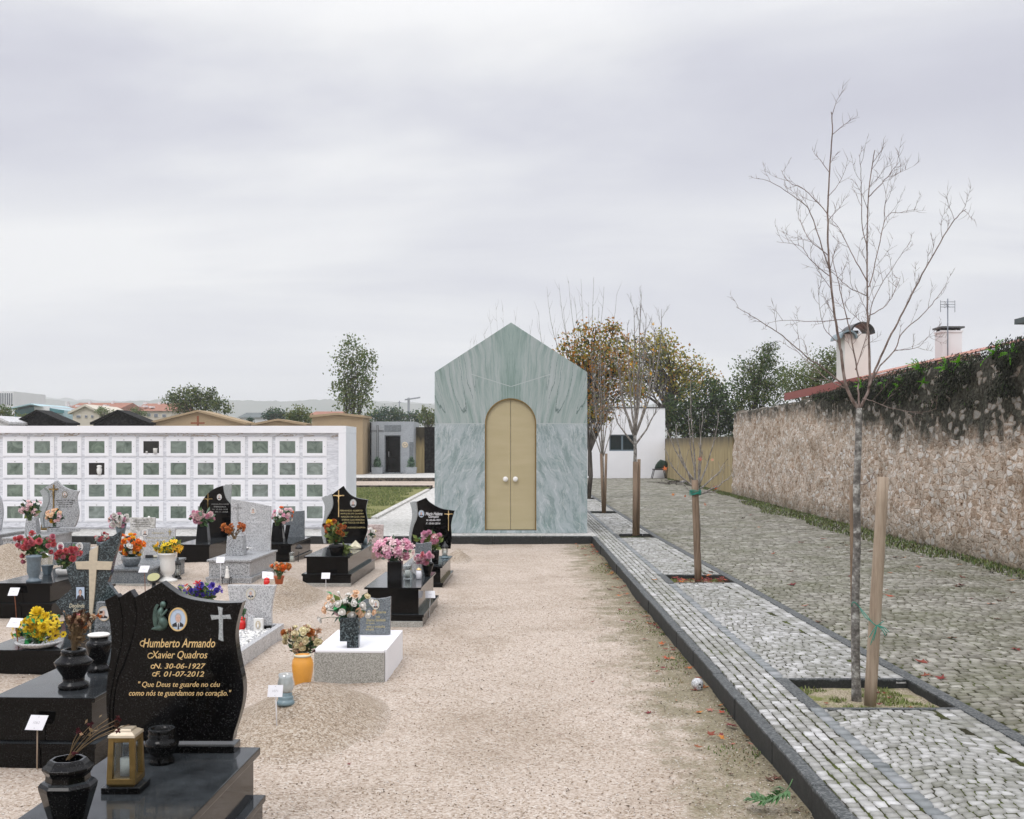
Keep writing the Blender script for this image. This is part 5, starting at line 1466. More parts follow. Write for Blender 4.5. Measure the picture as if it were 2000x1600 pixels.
LF = {
    'olive': leaf_mat('olive_foliage', (0.125, 0.14, 0.045)), 'yellowgreen': leaf_mat('yellow_green_foliage', (0.36, 0.31, 0.075)), 'brown': leaf_mat('autumn_brown_foliage', (0.36, 0.19, 0.055)),
    'rust': leaf_mat('rust_foliage', (0.42, 0.17, 0.045)), 'dark': leaf_mat('dark_evergreen_foliage', (0.030, 0.045, 0.022)), 'deep': leaf_mat('deep_green_foliage', (0.075, 0.115, 0.045)),
    'grey': leaf_mat('grey_green_foliage', (0.15, 0.18, 0.09)), 'pale': leaf_mat('pale_green_foliage', (0.16, 0.21, 0.10)), 'teal': leaf_mat('cool_green_foliage', (0.035, 0.085, 0.055)),
}


def leafy(name, label, base, Y, lobes, nleaf, leaf, mats, weights, seed, trunk=3.0, group=None, spread=.3, nlimb=26, bark_='bark_dark', stems=1, zbase=None, zvar=1.0, clump=14, weep=0.0):
    """lobes: (px, py, rx, ry) ellipses in photo pixels; each gets depth and is filled with clumps of small leaves"""
    g = np.random.default_rng(seed); r = random.Random(seed)
    b0 = np.array(A(*base, Y)); b0[2] = PZ if zbase is None else zbase
    t_ = thing(name, label, 'tree' if 'shrub' not in name and 'bush' not in name and 'hedge' not in name else name.split('_')[-1], tuple(b0), 0, group)
    k_ = Y / F
    ctr, rad = [], []
    for (x, y, rx, ry) in lobes:
        c = np.array(A(x, y, Y)); c[1] += r.uniform(-.35, .35) * rx * k_
        ctr.append(c); rad.append(np.array([rx * k_, max(rx, ry) * k_ * .85, ry * k_]))
    area = np.array([a[0] * a[2] for a in rad]); area /= area.sum()
    ncl = max(8, nleaf // clump)
    which = g.choice(len(lobes), ncl, p=area)
    u = g.normal(0, 1, (ncl, 3)); u /= np.linalg.norm(u, axis=1)[:, None]
    rr = g.random(ncl) ** .42
    cc = np.array([ctr[i] for i in which]) + u * rr[:, None] * np.array([rad[i] for i in which])
    # limbs
    tm_ = MB()
    for s_ in range(stems):
        bx = b0 + np.array([r.uniform(-1, 1), r.uniform(-.5, .5), 0]) * (0 if stems == 1 else trunk * 2.5 * k_)
        i = s_ % len(lobes) if stems > 1 else int(np.argmax(area))
        top = ctr[i] + np.array([0, 0, rad[i][2] * .6])
        q = [tuple(bx + (top - bx) * v + np.array([r.uniform(-1, 1), r.uniform(-1, 1), 0]) * .05 * np.linalg.norm(top - bx) * (0 < v < 1) * .5) for v in np.linspace(0, 1, 7)]
        tm_.tube(q, [trunk * k_ * (1 - .8 * v) for v in np.linspace(0, 1, 7)], 8)
        for l_ in range(nlimb // stems):
            j = r.randrange(2, 6)
            e = cc[r.randrange(ncl)]
            s0 = np.array(q[j]) if e[2] > q[2][2] else np.array(q[2])
            mid = (s0 + e) / 2 + np.array([0, 0, .12 * np.linalg.norm(e - s0)])
            tm_.tube(catmull([tuple(s0), tuple(mid), tuple(e)], 4), [trunk * k_ * .34 * (1 - .09 * v) for v in range(9)], 5, caps=False)
    tm_.build('trunk', M[bark_], t_)
    # leaves
    per = g.integers(clump // 2, clump * 3 // 2, ncl)
    ci = np.repeat(np.arange(ncl), per); n = len(ci)
    size = np.array([rad[i].min() for i in which]) * spread
    P = cc[ci] + g.normal(0, 1, (n, 3)) * size[ci][:, None] * np.array([1, 1, .8])
    d = g.normal(0, 1, (n, 3)); d[:, 2] += .25 - weep; d /= np.linalg.norm(d, axis=1)[:, None]
    s = np.cross(d, g.normal(0, 1, (n, 3))); s /= np.linalg.norm(s, axis=1)[:, None]
    lf = leaf * k_ * g.uniform(.6, 1.35, n)[:, None]
    v = np.stack([P - d * lf * .5, P + s * lf * .32, P + d * lf * .5, P - s * lf * .32], 1)
    cm = g.choice(len(mats), ncl, p=np.array(weights) / sum(weights))
    mi = cm[ci]
    fl = g.random(n) < .25
    mi[fl] = g.choice(len(mats), fl.sum(), p=np.array(weights) / sum(weights))
    np_mesh('crown', v.reshape(-1, 3), np.arange(n * 4).reshape(-1, 4), [LF[q] for q in mats], mi, t_)
    return t_


# right of the tomb
leafy('autumn_tree', 'brown leaved autumn tree rising behind the right edge of the green tomb', (1149, 970), 37.4,
      [(1120, 690, 38, 40), (1155, 680, 45, 50), (1185, 690, 40, 55), (1150, 740, 52, 55), (1180, 770, 42, 50), (1160, 800, 28, 40), (1195, 640, 18, 26), (1205, 730, 22, 40), (1130, 640, 20, 20), (1185, 815, 14, 18), (1215, 690, 28, 46), (1225, 750, 26, 50), (1098, 720, 24, 40)], 7400, 5.8,
      ['olive', 'brown', 'rust', 'dark', 'yellowgreen'], [.32, .30, .08, .10, .20], 3, 5.0, spread=.24, nlimb=70, clump=10)
leafy('round_tree', 'broad loose tree with yellowing leaves behind the white building', (1300, 900), 71,
      [(1240, 700, 42, 42), (1285, 690, 45, 42), (1320, 720, 45, 45), (1360, 740, 40, 40), (1270, 740, 45, 40), (1390, 740, 20, 22), (1345, 770, 38, 30), (1235, 760, 30, 30), (1300, 660, 25, 20)], 5400, 6.0,
      ['olive', 'yellowgreen', 'brown', 'grey'], [.3, .42, .14, .14], 5, 6, spread=.26, nlimb=70, clump=10)
leafy('evergreen_hedge', 'dark evergreen hedge above the ochre wall', (1370, 900), 66,
      [(1320, 820, 26, 45), (1350, 800, 30, 50), (1385, 790, 32, 55), (1415, 800, 28, 50), (1440, 810, 20, 45), (1400, 760, 20, 20), (1365, 840, 40, 25), (1305, 800, 14, 30), (1420, 840, 20, 20)], 7000, 6.0,
      ['dark', 'deep', 'olive'], [.55, .33, .12], 6, 4, spread=.3, stems=4)
leafy('leafy_tree', 'dark green tree just behind the far end of the stone wall', (1480, 800), 52,
      [(1470, 730, 38, 35), (1500, 700, 24, 32), (1450, 770, 24, 30), (1490, 770, 42, 30), (1525, 740, 22, 25), (1500, 680, 12, 12)], 5600, 4.6,
      ['deep', 'grey', 'olive', 'dark'], [.4, .25, .15, .2], 7, 4, spread=.3, nlimb=50, clump=10)
leafy('leafy_tree', 'grey green loose tree left of the cream chimney', (1590, 780), 46,
      [(1560, 740, 38, 30), (1600, 725, 40, 36), (1635, 720, 28, 36), (1590, 760, 45, 20), (1620, 695, 16, 14), (1545, 770, 22, 14)], 5600, 4.4,
      ['grey', 'olive', 'pale', 'deep'], [.45, .25, .1, .2], 8, 4, spread=.34, nlimb=50, clump=8)
# pollarded tree with a fan of bare rods
fan_tree('leafless fan of long bare rods above the autumn tree', (1150, 930), 58, (1150, 780), [
    (1068, 560, .9, .25), (1052, 610, .88, .3), (1092, 555, .95, .2), (1110, 548, 1, .15), (1135, 545, 1, .1), (1160, 540, 1, .05), (1180, 560, 1, .15), (1205, 575, .95, .2), (1100, 600, .95, .2), (1122, 580, 1, .1), (1150, 590, 1, .1), (1170, 600, 1, .1), (1085, 640, .9, .3), (1195, 625, .95, .2)],
    1.9, 51, 1.3, M['bark_dark'], M['twig_grey'], None, 'pollarded_tree', 5, 0)
fan_tree('few bare twigs showing over the left slope of the tomb roof', (985, 900), 60, (985, 760), [
    (955, 600, .95, .2), (968, 590, 1, .1), (982, 596, 1, .1), (1010, 600, 1, .1), (925, 655, .9, .3), (918, 668, .9, .3), (1040, 625, .95, .2), (945, 640, .92, .2)], 0.7, 52, 1.0, M['bark_dark'], M['twig_grey'], None, 'pollarded_tree', 4, 0)
# left
leafy('slender_tree', 'tall slender airy tree standing behind the sandstone chapel', (692, 900), 72,
      [(690, 690, 34, 30), (672, 720, 24, 38), (705, 725, 28, 42), (690, 760, 38, 38), (668, 770, 24, 30), (715, 760, 18, 40), (700, 790, 34, 26), (660, 755, 16, 12), (680, 668, 14, 14), (720, 700, 16, 20)], 4300, 5.0,
      ['deep', 'olive', 'grey', 'pale'], [.4, .25, .25, .1], 11, 2.2, spread=.26, nlimb=60, stems=5, clump=7)
leafy('bushy_tree', 'spreading bushy tree behind the cross chapel', (385, 900), 80,
      [(385, 785, 36, 24), (355, 790, 26, 22), (405, 790, 26, 26), (370, 765, 26, 14), (430, 790, 22, 14), (340, 775, 16, 14), (412, 768, 12, 12), (445, 800, 12, 8)], 3600, 4.6,
      ['grey', 'deep', 'olive', 'dark'], [.35, .25, .2, .2], 12, 2.5, spread=.34, nlimb=50, stems=4, clump=8)
leafy('bushy_tree', 'light green rounded tree between two sandstone gables', (583, 900), 90, [(583, 808, 22, 16), (590, 820, 24, 14), (570, 815, 14, 14)], 1500, 4.6, ['olive', 'pale', 'deep'], [.45, .3, .25], 13, 2.5, spread=.3, clump=8)
leafy('bushy_tree', 'dark round tree beside the distant flat roofed house', (540, 900), 170, [(538, 808, 22, 10), (525, 814, 14, 8), (552, 814, 10, 8)], 1100, 4.0, ['teal', 'dark', 'deep'], [.4, .3, .3], 14, 2.0, spread=.3, clump=8)
leafy('bushy_tree', 'tiny dark bush below the distant flat roofed house', (487, 900), 130, [(487, 824, 7, 9)], 300, 3.4, ['teal', 'dark'], [.6, .4], 15, 1.5, clump=8)
leafy('bushy_tree', 'green tree at the left edge below the finned building', (10, 900), 95, [(6, 808, 18, 16), (20, 815, 10, 16), (-18, 806, 18, 18)], 1500, 4.4, ['deep', 'olive', 'pale'], [.5, .3, .2], 16, 2.5, spread=.3, clump=8)
leafy('bushy_tree', 'small green bush left of the black chapel roof', (42, 900), 96, [(42, 818, 11, 11), (52, 822, 8, 8)], 500, 3.6, ['olive', 'pale'], [.6, .4], 17, 1.5, clump=8)
leafy('bushy_tree', 'small pale bush before the red roofed block', (205, 900), 120, [(205, 804, 17, 8), (196, 800, 8, 7), (220, 808, 8, 7)], 500, 3.2, ['pale', 'olive'], [.6, .4], 18, 1.5, clump=8)
leafy('bushy_tree', 'small bush right of the second black chapel roof', (268, 900), 120, [(265, 805, 12, 10), (278, 812, 10, 8)], 500, 3.2, ['pale', 'deep'], [.6, .4], 19, 1.5, clump=8)
leafy('wood', 'line of distant green trees left of the green tomb', (790, 900), 150, [(755, 810, 30, 16), (735, 815, 18, 14), (775, 812, 18, 14), (800, 816, 22, 12), (760, 826, 40, 8), (820, 814, 14, 12)], 3400, 4.0, ['teal', 'deep', 'dark'], [.5, .35, .15], 20, 3, spread=.26, stems=4, clump=9)
leafy('bushy_tree', 'paler tree touching the left edge of the green tomb', (836, 900), 95, [(832, 815, 16, 18), (846, 818, 12, 18), (828, 800, 5, 8)], 1100, 4.2, ['grey', 'olive', 'deep'], [.4, .4, .2], 22, 2, clump=8, spread=.3)

# ---- growth along the top of the stone wall
LF['ivy'] = leaf_mat('dark_creeper_leaf', (0.014, 0.016, 0.010)); LF['ivy2'] = leaf_mat('grey_creeper_leaf', (0.045, 0.05, 0.036)); LF['fern'] = leaf_mat('bright_fern_leaf', (0.13, 0.33, 0.035)); LF['moss'] = leaf_mat('grey_moss', (0.085, 0.085, 0.065))
g = np.random.default_rng(77)
n = 34000
y = 14.5 + 14.5 * g.random(n) ** 1.15
wgt = np.clip((29.5 - y) / 10, 0.12, 1.0)
dz = (g.random(n) ** 1.5) * .85 * wgt
keep = np.array([mnoise.noise((a * 1.1, b_ * 1.4, 5)) > -.25 + .32 * b_ for a, b_ in zip(y, dz)])
y, dz = y[keep], dz[keep]; n = len(y)
topz = np.array([float(np.interp(q, *WTOP)) + 0.10 + 0.10 * mnoise.noise((q * .8, 1, 2)) for q in y])
x = np.array([wallx(q) for q in y]) - 0.03 - g.random(n) * .12 + np.where(dz < .12, g.random(n) * .5, 0)
P = np.stack([x, y, topz + .05 - dz + g.normal(0, .03, n)], 1)
d = np.stack([g.normal(-.25, .35, n), g.normal(0, .45, n), g.normal(-.8, .35, n)], 1); d /= np.linalg.norm(d, axis=1)[:, None]
s = np.cross(d, g.normal(0, 1, (n, 3))); s /= np.linalg.norm(s, axis=1)[:, None]
L_ = g.uniform(.025, .075, n)[:, None]
v = np.stack([P, P + d * L_ * .5 + s * L_ * .16, P + d * L_, P + d * L_ * .5 - s * L_ * .16], 1)
tag(np_mesh('creeper', v.reshape(-1, 3), np.arange(n * 4).reshape(-1, 4), [LF['ivy'], LF['ivy2'], LF['moss'], LF['deep']], g.choice(4, n, p=[.55, .24, .15, .06])), 'dark dry creeper hanging over the top of the stone wall', 'creeper')


def frond_mesh(seed, nf=14, L=.26):
    r = random.Random(seed)
    mb = MB()
    for q in range(nf):
        a = r.uniform(0, 2 * math.pi); el = r.uniform(.2, 1.1); ln = L * r.uniform(.6, 1.1)
        d = Vector((math.cos(a) * math.cos(el), math.sin(a) * math.cos(el), math.sin(el)))
        side = d.cross(Vector((0, 0, 1))).normalized()
        prev = Vector((0, 0, 0))
        for k_ in range(6):
            nx_ = prev + (d + Vector((0, 0, -.16 * k_))) * ln / 6
            w_ = .030 * (1 - k_ / 6.5)
            for sg in (-1, 1): mb.add([prev, prev + side * sg * w_ + d * ln * .08, nx_ + side * sg * w_ * .8, nx_], [(0, 1, 2, 3)])
            prev = nx_
    return mb


fmesh = None
for i, (px_, py_, Yv, lab, sc_) in enumerate([(1950, 689, 17.0, 'bright fern on the wall top nearest the right edge of the picture', 1.1), (1981, 693, 16.6, 'bright fern at the right edge of the picture on the wall top', .9), (1853, 720, 19.0, 'largest bright fern hanging on the wall, right of the aerial chimney', 1.2),
                                         (1800, 722, 20.3, 'bright fern on the wall top below the tiled roof edge', 1.2), (1880, 710, 18.6, 'bright fern between two others on the blackened wall', .8), (1761, 753, 21.3, 'bright fern low on the blackened wall', 1.1),
                                         (1731, 747, 22.3, 'small bright fern right of the nearest bare tree fork', .7), (1686, 754, 23.8, 'bright fern seen through the fork of the nearest bare tree', 1.1), (1765, 742, 21.2, 'small bright fern above the low one on the blackened wall', .6), (1810, 745, 19.8, 'faint small fern on the blackened stones', .6)]):
    Z = zpx(py_, Yv); X = wallx(Yv) - .04
    if fmesh is None:
        fo = frond_mesh(4).build('fern', LF['fern'], recalc=False); fmesh = fo.data
    else:
        fo = bpy.data.objects.new('fern', fmesh); COL.objects.link(fo)
    fo.location = (X - .05, X * F / (px_ - 1000) if px_ < 1999 else Yv, Z); fo.rotation_euler = (R(-15), R(-35), i * 1.3); fo.scale = (sc_,) * 3
    tag(fo, lab, 'fern', 'ferns on the wall top')
# ------------------------------------------------------------------ builders for graves and what stands on them
YAW = R(-2.2)


def local(mb, name, mats, root, bevel=0.0):
    o = mb.build(name, mats, None, bevel)
    o.parent = root
    return o


def grave(label, xl, xr_, Yf, L, zs, mt, slab=.035, over=.03, plinth=None, body_m=None, z0=-.06, group='graves', foot=None):
    """a raised grave seen from its foot: body, cover slab and, where there is one, a stepped plinth"""
    r = thing('grave', label, 'grave', ((xl + xr_) / 2, Yf, 0), YAW, group)
    hw = (xr_ - xl) / 2
    zb = z0
    if plinth:
        pz, po = plinth
        local(MB().box(-hw - po + over, -po + over, z0, hw + po - over, L + .02, pz - .03).box(-hw - po + .018, -po + .018, pz - .0299, hw + po - .018, L + .03, pz), 'plinth', mt, r, .004)
        zb = pz
    local(MB().box(-hw + over, over, zb + .0005, hw - over, L - .01, zs - slab), 'body', body_m or mt, r, .003)
    local(MB().box(-hw, 0, zs - slab + .0005, hw, L, zs), 'slab', mt, r, .005)
    if foot:
        local(MB().box(-hw - .02, -.05, z0, hw + .02, -.001, foot), 'foot_strip', M['concrete'], r, .004)
    return r


def headstone(root, segs, Y, th, mt, s=1.0, ox=0.0, oy=0.0, bevel=.004, name='headstone', parent=None, n=6):
    o = px_outline(segs, Y, s, ox, oy, n)
    return MB().prism(o, Y, Y + th).build(name, mt, parent or root, bevel)


_tc = {}


def text_verts(body, shear=0.0, bold=0.0):
    key = (body, shear, bold)
    if key not in _tc:
        cu = bpy.data.curves.new('letters', 'FONT')
        cu.body = body; cu.size = 1.0; cu.shear = shear; cu.offset = bold; cu.resolution_u = 3
        ob = bpy.data.objects.new('letters', cu)
        COL.objects.link(ob)
        dg = bpy.context.evaluated_depsgraph_get()
        me = bpy.data.meshes.new_from_object(ob.evaluated_get(dg))
        vs = [tuple(v.co) for v in me.vertices]; fs = [tuple(p.vertices) for p in me.polygons]
        bpy.data.objects.remove(ob); bpy.data.meshes.remove(me)
        _tc[key] = (vs, fs)
    return _tc[key]


def lettering(parent, lines, Y, mt, shear=0.0, bold=0.0, name='lettering', lift=.0012):
    """lines of (text, centre px, centre py, width px, height px of the whole line)"""
    for (tx, cx_, cy_, wp, hp) in lines:
        mb = MB()
        vs, fs = text_verts(tx, shear, bold)
        if bold:      # outline offset can throw a spike on some glyphs: fall back to the plain weight
            v0, f0 = text_verts(tx, shear, 0.0)
            if max(abs(v[0]) for v in vs) > 1.2 * max(abs(v[0]) for v in v0):
                n0 = len(v0); vs = [(v[0] - .014, v[1], 0) for v in v0] + [(v[0] + .014, v[1], .0004) for v in v0]; fs = f0 + [tuple(i + n0 for i in f) for f in f0]
        x0, x1 = min(v[0] for v in vs), max(v[0] for v in vs); y0, y1 = min(v[1] for v in vs), max(v[1] for v in vs)
        X, _, Z = A(cx_, cy_, Y); k_ = Y / F
        sx_, sy_ = wp * k_ / (x1 - x0), hp * k_ / (y1 - y0)
        mb.add([(X + (v[0] - (x0 + x1) / 2) * sx_, Y - lift - (v[2] if len(v) > 2 else 0), Z + (v[1] - (y0 + y1) / 2) * sy_) for v in vs], fs)
        mb.build(name, mt, parent, recalc=False)


M['skin'] = plain('portrait_skin', (0.62, 0.42, 0.34), 0.3, var=.03)
M['photo_bg'] = plain('portrait_blue_ground', (0.50, 0.60, 0.74), 0.25, var=.05, scale=30)
M['photo_grey'] = plain('portrait_grey_ground', (0.62, 0.61, 0.60), 0.25, var=.05, scale=30)
M['cloth_dark'] = plain('portrait_dark_cloth', (0.02, 0.02, 0.028), 0.3)
M['hair_grey'] = plain('portrait_grey_hair', (0.38, 0.38, 0.40), 0.3)
M['hair_dark'] = plain('portrait_dark_hair', (0.035, 0.022, 0.018), 0.3)
M['shirt'] = plain('portrait_shirt', (0.72, 0.74, 0.78), 0.3)


def ellpts(cx_, cz_, rx, rz, n=28, a0=0.0, a1=2 * math.pi):
    full = abs(a1 - a0 - 2 * math.pi) < 1e-6
    return [(cx_ + rx * math.cos(a), cz_ + rz * math.sin(a)) for a in np.linspace(a0, a1, n, endpoint=not full)]


def portrait(parent, px_, py_, rx, ry, Y, frame, hair='hair_grey', bg='photo_bg', suit='cloth_dark', rect=False, fw=.16, tie=False, lean=0.0):
    """enamel portrait medallion: rim, ground, shoulders, head and hair"""
    X, _, Z = A(px_, py_, Y); k_ = Y / F; a, c = rx * k_, ry * k_
    mb = MB()
    yb = Y - .010
    if rect:
        mb.box(X - a, yb, Z - c, X + a, Y - .0005, Z + c, 0)
        inn = [(X - a * .82, Z - c * .86), (X + a * .82, Z - c * .86), (X + a * .82, Z + c * .86), (X - a * .82, Z + c * .86)]
        ai, ci = a * .82, c * .86
    else:
        out = ellpts(X, Z, a, c, 32); inn = ellpts(X, Z, a * (1 - fw), c * (1 - fw * a / c), 32)
        for i in range(32): mb.prism([out[i], out[(i + 1) % 32], inn[(i + 1) % 32], inn[i]], yb, Y - .0005, 0)
        ai, ci = a * (1 - fw), c * (1 - fw * a / c)
    mb.flat(inn, yb + .003 if not rect else yb - .0006, 1)
    y_ = (yb + .0022) if not rect else yb - .0012

    def clip(p):
        x, z = p[0] - X, p[1] - Z
        if rect: return (X + max(-ai, min(ai, x)), Z + max(-ci, min(ci, z)))
        q = math.hypot(x / ai, z / ci)
        return p if q <= .985 else (X + x / q * .985, Z + z / q * .985)
    hx = X + lean * ai
    sh = [(X - ai * .95, Z - ci), (X + ai * .95, Z - ci), (X + ai * .72, Z - ci * .48), (hx + ai * .3, Z - ci * .28), (hx - ai * .3, Z - ci * .28), (X - ai * .72, Z - ci * .48)]
    mb.flat([clip(p) for p in sh], y_, 2)
    if tie:
        mb.flat([clip(p) for p in [(hx - ai * .2, Z - ci * .3), (hx + ai * .22, Z - ci * .3), (hx + ai * .1, Z - ci * .95), (hx - ai * .08, Z - ci * .95)]], y_ - .0004, 5)
        mb.flat([clip(p) for p in [(hx - ai * .05, Z - ci * .36), (hx + ai * .08, Z - ci * .36), (hx + ai * .12, Z - ci * .97), (hx - ai * .09, Z - ci * .97)]], y_ - .0008, 2)
    else:
        mb.flat([clip(p) for p in [(hx - ai * .2, Z - ci * .27), (hx + ai * .2, Z - ci * .27), (hx, Z - ci * .62)]], y_ - .0004, 3)
    mb.flat(ellpts(hx, Z + ci * .20, ai * .40, ci * .44, 20), y_ - .0010, 4)
    mb.flat(ellpts(hx, Z + ci * .10, ai * .32, ci * .40, 20), y_ - .0014, 3)
    if rx > 7:                                    # eyes, brows, nose and mouth, where they show
        for sg in (-1, 1):
            mb.flat(ellpts(hx + sg * ai * .135, Z + ci * .16, ai * .06, ci * .022, 8), y_ - .0018, 6)
        mb.flat([(hx - ai * .03, Z + ci * .10), (hx + ai * .07, Z - ci * .0), (hx - ai * .04, Z - ci * .0)], y_ - .0018, 7)
        mb.flat(ellpts(hx, Z - ci * .10, ai * .11, ci * .02, 8), y_ - .0018, 7)
    return mb.build('portrait', [frame, M[bg], M[suit], M['skin'], M[hair], M['shirt'], M['hair_dark'], M['rose_skin']], parent, recalc=False)


M['rose_skin'] = plain('portrait_shade_skin', (0.45, 0.24, 0.19), 0.3)


def crucifix(parent, px_, py0, py1, pya, half, Y, mt, wd=1.6, figure=True, mt2=None):
    k_ = Y / F
    X, _, Z0 = A(px_, py0, Y); Z1 = A(px_, py1, Y)[2]; Za = A(px_, pya, Y)[2]; h = half * k_; w_ = wd * k_
    mb = MB().box(X - w_, Y - .012, Z1, X + w_, Y - .0005, Z0).box(X - h, Y - .0115, Za - w_, X - w_ - .0002, Y - .0005, Za + w_).box(X + w_ + .0002, Y - .0115, Za - w_, X + h, Y - .0005, Za + w_)
    o = mb.build('crucifix', mt, parent)
    if figure:
        u = h
        y_ = Y - .018
        f_ = MB().tube([(X - u * .85, y_, Za + u * .10), (X - u * .4, y_, Za - u * .05), (X, y_, Za - u * .18), (X + u * .4, y_, Za - u * .05), (X + u * .85, y_, Za + u * .10)], [w_ * .55, w_ * .7, w_ * 1.0, w_ * .7, w_ * .55], 6)
        f_.tube([(X, y_, Za - u * .1), (X + u * .04, y_, Za - u * .6), (X - u * .04, y_, Za - u * .95), (X + u * .05, y_, Za - u * 1.5), (X, y_, Za - u * 2.0)], [w_ * 1.2, w_ * 1.5, w_ * 1.5, w_ * 1.1, w_ * .7], 7)
        f_.ell((X + u * .06, y_, Za + u * .14), w_ * 1.0, w_ * 1.0, w_ * 1.3, 8, 6)
        f_.build('figure', mt2 or mt, o)
    return o


def vase(label, px_, py_, z, prof, mt, n=28, ph=0.0, name='vase', cat='vase', group=None, flat=False, thick=True):
    """prof: (radius, height) in photo pixels at the distance of the foot; open at the top with an inner wall"""
    X, Y, _ = G(px_, py_, z)
    k_ = Y / F
    r = thing(name, label, cat, (X, Y, z), 0, group)
    P = [(a * k_, h * k_ + .0008) for a, h in prof]
    if thick:
        a, h = P[-1]
        P = P + [(a * .84, h), (a * .80, h * .86), (a * .5, h * .5), (a * .05, h * .45)]
    o = MB().lathe(P, (X, Y, z), n, 0, not flat, ph).build('body', mt, r, .0012 if flat else 0)
    return r, (X, Y, z + prof[-1][1] * k_), k_


def square_vase(label, px_, py_, z, wb, wt, h, mt, name='vase', group=None, depth=.9, notch=False):
    X, Y, _ = G(px_, py_, z); k_ = Y / F
    r = thing(name, label, 'vase', (X, Y, z), 0, group)
    a, c, hh = wb * k_ / 2, wt * k_ / 2, h * k_
    mb = MB()
    n0 = len(mb.v)
    if notch:      # a square block standing on a narrower foot that is cut away on one side
        mb.box(X - a, Y, z + hh * .22, X + a, Y + 2 * a * depth, z + hh * .99).box(X - a * .25, Y + .002, z + .001, X + a - .001, Y + 2 * a * depth - .002, z + hh * .2199)
    else:
        mb.frust((X, Y + a * depth), a, a * depth, c, c * depth, z + .001, z + hh * .99)
    t_ = c * .18
    cy_ = Y + a * depth
    c2 = c * depth
    zt0, zt1 = z + hh * .9901, z + hh
    mb.box(X - c, cy_ - c2, zt0, X + c, cy_ - c2 + t_, zt1).box(X - c, cy_ + c2 - t_, zt0, X + c, cy_ + c2, zt1).box(X - c, cy_ - c2 + t_ + .0002, zt0, X - c + t_, cy_ + c2 - t_ - .0002, zt1).box(X + c - t_, cy_ - c2 + t_ + .0002, zt0, X + c, cy_ + c2 - t_ - .0002, zt1)
    mb.build('body', mt, r, .003)
    return r, (X, cy_, z + hh), k_


# ---- blooms: shared meshes, one per kind and colour
_bl = {}


def petal_ring(mb, r, n, tilt, ln, wd, z=0.0, r0=.1, curl=.3, mi=0, ph=0.0, jit=.15):
    for q in range(n):
        a = 2 * math.pi * q / n + ph + r.uniform(-jit, jit)
        el = tilt + r.uniform(-jit, jit)
        o = Vector((math.cos(a), math.sin(a), 0)); s = Vector((-math.sin(a), math.cos(a), 0)); up = Vector((0, 0, 1))
        L = ln * r.uniform(.85, 1.15)
        p0 = o * r0 + up * z
        p1 = p0 + (o * math.cos(el) + up * math.sin(el)) * L * .6
        e2 = el + curl
        p2 = p1 + (o * math.cos(e2) + up * math.sin(e2)) * L * .4
        mb.add([p0 - s * wd * .35, p0 + s * wd * .35, p1 + s * wd, p1 - s * wd, p2 + s * wd * .55, p2 - s * wd * .55], [(0, 1, 2, 3), (3, 2, 4, 5)], mi, True)


def bloom_mesh(kind, pet):
    key = (kind, pet)
    if key in _bl: return _bl[key]
    r = random.Random(hash(kind) % 1000 if False else sum(map(ord, kind + pet)))
    mb = MB()
    mats = [PET[pet]]
    if kind == 'pom':
        for i, (n, tl) in enumerate(((14, -.45), (14, -.05), (13, .35), (11, .7), (8, 1.05), (5, 1.35))):
            petal_ring(mb, r, n, tl, .85 - .02 * i, .20, -.05 + .03 * i, .12, .35, 0, i * .4)
    elif kind == 'rose':
        petal_ring(mb, r, 6, .2, .85, .5, -.1, .15, .35, 0); petal_ring(mb, r, 5, .65, .8, .40, -.1, .15, .5, 0, .5)
        petal_ring(mb, r, 5, 1.05, .75, .34, -.08, .12, .7, 0, .2); petal_ring(mb, r, 4, 1.35, .7, .26, -.05, .08, .6, 0, .9)
        mb.ell((0, 0, .2), .46, .46, .44, 10, 7)
    elif kind == 'daisy':
        mats = [PET[pet], PET['brown' if pet in ('yellow',) else 'gold']]
        petal_ring(mb, r, 13, .15, .85, .17, 0, .2, -.1, 0); petal_ring(mb, r, 12, .35, .75, .15, .02, .2, -.1, 0, .2)
        mb.ell((0, 0, .06), .3, .3, .14, 12, 6, 1)
    elif kind == 'star':
        petal_ring(mb, r, 6, .45, .95, .24, 0, .08, -.35, 0); petal_ring(mb, r, 5, .9, .6, .16, 0, .06, -.2, 0, .3)
    elif kind == 'bud':
        mb.ell((0, 0, .2), .38, .38, .6, 10, 8); petal_ring(mb, r, 4, 1.1, .7, .3, -.1, .1, .3, 0)
    elif kind == 'dry':
        for i in range(16):
            a = r.uniform(0, 6.28); el = r.uniform(-.4, 1.4)
            d = Vector((math.cos(a) * math.cos(el), math.sin(a) * math.cos(el), math.sin(el)))
            s = d.cross(Vector((r.uniform(-1, 1), r.uniform(-1, 1), r.uniform(-1, 1)))).normalized()
            t_ = d.cross(s)
            mb.add([d * .1, d * .5 + s * .28, d * .95 + t_ * .2, d * .5 - s * .25], [(0, 1, 2, 3)], 0)
        mb.ell((0, 0, .1), .32, .32, .4, 8, 6)
    me_o = mb.build('bloom', mats, None, recalc=False)
    me = me_o.data
    bpy.data.objects.remove(me_o)
    _bl[key] = me
    return me


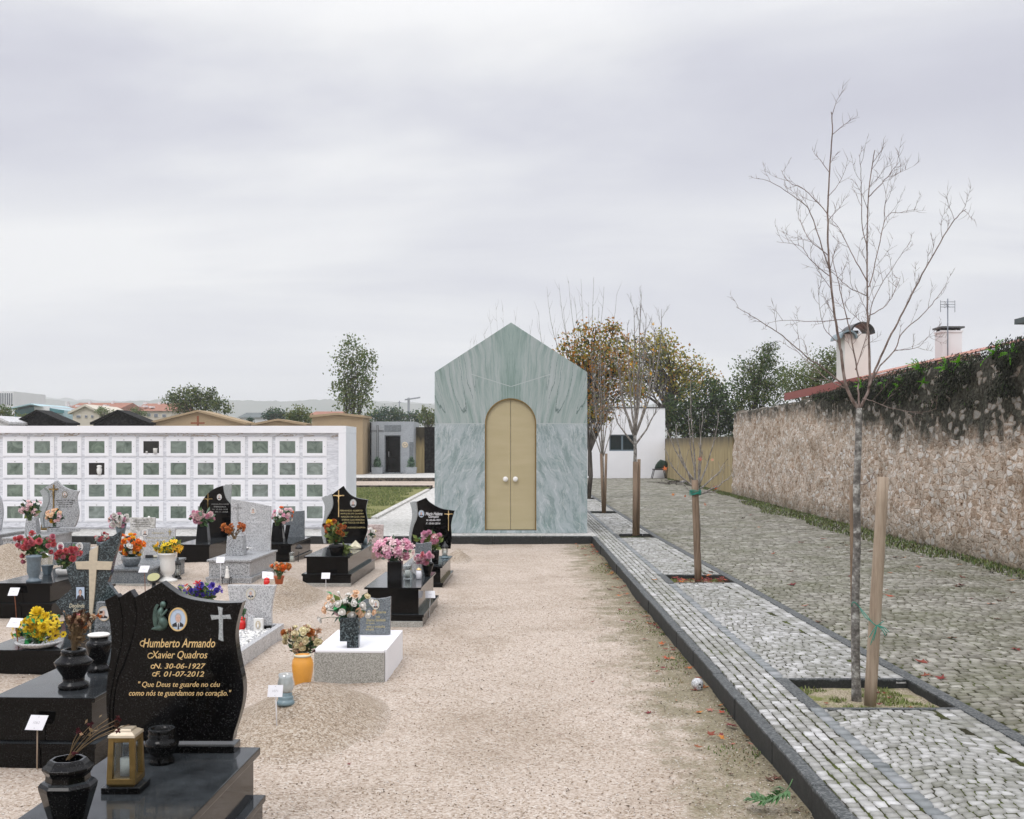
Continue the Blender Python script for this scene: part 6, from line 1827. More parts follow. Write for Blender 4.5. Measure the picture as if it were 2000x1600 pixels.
def bouquet(label, mouth, Y, region, spec, leaves, seed, cat='flowers', group=None, explicit=(), stem='stem', name='bouquet', extra=None, up=.25, depth=.8):
    """mouth (px, py) and region (px, py, rx, ry) at distance Y; spec: (kind, petal, count, size px); leaves: (material, count, size px)"""
    r = random.Random(seed); k_ = Y / F
    m0 = Vector(A(*mouth, Y))
    root = thing(name, label, cat, tuple(m0), 0, group)
    cx_, cy_, rx, ry = region
    c0 = Vector(A(cx_, cy_, Y))
    items = []
    for (kind, pet, cnt, sz) in spec:
        for q in range(cnt):
            a = r.uniform(0, 2 * math.pi); rr = math.sqrt(r.random())
            u, v = rr * math.cos(a), rr * math.sin(a)
            dp = math.sqrt(max(0, 1 - rr * rr)) * depth * (-1 if r.random() < .72 else 1) * r.uniform(.6, 1)
            items.append((kind, pet, sz * r.uniform(.8, 1.2), c0 + Vector((u * rx * k_, dp * min(rx, ry * 1.4) * k_, v * ry * k_))))
    for (x, y, kind, pet, sz) in explicit:
        items.append((kind, pet, sz, Vector(A(x, y, Y)) + Vector((0, -r.uniform(.2, .6) * rx * k_ * depth * .6, 0))))
    sm_ = MB()
    for (kind, pet, sz, p) in items:
        o = bpy.data.objects.new('bloom', bloom_mesh(kind, pet))
        COL.objects.link(o); o.parent = root
        o.location = p - m0
        d = (p - c0); d.z = d.z / max(ry * k_, .01) * rx * k_
        d = (d.normalized() if d.length > 1e-6 else Vector((0, -1, 0))) + Vector((0, -.5, up))
        q = d.to_track_quat('Z', 'Y'); e = Euler((0, 0, r.uniform(0, 6.28)))
        o.rotation_euler = (q.to_matrix() @ e.to_matrix()).to_euler()
        o.scale = (sz * k_ / 2 * 1.15,) * 3
        mid = m0.lerp(p, .5) + Vector((0, 0, .06 * (p - m0).length))
        b_ = m0 + Vector((r.uniform(-1, 1), r.uniform(-1, 1), -2)) * 3 * k_
        sm_.tube(catmull([tuple(b_), tuple(mid), tuple(p - d.normalized() * sz * k_ * .2)], 3), max(.0016, .55 * k_), 4, caps=False)
    sm_.build('stems', M[stem], root, recalc=False)
    for (lm, cnt, sz) in leaves:
        n = cnt
        g = np.random.default_rng(seed + len(lm))
        u = g.normal(0, 1, (n, 3)); u /= np.linalg.norm(u, axis=1)[:, None]; u *= g.random(n)[:, None] ** .5
        top = np.array(c0) + u * np.array([rx * 1.05 * k_, min(rx, ry * 1.4) * k_ * .95, ry * 1.0 * k_])
        f_ = g.uniform(.25, 1.0, n)[:, None]
        P = np.array(m0) * (1 - f_) + top * f_
        d = (top - np.array(m0)); d /= np.linalg.norm(d, axis=1)[:, None] + 1e-9
        d = d + g.normal(0, .75, (n, 3)) + np.array([0, -.1, -.05]); d /= np.linalg.norm(d, axis=1)[:, None]
        s = np.cross(d, g.normal(0, 1, (n, 3))); s /= np.linalg.norm(s, axis=1)[:, None]
        t_ = np.cross(d, s)
        L = sz * k_ * g.uniform(.6, 1.25, n)[:, None]
        v = np.stack([P, P + d * L * .5 + s * L * .26 + t_ * L * .08, P + d * L, P + d * L * .5 - s * L * .26 + t_ * L * .08], 1)
        np_mesh('foliage', v.reshape(-1, 3), np.concatenate([np.arange(n)[:, None] * 4 + np.array([0, 1, 2]), np.arange(n)[:, None] * 4 + np.array([0, 2, 3])]), M[lm], None, root)
    return root


def candle_jar(label, px_, py_, z, wd, h, col='white_plastic', cap='white_plastic', group='grave candles', name='grave_candle', clear=False):
    X, Y, _ = G(px_, py_, z); k_ = Y / F; a, hh = wd * k_ / 2, h * k_
    r = thing(name, label, 'candle', (X, Y, z), 0, group)
    if clear:
        MB().lathe([(a * .9, .001), (a, hh * .1), (a, hh * .9), (a * .85, hh), (a * .8, hh * .98), (a * .92, hh * .88), (a * .92, hh * .1), (.002, hh * .06)], (X, Y, z), 20).build('jar', M['glass'], r)
        MB().lathe([(a * .6, hh * .07), (a * .6, hh * .6), (0.001, hh * .6)], (X, Y, z), 16, cap0=True).build('wax', M[col], r)
    else:
        MB().lathe([(a * .85, .001), (a * .95, hh * .06), (a, hh * .4), (a * .88, hh * .78)], (X, Y, z), 20, cap1=True).build('jar', M[col], r)
        MB().lathe([(a * .92, hh * .781), (a * .96, hh * .84), (a * .6, hh * .93), (a * .25, hh * .96), (a * .25, hh), (.001, hh)], (X, Y, z), 20).build('lid', M[cap], r)
    return r


def box_lantern(label, px_, py_, z, wd, h, mt, roof_m, depth=1.0, base=None, roofh=.12, taper=.92, group='grave lanterns', post=.25):
    """metal lantern: foot, four posts, bevelled panes, roof, candle inside"""
    X, Y, _ = G(px_, py_, z); k_ = Y / F; a, hh = wd * k_ / 2, h * k_; d = a * depth
    r = thing('lantern', label, 'lantern', (X, Y, z), 0, group)
    z0 = z + .001
    if base:
        bw, bh = base
        MB().box(X - bw * k_ / 2, Y - .001, z0, X + bw * k_ / 2, Y + bw * k_ * .85, z0 + bh * k_).build('base_plate', M['black'], r, .002)
        z0 += bh * k_ + .0005
    yc = Y + (base[0] * k_ * .42 if base else d)
    t_ = a * post
    c1 = hh * (1 - roofh)
    MB().frust((X, yc), a * .86, d * .86, a, d, z0, z0 + hh * .05).frust((X, yc), a, d, a, d, z0 + hh * .0501, z0 + hh * .15).build('foot', mt, r, .002)
    fr = MB()
    zb, zt_ = z0 + hh * .1501, z0 + c1
    for sx_ in (-1, 1):
        for sy_ in (-1, 1):
            p = [(X + sx_ * (a - t_ / 2), yc + sy_ * (d - t_ / 2)), (X + sx_ * (a * taper - t_ / 2), yc + sy_ * (d * taper - t_ / 2))]
            vs = []
            for (qx, qy), zz in zip(p, (zb, zt_)): vs += [(qx - t_ / 2, qy - t_ / 2, zz), (qx + t_ / 2, qy - t_ / 2, zz), (qx + t_ / 2, qy + t_ / 2, zz), (qx - t_ / 2, qy + t_ / 2, zz)]
            fr.add(vs, [(3, 2, 1, 0), (4, 5, 6, 7), (0, 1, 5, 4), (1, 2, 6, 5), (2, 3, 7, 6), (3, 0, 4, 7)])
    at, dt = a * taper, d * taper
    fr.box(X - at + t_, yc - dt, zt_ - t_ * .8, X + at - t_, yc - dt + t_ * .8, zt_).box(X - at + t_, yc + dt - t_ * .8, zt_ - t_ * .8, X + at - t_, yc + dt, zt_)
    fr.box(X - at, yc - dt + t_, zt_ - t_ * .8, X - at + t_ * .8, yc + dt - t_, zt_).box(X + at - t_ * .8, yc - dt + t_, zt_ - t_ * .8, X + at, yc + dt - t_, zt_)
    fr.build('frame', mt, r, .001)
    gl = MB()
    am, dm = (a + at) / 2 - t_ * .4, (d + dt) / 2 - t_ * .4
    g1 = .003
    gl.box(X - am + t_ * .7, yc - dm, zb, X + am - t_ * .7, yc - dm + g1, zt_ - t_ * .85).box(X - am + t_ * .7, yc + dm - g1, zb, X + am - t_ * .7, yc + dm, zt_ - t_ * .85)
    gl.box(X - am, yc - dm + t_ * .7, zb, X - am + g1, yc + dm - t_ * .7, zt_ - t_ * .85).box(X + am - g1, yc - dm + t_ * .7, zb, X + am, yc + dm - t_ * .7, zt_ - t_ * .85)
    gl.build('glass_panes', M['glass'], r)
    MB().frust((X, yc), at * 1.06, dt * 1.06, at * 1.02, dt * 1.02, zt_ + .0005, zt_ + hh * roofh * .4).frust((X, yc), at * .98, dt * .98, at * .72, dt * .72, zt_ + hh * roofh * .401, zt_ + hh * roofh * .7).frust((X, yc), at * .66, dt * .66, at * .6, dt * .6, zt_ + hh * roofh * .701, zt_ + hh * roofh).build('roof', roof_m, r, .0015)
    MB().lathe([(a * .4, 0), (a * .4, hh * .3), (.001, hh * .3)], (X, yc, zb + .001), 14).build('candle', M['wax'], r)
    return r


def small_figure(name, label, cat, px_, py_, z, h, mt, group=None, wings=True, arms=True):
    """little standing figure in a robe with bowed head, folded hands and, if an angel, wings"""
    X, Y, _ = G(px_, py_, z); k_ = Y / F; q = h * k_
    r = thing(name, label, cat, (X, Y, z), 0, group)
    mb = MB().lathe([(.20 * q, .002), (.21 * q, .05 * q), (.16 * q, .3 * q), (.12 * q, .5 * q), (.14 * q, .66 * q), (.12 * q, .74 * q), (.05 * q, .79 * q), (.045 * q, .83 * q)], (X, Y, z), 16, cap1=True)
    mb.ell((X, Y - .02 * q, z + .89 * q), .085 * q, .09 * q, .11 * q, 14, 10)
    if arms:
        for sg in (-1, 1):
            mb.tube([(X + sg * .14 * q, Y, z + .69 * q), (X + sg * .17 * q, Y - .06 * q, z + .54 * q), (X + sg * .03 * q, Y - .17 * q, z + .58 * q)], [.045 * q, .042 * q, .028 * q], 8)
    mb.build('body', mt, r)
    if wings:
        for sg in (-1, 1):
            wp = outline([[(.04, .70), (.16, .86), (.27, .80), (.27, .60), (.20, .38), (.12, .28), (.06, .45), (.04, .70)]], 4)
            MB().prism([(X + sg * x * q, z + zz * q) for x, zz in wp], Y + .06 * q, Y + .10 * q).build('wing', mt, r, .004)
    return r


def sign(label, px_, py_, wd, h, bx, by, stake='silver', skew=0.0, roll=0.0, num='1062', tilt=-.5, z=0.0, group='small white plot number plates'):
    """number plate on a thin stake stuck in the gravel; by is the foot of the stake"""
    X, Y, _ = G(bx, by, z); k_ = Y / F
    r = thing('plot_sign', label, 'sign', (X, Y, z), 0, group)
    Xp, _, Zp = A(px_, py_, Y)
    w_, hh = wd * k_ / 2, h * k_ / 2
    hh /= math.cos(tilt)
    mb = MB().box(-w_, -.002, -hh, w_, .002, hh)
    Rm = Matrix.Translation((Xp, Y - .012, Zp)) @ Euler((tilt, roll, 0)).to_matrix().to_4x4() @ Matrix(((1, 0, skew, 0), (0, 1, 0, 0), (0, 0, 1, 0), (0, 0, 0, 1)))
    mb.v = [tuple(Rm @ Vector(p)) for p in mb.v]
    pl = mb.build('plate', M['white_plastic'], r)
    if num:
        vs, fs = text_verts(num)
        x0, x1 = min(v[0] for v in vs), max(v[0] for v in vs); y0, y1 = min(v[1] for v in vs), max(v[1] for v in vs)
        s_ = w_ * .72 / (x1 - x0)
        nb = MB().add([tuple(Rm @ Vector(((v[0] - (x0 + x1) / 2) * s_, -.0028, (v[1] - (y0 + y1) / 2) * s_))) for v in vs], fs)
        for zz in (.75, -.75):
            nb.add([tuple(Rm @ Vector((.03 * w_ * 2 * math.cos(a), -.0028, zz * hh + .03 * w_ * 2 * math.sin(a)))) for a in np.linspace(0, 2 * math.pi, 9)[:-1]], [tuple(range(8))])
        nb.build('number', M['plate_grey'], pl, recalc=False)
    MB().tube([(X, Y, z - .08), (X + (Xp - X) * .5, Y, z + (Zp - z) * .45), (Xp, Y - .004, Zp)], .0045 if wd > 14 else .0055, 6).build('stake', M[stake], r)
    return r


M['plate_grey'] = plain('faded_plate_print', (0.46, 0.46, 0.50), 0.5)


def mound(label, px_, py_, rx, ry, h, seed, yaw=0.0, power=1.0):
    """heap of gravel over a fresh grave; centre (px, py) on the ground, half widths in metres"""
    X, Y, _ = G(px_, py_, 0)
    N = 46
    vs, fs = [], []
    for j in range(N + 1):
        for i in range(N + 1):
            u, v = (i / N * 2 - 1) * 1.25, (j / N * 2 - 1) * 1.25
            q = math.hypot(u, v)
            z = h * max(0.0, 1 - q) ** power if q < 1 else 0
            z = h * (0.5 + 0.5 * math.cos(min(1, q) * math.pi)) * .62 + z * .38
            z += .012 * mnoise.noise((u * 5, v * 5, seed)) * min(1, 3 * max(0, 1.05 - q)) - .034 * min(1, max(0, q - .82) / .3)
            vs.append((X + u * rx, Y + v * ry, z))
    for j in range(N):
        for i in range(N): fs.append((j * (N + 1) + i, j * (N + 1) + i + 1, (j + 1) * (N + 1) + i + 1, (j + 1) * (N + 1) + i))
    o = MB().add(vs, fs, 0, True).build('grave_mound', M['mound'], recalc=False)
    return tag(o, label, 'mound', 'gravel mounds')
# ------------------------------------------------------------------ the graves, nearest first
SHIELD = None
# nearest: polished black, gilded inscription
Y0 = 5.14
g1 = grave('nearest polished black granite grave with tall gilded headstone', -1.885, -1.235, 3.45, 1.79, .50, M['black'], .035, .03, (.27, .035))
MB().box(A(222, 0, 5.12)[0], 5.118, .5005, A(457, 0, 5.12)[0], 5.245, .533).build('headstone_base', M['black'], g1, .004)
S = dict(s=5.0, ox=180.0, oy=1120.0)
BOT = 1640
hs1 = headstone(g1, [[(262, 235), (415, 235)], [(415, 235), (675, 85)], [(675, 85), (760, 150), (880, 225), (1040, 265), (1250, 288), (1468, 284)], [(1468, 284), (1432, 400), (1400, 560), (1405, 700), (1440, 900), (1475, 1080), (1470, 1250), (1430, 1420), (1385, 1560), (1372, BOT)],
                     [(1372, BOT), (230, BOT)], [(230, BOT), (212, 1480), (215, 1280), (250, 1050), (330, 850), (400, 620), (435, 420), (415, 235)]][1:], Y0, .075, M['black'], **S, bevel=.005)
headstone(g1, [[(262, 235), (370, 165)], [(370, 165), (413, 232)], [(413, 232), (432, 420), (397, 620), (327, 850), (247, 1050), (212, 1280), (209, 1480), (226, BOT)], [(226, BOT), (205, BOT)], [(205, BOT), (180, 1480), (180, 1250), (230, 950), (290, 690), (300, 450), (262, 235)]], Y0 + .008, .066, M['black'], **S, bevel=.004, name='side_panel', parent=hs1)
headstone(g1, [[(120, 265), (235, 205)], [(235, 205), (258, 232)], [(258, 232), (296, 450), (286, 690), (226, 950), (176, 1250), (176, 1480), (200, BOT)], [(200, BOT), (190, BOT)], [(190, BOT), (160, 1500), (140, 1350), (138, 1150), (155, 950), (180, 800), (185, 600), (160, 420), (120, 265)]], Y0 + .016, .058, M['black'], **S, bevel=.004, name='side_panel', parent=hs1)
lettering(hs1, [('Humberto Armando', 350, 1256, 141, 17.5), ('Xavier Quadros', 350.5, 1280, 110, 17.5), ('N. 30-06-1927', 351, 1301, 102, 10.5), ('F. 01-07-2012', 351, 1316.5, 96, 10.5),
                ('" Que Deus te guarde no céu', 350, 1338, 160, 14), ('como nós te guardamos no coração."', 352, 1355, 200, 14.5)], Y0, M['gold'], .28, .012)
for (x, y, r_) in ((279, 1258, 6), (294, 1282, 6), (298.5, 1303, 4), (301.5, 1318, 4)):      # curled strokes of the capitals
    k_ = r_ * Y0 / F; p = A(x, y, Y0)
    MB().tube([(p[0] + k_ * q * math.cos(a), Y0 - .0012, p[2] + k_ * q * math.sin(a)) for a, q in zip(np.linspace(.5, 5.9, 14), np.linspace(1.15, .5, 14))], [.0012, .0018, .0022, .0024, .0024, .0024, .0024, .0024, .0022, .002, .002, .0022, .0026, .0022], 5).build('lettering', M['gold'], hs1, recalc=False)
portrait(hs1, 348.3, 1209.5, 18.2, 23, Y0, M['gold'], 'hair_grey', tie=True, lean=.05)
crs = px_outline([[(1230, 325), (1256, 332), (1280, 338)], [(1280, 338), (1273, 380), (1274, 407)], [(1274, 407), (1310, 405), (1348, 400)], [(1348, 400), (1360, 445)], [(1360, 445), (1315, 441), (1280, 443)], [(1280, 443), (1279, 550), (1285, 662)], [(1285, 662), (1262, 655), (1236, 640)], [(1236, 640), (1242, 550), (1240, 444)], [(1240, 444), (1205, 447), (1172, 455)], [(1172, 455), (1158, 405)], [(1158, 405), (1200, 408), (1238, 407)], [(1238, 407), (1238, 370), (1230, 325)]], Y0, n=3, **S)
MB().prism(crs, Y0 - .008, Y0 - .0005).build('cross', M['wing_grey'], hs1, .0008)
# kneeling angel relief
an = MB()
def ap(x, y, d=.012): return A(180 + x / 5, 1120 + y / 5, Y0 - d)
k0 = Y0 / F / 5
an.tube(catmull([ap(690, 318), ap(676, 350), ap(664, 395), ap(672, 430), ap(690, 470), ap(695, 515), ap(650, 535), ap(600, 540), ap(580, 546)], 4), [.007, .007, .007, .008, .011, .013, .015, .016, .016, .015, .014, .014, .015, .016, .018, .020, .021, .021, .020, .019, .018, .017, .016, .014, .012, .010, .009, .008, .006, .005, .004, .003, .002][:33], 9)
an.ell(ap(692, 305), .014, .012, .0155, 14, 10)
an.tube([ap(668, 385, .018), ap(680, 425, .02), ap(718, 372, .02), ap(732, 352, .02)], [.0085, .0075, .0055, .004], 7)
body_r = MB()
an.prism([(p[0], p[2]) for p in [ap(*q) for q in ((655, 440), (695, 440), (712, 500), (700, 538), (640, 540), (606, 545), (578, 548), (605, 528), (640, 500))]], Y0 - .016, Y0 - .0006)
an.build('angel_relief', M['bronze_green'], hs1)
wg = px_outline([[(652, 305), (632, 300), (612, 335), (598, 400), (600, 470), (612, 520), (628, 535)], [(628, 535), (640, 480), (650, 430), (645, 380), (640, 340), (656, 312), (652, 305)]], Y0, n=4, **S)
MB().prism(wg, Y0 - .010, Y0 - .0006).build('angel_wing', M['bronze_green'], hs1, .0015)
wr = MB()
for q in range(7): wr.tube([ap(605 + q * 1.5, 350 + q * 24, .0115), ap(640 + q * .5, 372 + q * 21, .0115)], .0010, 4)
wr.build('angel_feathers', M['bronze_green'], hs1)

# its flower vase, lantern and squat urn
vase('octagonal black vase at the bottom edge on the nearest grave', 133, 1628, .50, [(32, 0), (33, 10), (35, 25), (54, 90), (55, 97), (50, 103), (42, 105), (41, 116), (48, 127), (48, 131), (40, 138), (37, 143), (34, 146)], M['black'], 8, math.pi / 8, flat=True)
bouquet('withered maroon stems stuck in the octagonal black vase', (133, 1478), 4.1, (178, 1418, 56, 24), [], [('dry_stem', 10, 12)], 5, stem='dry_stem', explicit=[(158, 1424, 'dry', 'maroon', 15), (164, 1430, 'dry', 'tan', 8), (182, 1412, 'dry', 'maroon', 14), (236, 1400, 'dry', 'maroon', 15), (232, 1412, 'dry', 'brown', 13), (236, 1424, 'dry', 'maroon', 12), (214, 1402, 'bud', 'brown', 3), (256, 1413, 'bud', 'brown', 3), (152, 1466, 'dry', 'maroon', 14)])
box_lantern('largest lantern, aged gold, standing on the nearest grave', 235, 1552, .50, 56, 110, M['brass'], M['brass_pale'], 1.05, (76, 12), .13, .90, post=.38)
vase('squat black urn in front of the gilded headstone', 316, 1490, .50, [(24, 0), (25, 6), (20, 14), (30, 30), (33, 38), (30, 46), (26, 49), (27, 55), (26, 57), (25, 60), (26.5, 66), (25, 68)], M['black'], 40)

# second: black grave with two urns, left edge
g2 = grave('black granite grave with two urns at the left edge', -3.10, -2.478, 6.70, 1.72, .40, M['black'], .03, .03, (.13, .03))
Y_ = 8.28
hs2 = headstone(g2, [[(188, 1176.5), (262, 1176.5)], [(262, 1270)], [(180, 1270)]], Y_, .05, M['slate_granite'])
portrait(hs2, 203.5, 1198.5, 12, 14.5, Y_, M['brass_pale'], 'hair_grey', 'photo_grey', lean=-.1)
lettering(hs2, [('ANTÓNIO', 216, 1226, 52, 6.5), ('FERREIRA', 222, 1237, 58, 6.5)], Y_, M['dark_letter'], .2)
MB().box(A(190, 0, Y_)[0], Y_ - .002, A(0, 1231.5, Y_)[2], A(250, 0, Y_)[0], Y_ - .0005, A(0, 1230.7, Y_)[2]).build('underline', M['dark_letter'], hs2)
vase('wide shouldered black urn holding dead flowers', 144, 1344, .40, [(28, 0), (29, 4), (28, 9), (20, 14), (21, 24), (30, 38), (35, 48), (36.5, 52), (33, 55), (25, 62), (22.5, 66), (24, 70), (23, 75), (20, 76)], M['black'], 48)
bouquet('bunch of dead brown flowers in the wide shouldered urn', (144, 1268), 7.0, (155, 1212, 27, 20), [('dry', 'brown', 16, 13), ('dry', 'tan', 10, 11), ('dry', 'dryorange', 3, 10), ('bud', 'tan', 9, 5)], [('dry_stem', 170, 15)], 7, stem='dry_stem', explicit=[(194, 1203, 'dry', 'dryorange', 13), (198, 1196, 'dry', 'brown', 9), (152, 1202, 'rose', 'rose', 11), (175, 1216, 'dry', 'brown', 14), (128, 1194, 'bud', 'tan', 6)])
vase('taller black urn with a flat pale lid behind the dead flowers', 193, 1311, .40, [(21, 0), (22, 4), (20, 9), (16, 12), (16, 18), (20, 32), (24, 48), (24.5, 54), (21, 58), (17.5, 60), (17.5, 68)], M['black'], 40, thick=False)
X, Y, _ = G(193, 1311, .40); k_ = Y / F
tag(MB().lathe([(18.5 * k_, 0), (21 * k_, 2 * k_), (21 * k_, 4 * k_), (18 * k_, 5.5 * k_), (.001, 6 * k_)], (X, Y, .40 + 68.3 * k_), 36).build('lid', M['white_ceramic']), 'flat pale lid lying on the taller black urn', 'lid')

# third: low grave with the angular blue granite headstone and cream cross
g3 = grave('low black grave with angular speckled headstone and cream cross', -4.42, -3.74, 9.35, 1.55, .20, M['black'], .045, .02)
Y_ = 10.45
hs3 = headstone(g3, [[(1175, 685), (1150, 830), (1105, 980), (1080, 1100), (1050, 1190)], [(1050, 1190), (1140, 1310)], [(1140, 1310), (1090, 1420), (1060, 1560), (1060, 1640)], [(1060, 1640), (640, 1640)], [(640, 1640), (615, 1500), (540, 1385)], [(540, 1385), (700, 1250)], [(700, 1250), (668, 1150), (645, 1045)], [(645, 1045), (760, 970)], [(760, 970), (960, 830), (1175, 685)]], Y_, .07, M['blue_granite'], 5, 0, 900)
cr3 = px_outline([[(965, 828), (955, 972)], [(955, 980), (1103, 985)], [(1103, 985), (1085, 1065)], [(1085, 1065), (948, 1062)], [(948, 1062), (930, 1300), (892, 1640)], [(892, 1640), (880, 1640)], [(880, 1640), (878, 1300), (876, 1060)], [(876, 1060), (757, 1058)], [(757, 1058), (740, 985)], [(740, 985), (876, 980)], [(876, 978), (880, 880)]], Y_, 5, 0, 900, n=3)
MB().prism(cr3, Y_ - .02, Y_ - .0005).build('cross', M['cream_stone'], hs3, .002)
portrait(hs3, 157.7, 1158.5, 9.8, 13.8, Y_, M['black_metal'], 'hair_dark', rect=True)
lettering(hs3, [('Deolinda', 150, 1183, 30, 8), ('Dinis', 152, 1192, 20, 7)], Y_, M['cream_glaze'], .3, .01)
vase('shallow pale boat shaped planter full of sunflowers', 76, 1264, .20, [(20, 0), (34, 3), (43, 9), (44, 12)], M['light_granite'], 36, name='planter', cat='planter')
bouquet('yellow sunflowers and mums with bright leaves in the pale planter', (76, 1254), 9.5, (76, 1222, 48, 30), [('daisy', 'yellow', 14, 17), ('pom', 'yellow', 6, 21), ('bud', 'yellow', 6, 7)], [('leaf_bright', 120, 17), ('leaf_dark', 60, 14), ('leaf_yellow', 40, 12)], 9,
        explicit=[(75, 1197, 'pom', 'yellow', 26), (88, 1206, 'pom', 'yellow', 22), (56, 1227, 'daisy', 'yellow', 22), (104, 1230, 'pom', 'yellow', 23), (110, 1210, 'bud', 'brown', 10), (28, 1240, 'daisy', 'yellow', 15), (126, 1238, 'daisy', 'yellow', 12), (98, 1248, 'star', 'yellow', 12)], depth=.5)

# fourth: black grave behind, at the left
g4 = grave('black polished grave with a double plaque and red flowers', -5.73, -5.07, 12.42, 1.75, .38, M['black2'], .03, .035, (.16, .03))
Y_ = 14.05
hs4 = headstone(g4, [[(106, 1061), (139, 1060)], [(139, 1104)], [(102, 1104)]], Y_, .04, M['slate_granite'], name='plaque')
hs4b = headstone(g4, [[(140.5, 1060), (175, 1061)], [(172, 1104)], [(140.5, 1104)]], Y_, .04, M['slate_granite'], name='plaque')
portrait(hs4, 118.5, 1067.5, 7, 8.5, Y_, M['white_ceramic'], 'hair_grey', 'photo_grey'); portrait(hs4b, 155.5, 1068, 7, 8.5, Y_, M['white_ceramic'], 'hair_dark', 'photo_grey')
vase('tall slate blue pedestal vase on the black grave at the left', 66, 1137, .38, [(14, 0), (14, 4), (10, 6), (9, 10), (13, 20), (12.5, 36), (14, 46), (15, 48), (15, 51), (13, 52)], M['slate_vase'], 32)
bouquet('coral carnations and long leaves in the slate blue vase', (66, 1087), 12.75, (68, 1062, 34, 20), [('pom', 'coral', 12, 12), ('pom', 'rose', 6, 11), ('bud', 'cream', 10, 5)], [('leaf_green', 110, 13), ('leaf_yellow', 30, 20)], 11, explicit=[(105, 1048, 'pom', 'rose', 11), (106, 1063, 'pom', 'coral', 11), (46, 1085, 'pom', 'coral', 11), (48, 1096, 'pom', 'rose', 10), (34, 1052, 'pom', 'coral', 11), (101, 1078, 'pom', 'coral', 9)])
X, Y, _ = G(92, 1122, .38); k_ = Y / F
gl_ = thing('glass_lamp', 'faceted glass grave lamp with slate base between the red flowers', 'lamp', (X, Y, .38), 0, 'grave lanterns')
MB().lathe([(8 * k_, .001), (11 * k_, 12 * k_), (13 * k_, 18 * k_)], (X, Y, .38), 6, 0, False).build('base', M['slate_vase'], gl_)
MB().lathe([(13 * k_, 18.3 * k_), (9 * k_, 36 * k_), (5 * k_, 41 * k_), (.001, 41 * k_)], (X, Y, .38), 6, 0, False).build('glass', M['glass'], gl_)
vase('white oval pot holding red dahlias on the black grave', 124, 1124, .38, [(10, 0), (14, 5), (15, 11), (14, 13)], M['white_ceramic'], 24, name='pot', cat='pot')
bouquet('red dahlias with trailing leaves in the white oval pot', (124, 1112), 13.2, (132, 1084, 24, 16), [('pom', 'coral', 12, 11), ('pom', 'rose', 4, 10)], [('leaf_green', 120, 10), ('leaf_yellow', 50, 11)], 12, explicit=[(120, 1068, 'pom', 'rose', 10), (150, 1072, 'pom', 'coral', 11), (123, 1085, 'pom', 'coral', 12), (134, 1080, 'pom', 'coral', 12), (142, 1080, 'pom', 'coral', 11), (148, 1086, 'pom', 'rose', 9)])

# fifth: grey granite grave, shield headstone with bronze crucifix
g5 = grave('speckled grey grave with shield headstone and bronze crucifix', -8.62, -8.04, 19.0, 1.5, .34, M['grey_granite'], .03, .02, (.10, .04))
Y_ = 20.35
SH = dict(s=13.33, ox=70, oy=930)
MB().box(A(93, 0, Y_)[0], Y_ - .03, .3405, A(152, 0, Y_)[0], Y_ + .12, .40).build('headstone_base', M['grey_granite'], g5, .004)
hs5 = headstone(g5, [[(205, 310), (350, 235)], [(350, 235), (545, 115)], [(545, 115), (640, 215), (780, 310), (940, 365), (1120, 390)], [(1120, 390), (1065, 520), (1065, 680), (1100, 860), (1105, 1010), (1060, 1200), (1000, 1330)], [(1000, 1330), (240, 1330)], [(240, 1330), (220, 1150), (260, 950), (340, 760), (360, 620), (350, 420), (260, 305)]], Y_, .07, M['grey_granite'], **SH)
headstone(g5, [[(95, 395), (215, 310)], [(215, 310), (320, 480), (335, 640), (310, 760), (230, 950), (190, 1150), (220, 1330)], [(220, 1330), (160, 1330)], [(160, 1330), (110, 1150), (110, 950), (170, 740), (175, 560), (95, 395)]], Y_ + .02, .055, M['wing_grey'], **SH, name='side_panel', parent=hs5)
crucifix(hs5, 105, 946.5, 992, 955.6, 9, Y_, M['bronze'], 1.35)
portrait(hs5, 126.8, 966, 4.8, 6.3, Y_, M['bronze'], 'hair_grey', 'photo_grey', fw=.2)
lettering(hs5, [('MARIA DE FATIMA', 128, 977.5, 38, 2.8), ('SANTOS GOMES', 128, 981.5, 30, 2.8), ('NASCEU EM 1936', 128, 985.5, 28, 2.8), ('FALECEU EM 2009', 128, 990, 26, 2.8)], Y_, M['dark_letter'], 0, .02)
square_vase('tall tapered grey granite vase at the left end of the grey grave', 59, 1043, .34, 24, 18, 32, M['grey_granite'])
bouquet('pale pink gladioli in the tapered grey vase', (59, 1011), 19.4, (60, 992, 22, 16), [('rose', 'palepink', 12, 8), ('star', 'palepink', 8, 7), ('bud', 'white', 4, 4)], [('leaf_dark', 70, 11), ('leaf_yellow', 24, 14)], 13, explicit=[(42, 997, 'rose', 'palepink', 8), (76, 984, 'star', 'white', 7)])
box_lantern('small bronze lantern on the grey grave below the bronze crucifix', 88, 1036, .34, 17, 26, M['bronze'], M['bronze'], .8, None, .10, .97)
vase('round speckled bowl before the shield headstone of the grey grave', 106, 1035, .34, [(7, 0), (10, 4), (10.5, 9), (9, 12)], M['slate_granite'], 24, name='bowl', cat='bowl')
bouquet('mixed peach and pink artificial flowers in the speckled bowl', (106, 1023), 19.9, (108, 1008, 18, 13), [('rose', 'peach', 6, 9), ('rose', 'palepink', 6, 8), ('pom', 'gold', 3, 7), ('daisy', 'peach', 4, 8)], [('leaf_dark', 60, 9), ('leaf_bright', 14, 8)], 14)
# a rounded stone cut by the left edge
g5b = grave('grey grave with a rounded headstone cut by the left edge', -9.75, -8.98, 19.6, 1.5, .34, M['grey_granite'], .03, .02, (.1, .04))
headstone(g5b, [[(-62, 1049), (-62, 990)], [(-62, 990), (-50, 965), (-28, 957), (-6, 964), (3, 985), (4, 1010), (-2, 1049)]], 20.6, .07, M['grey_granite'])

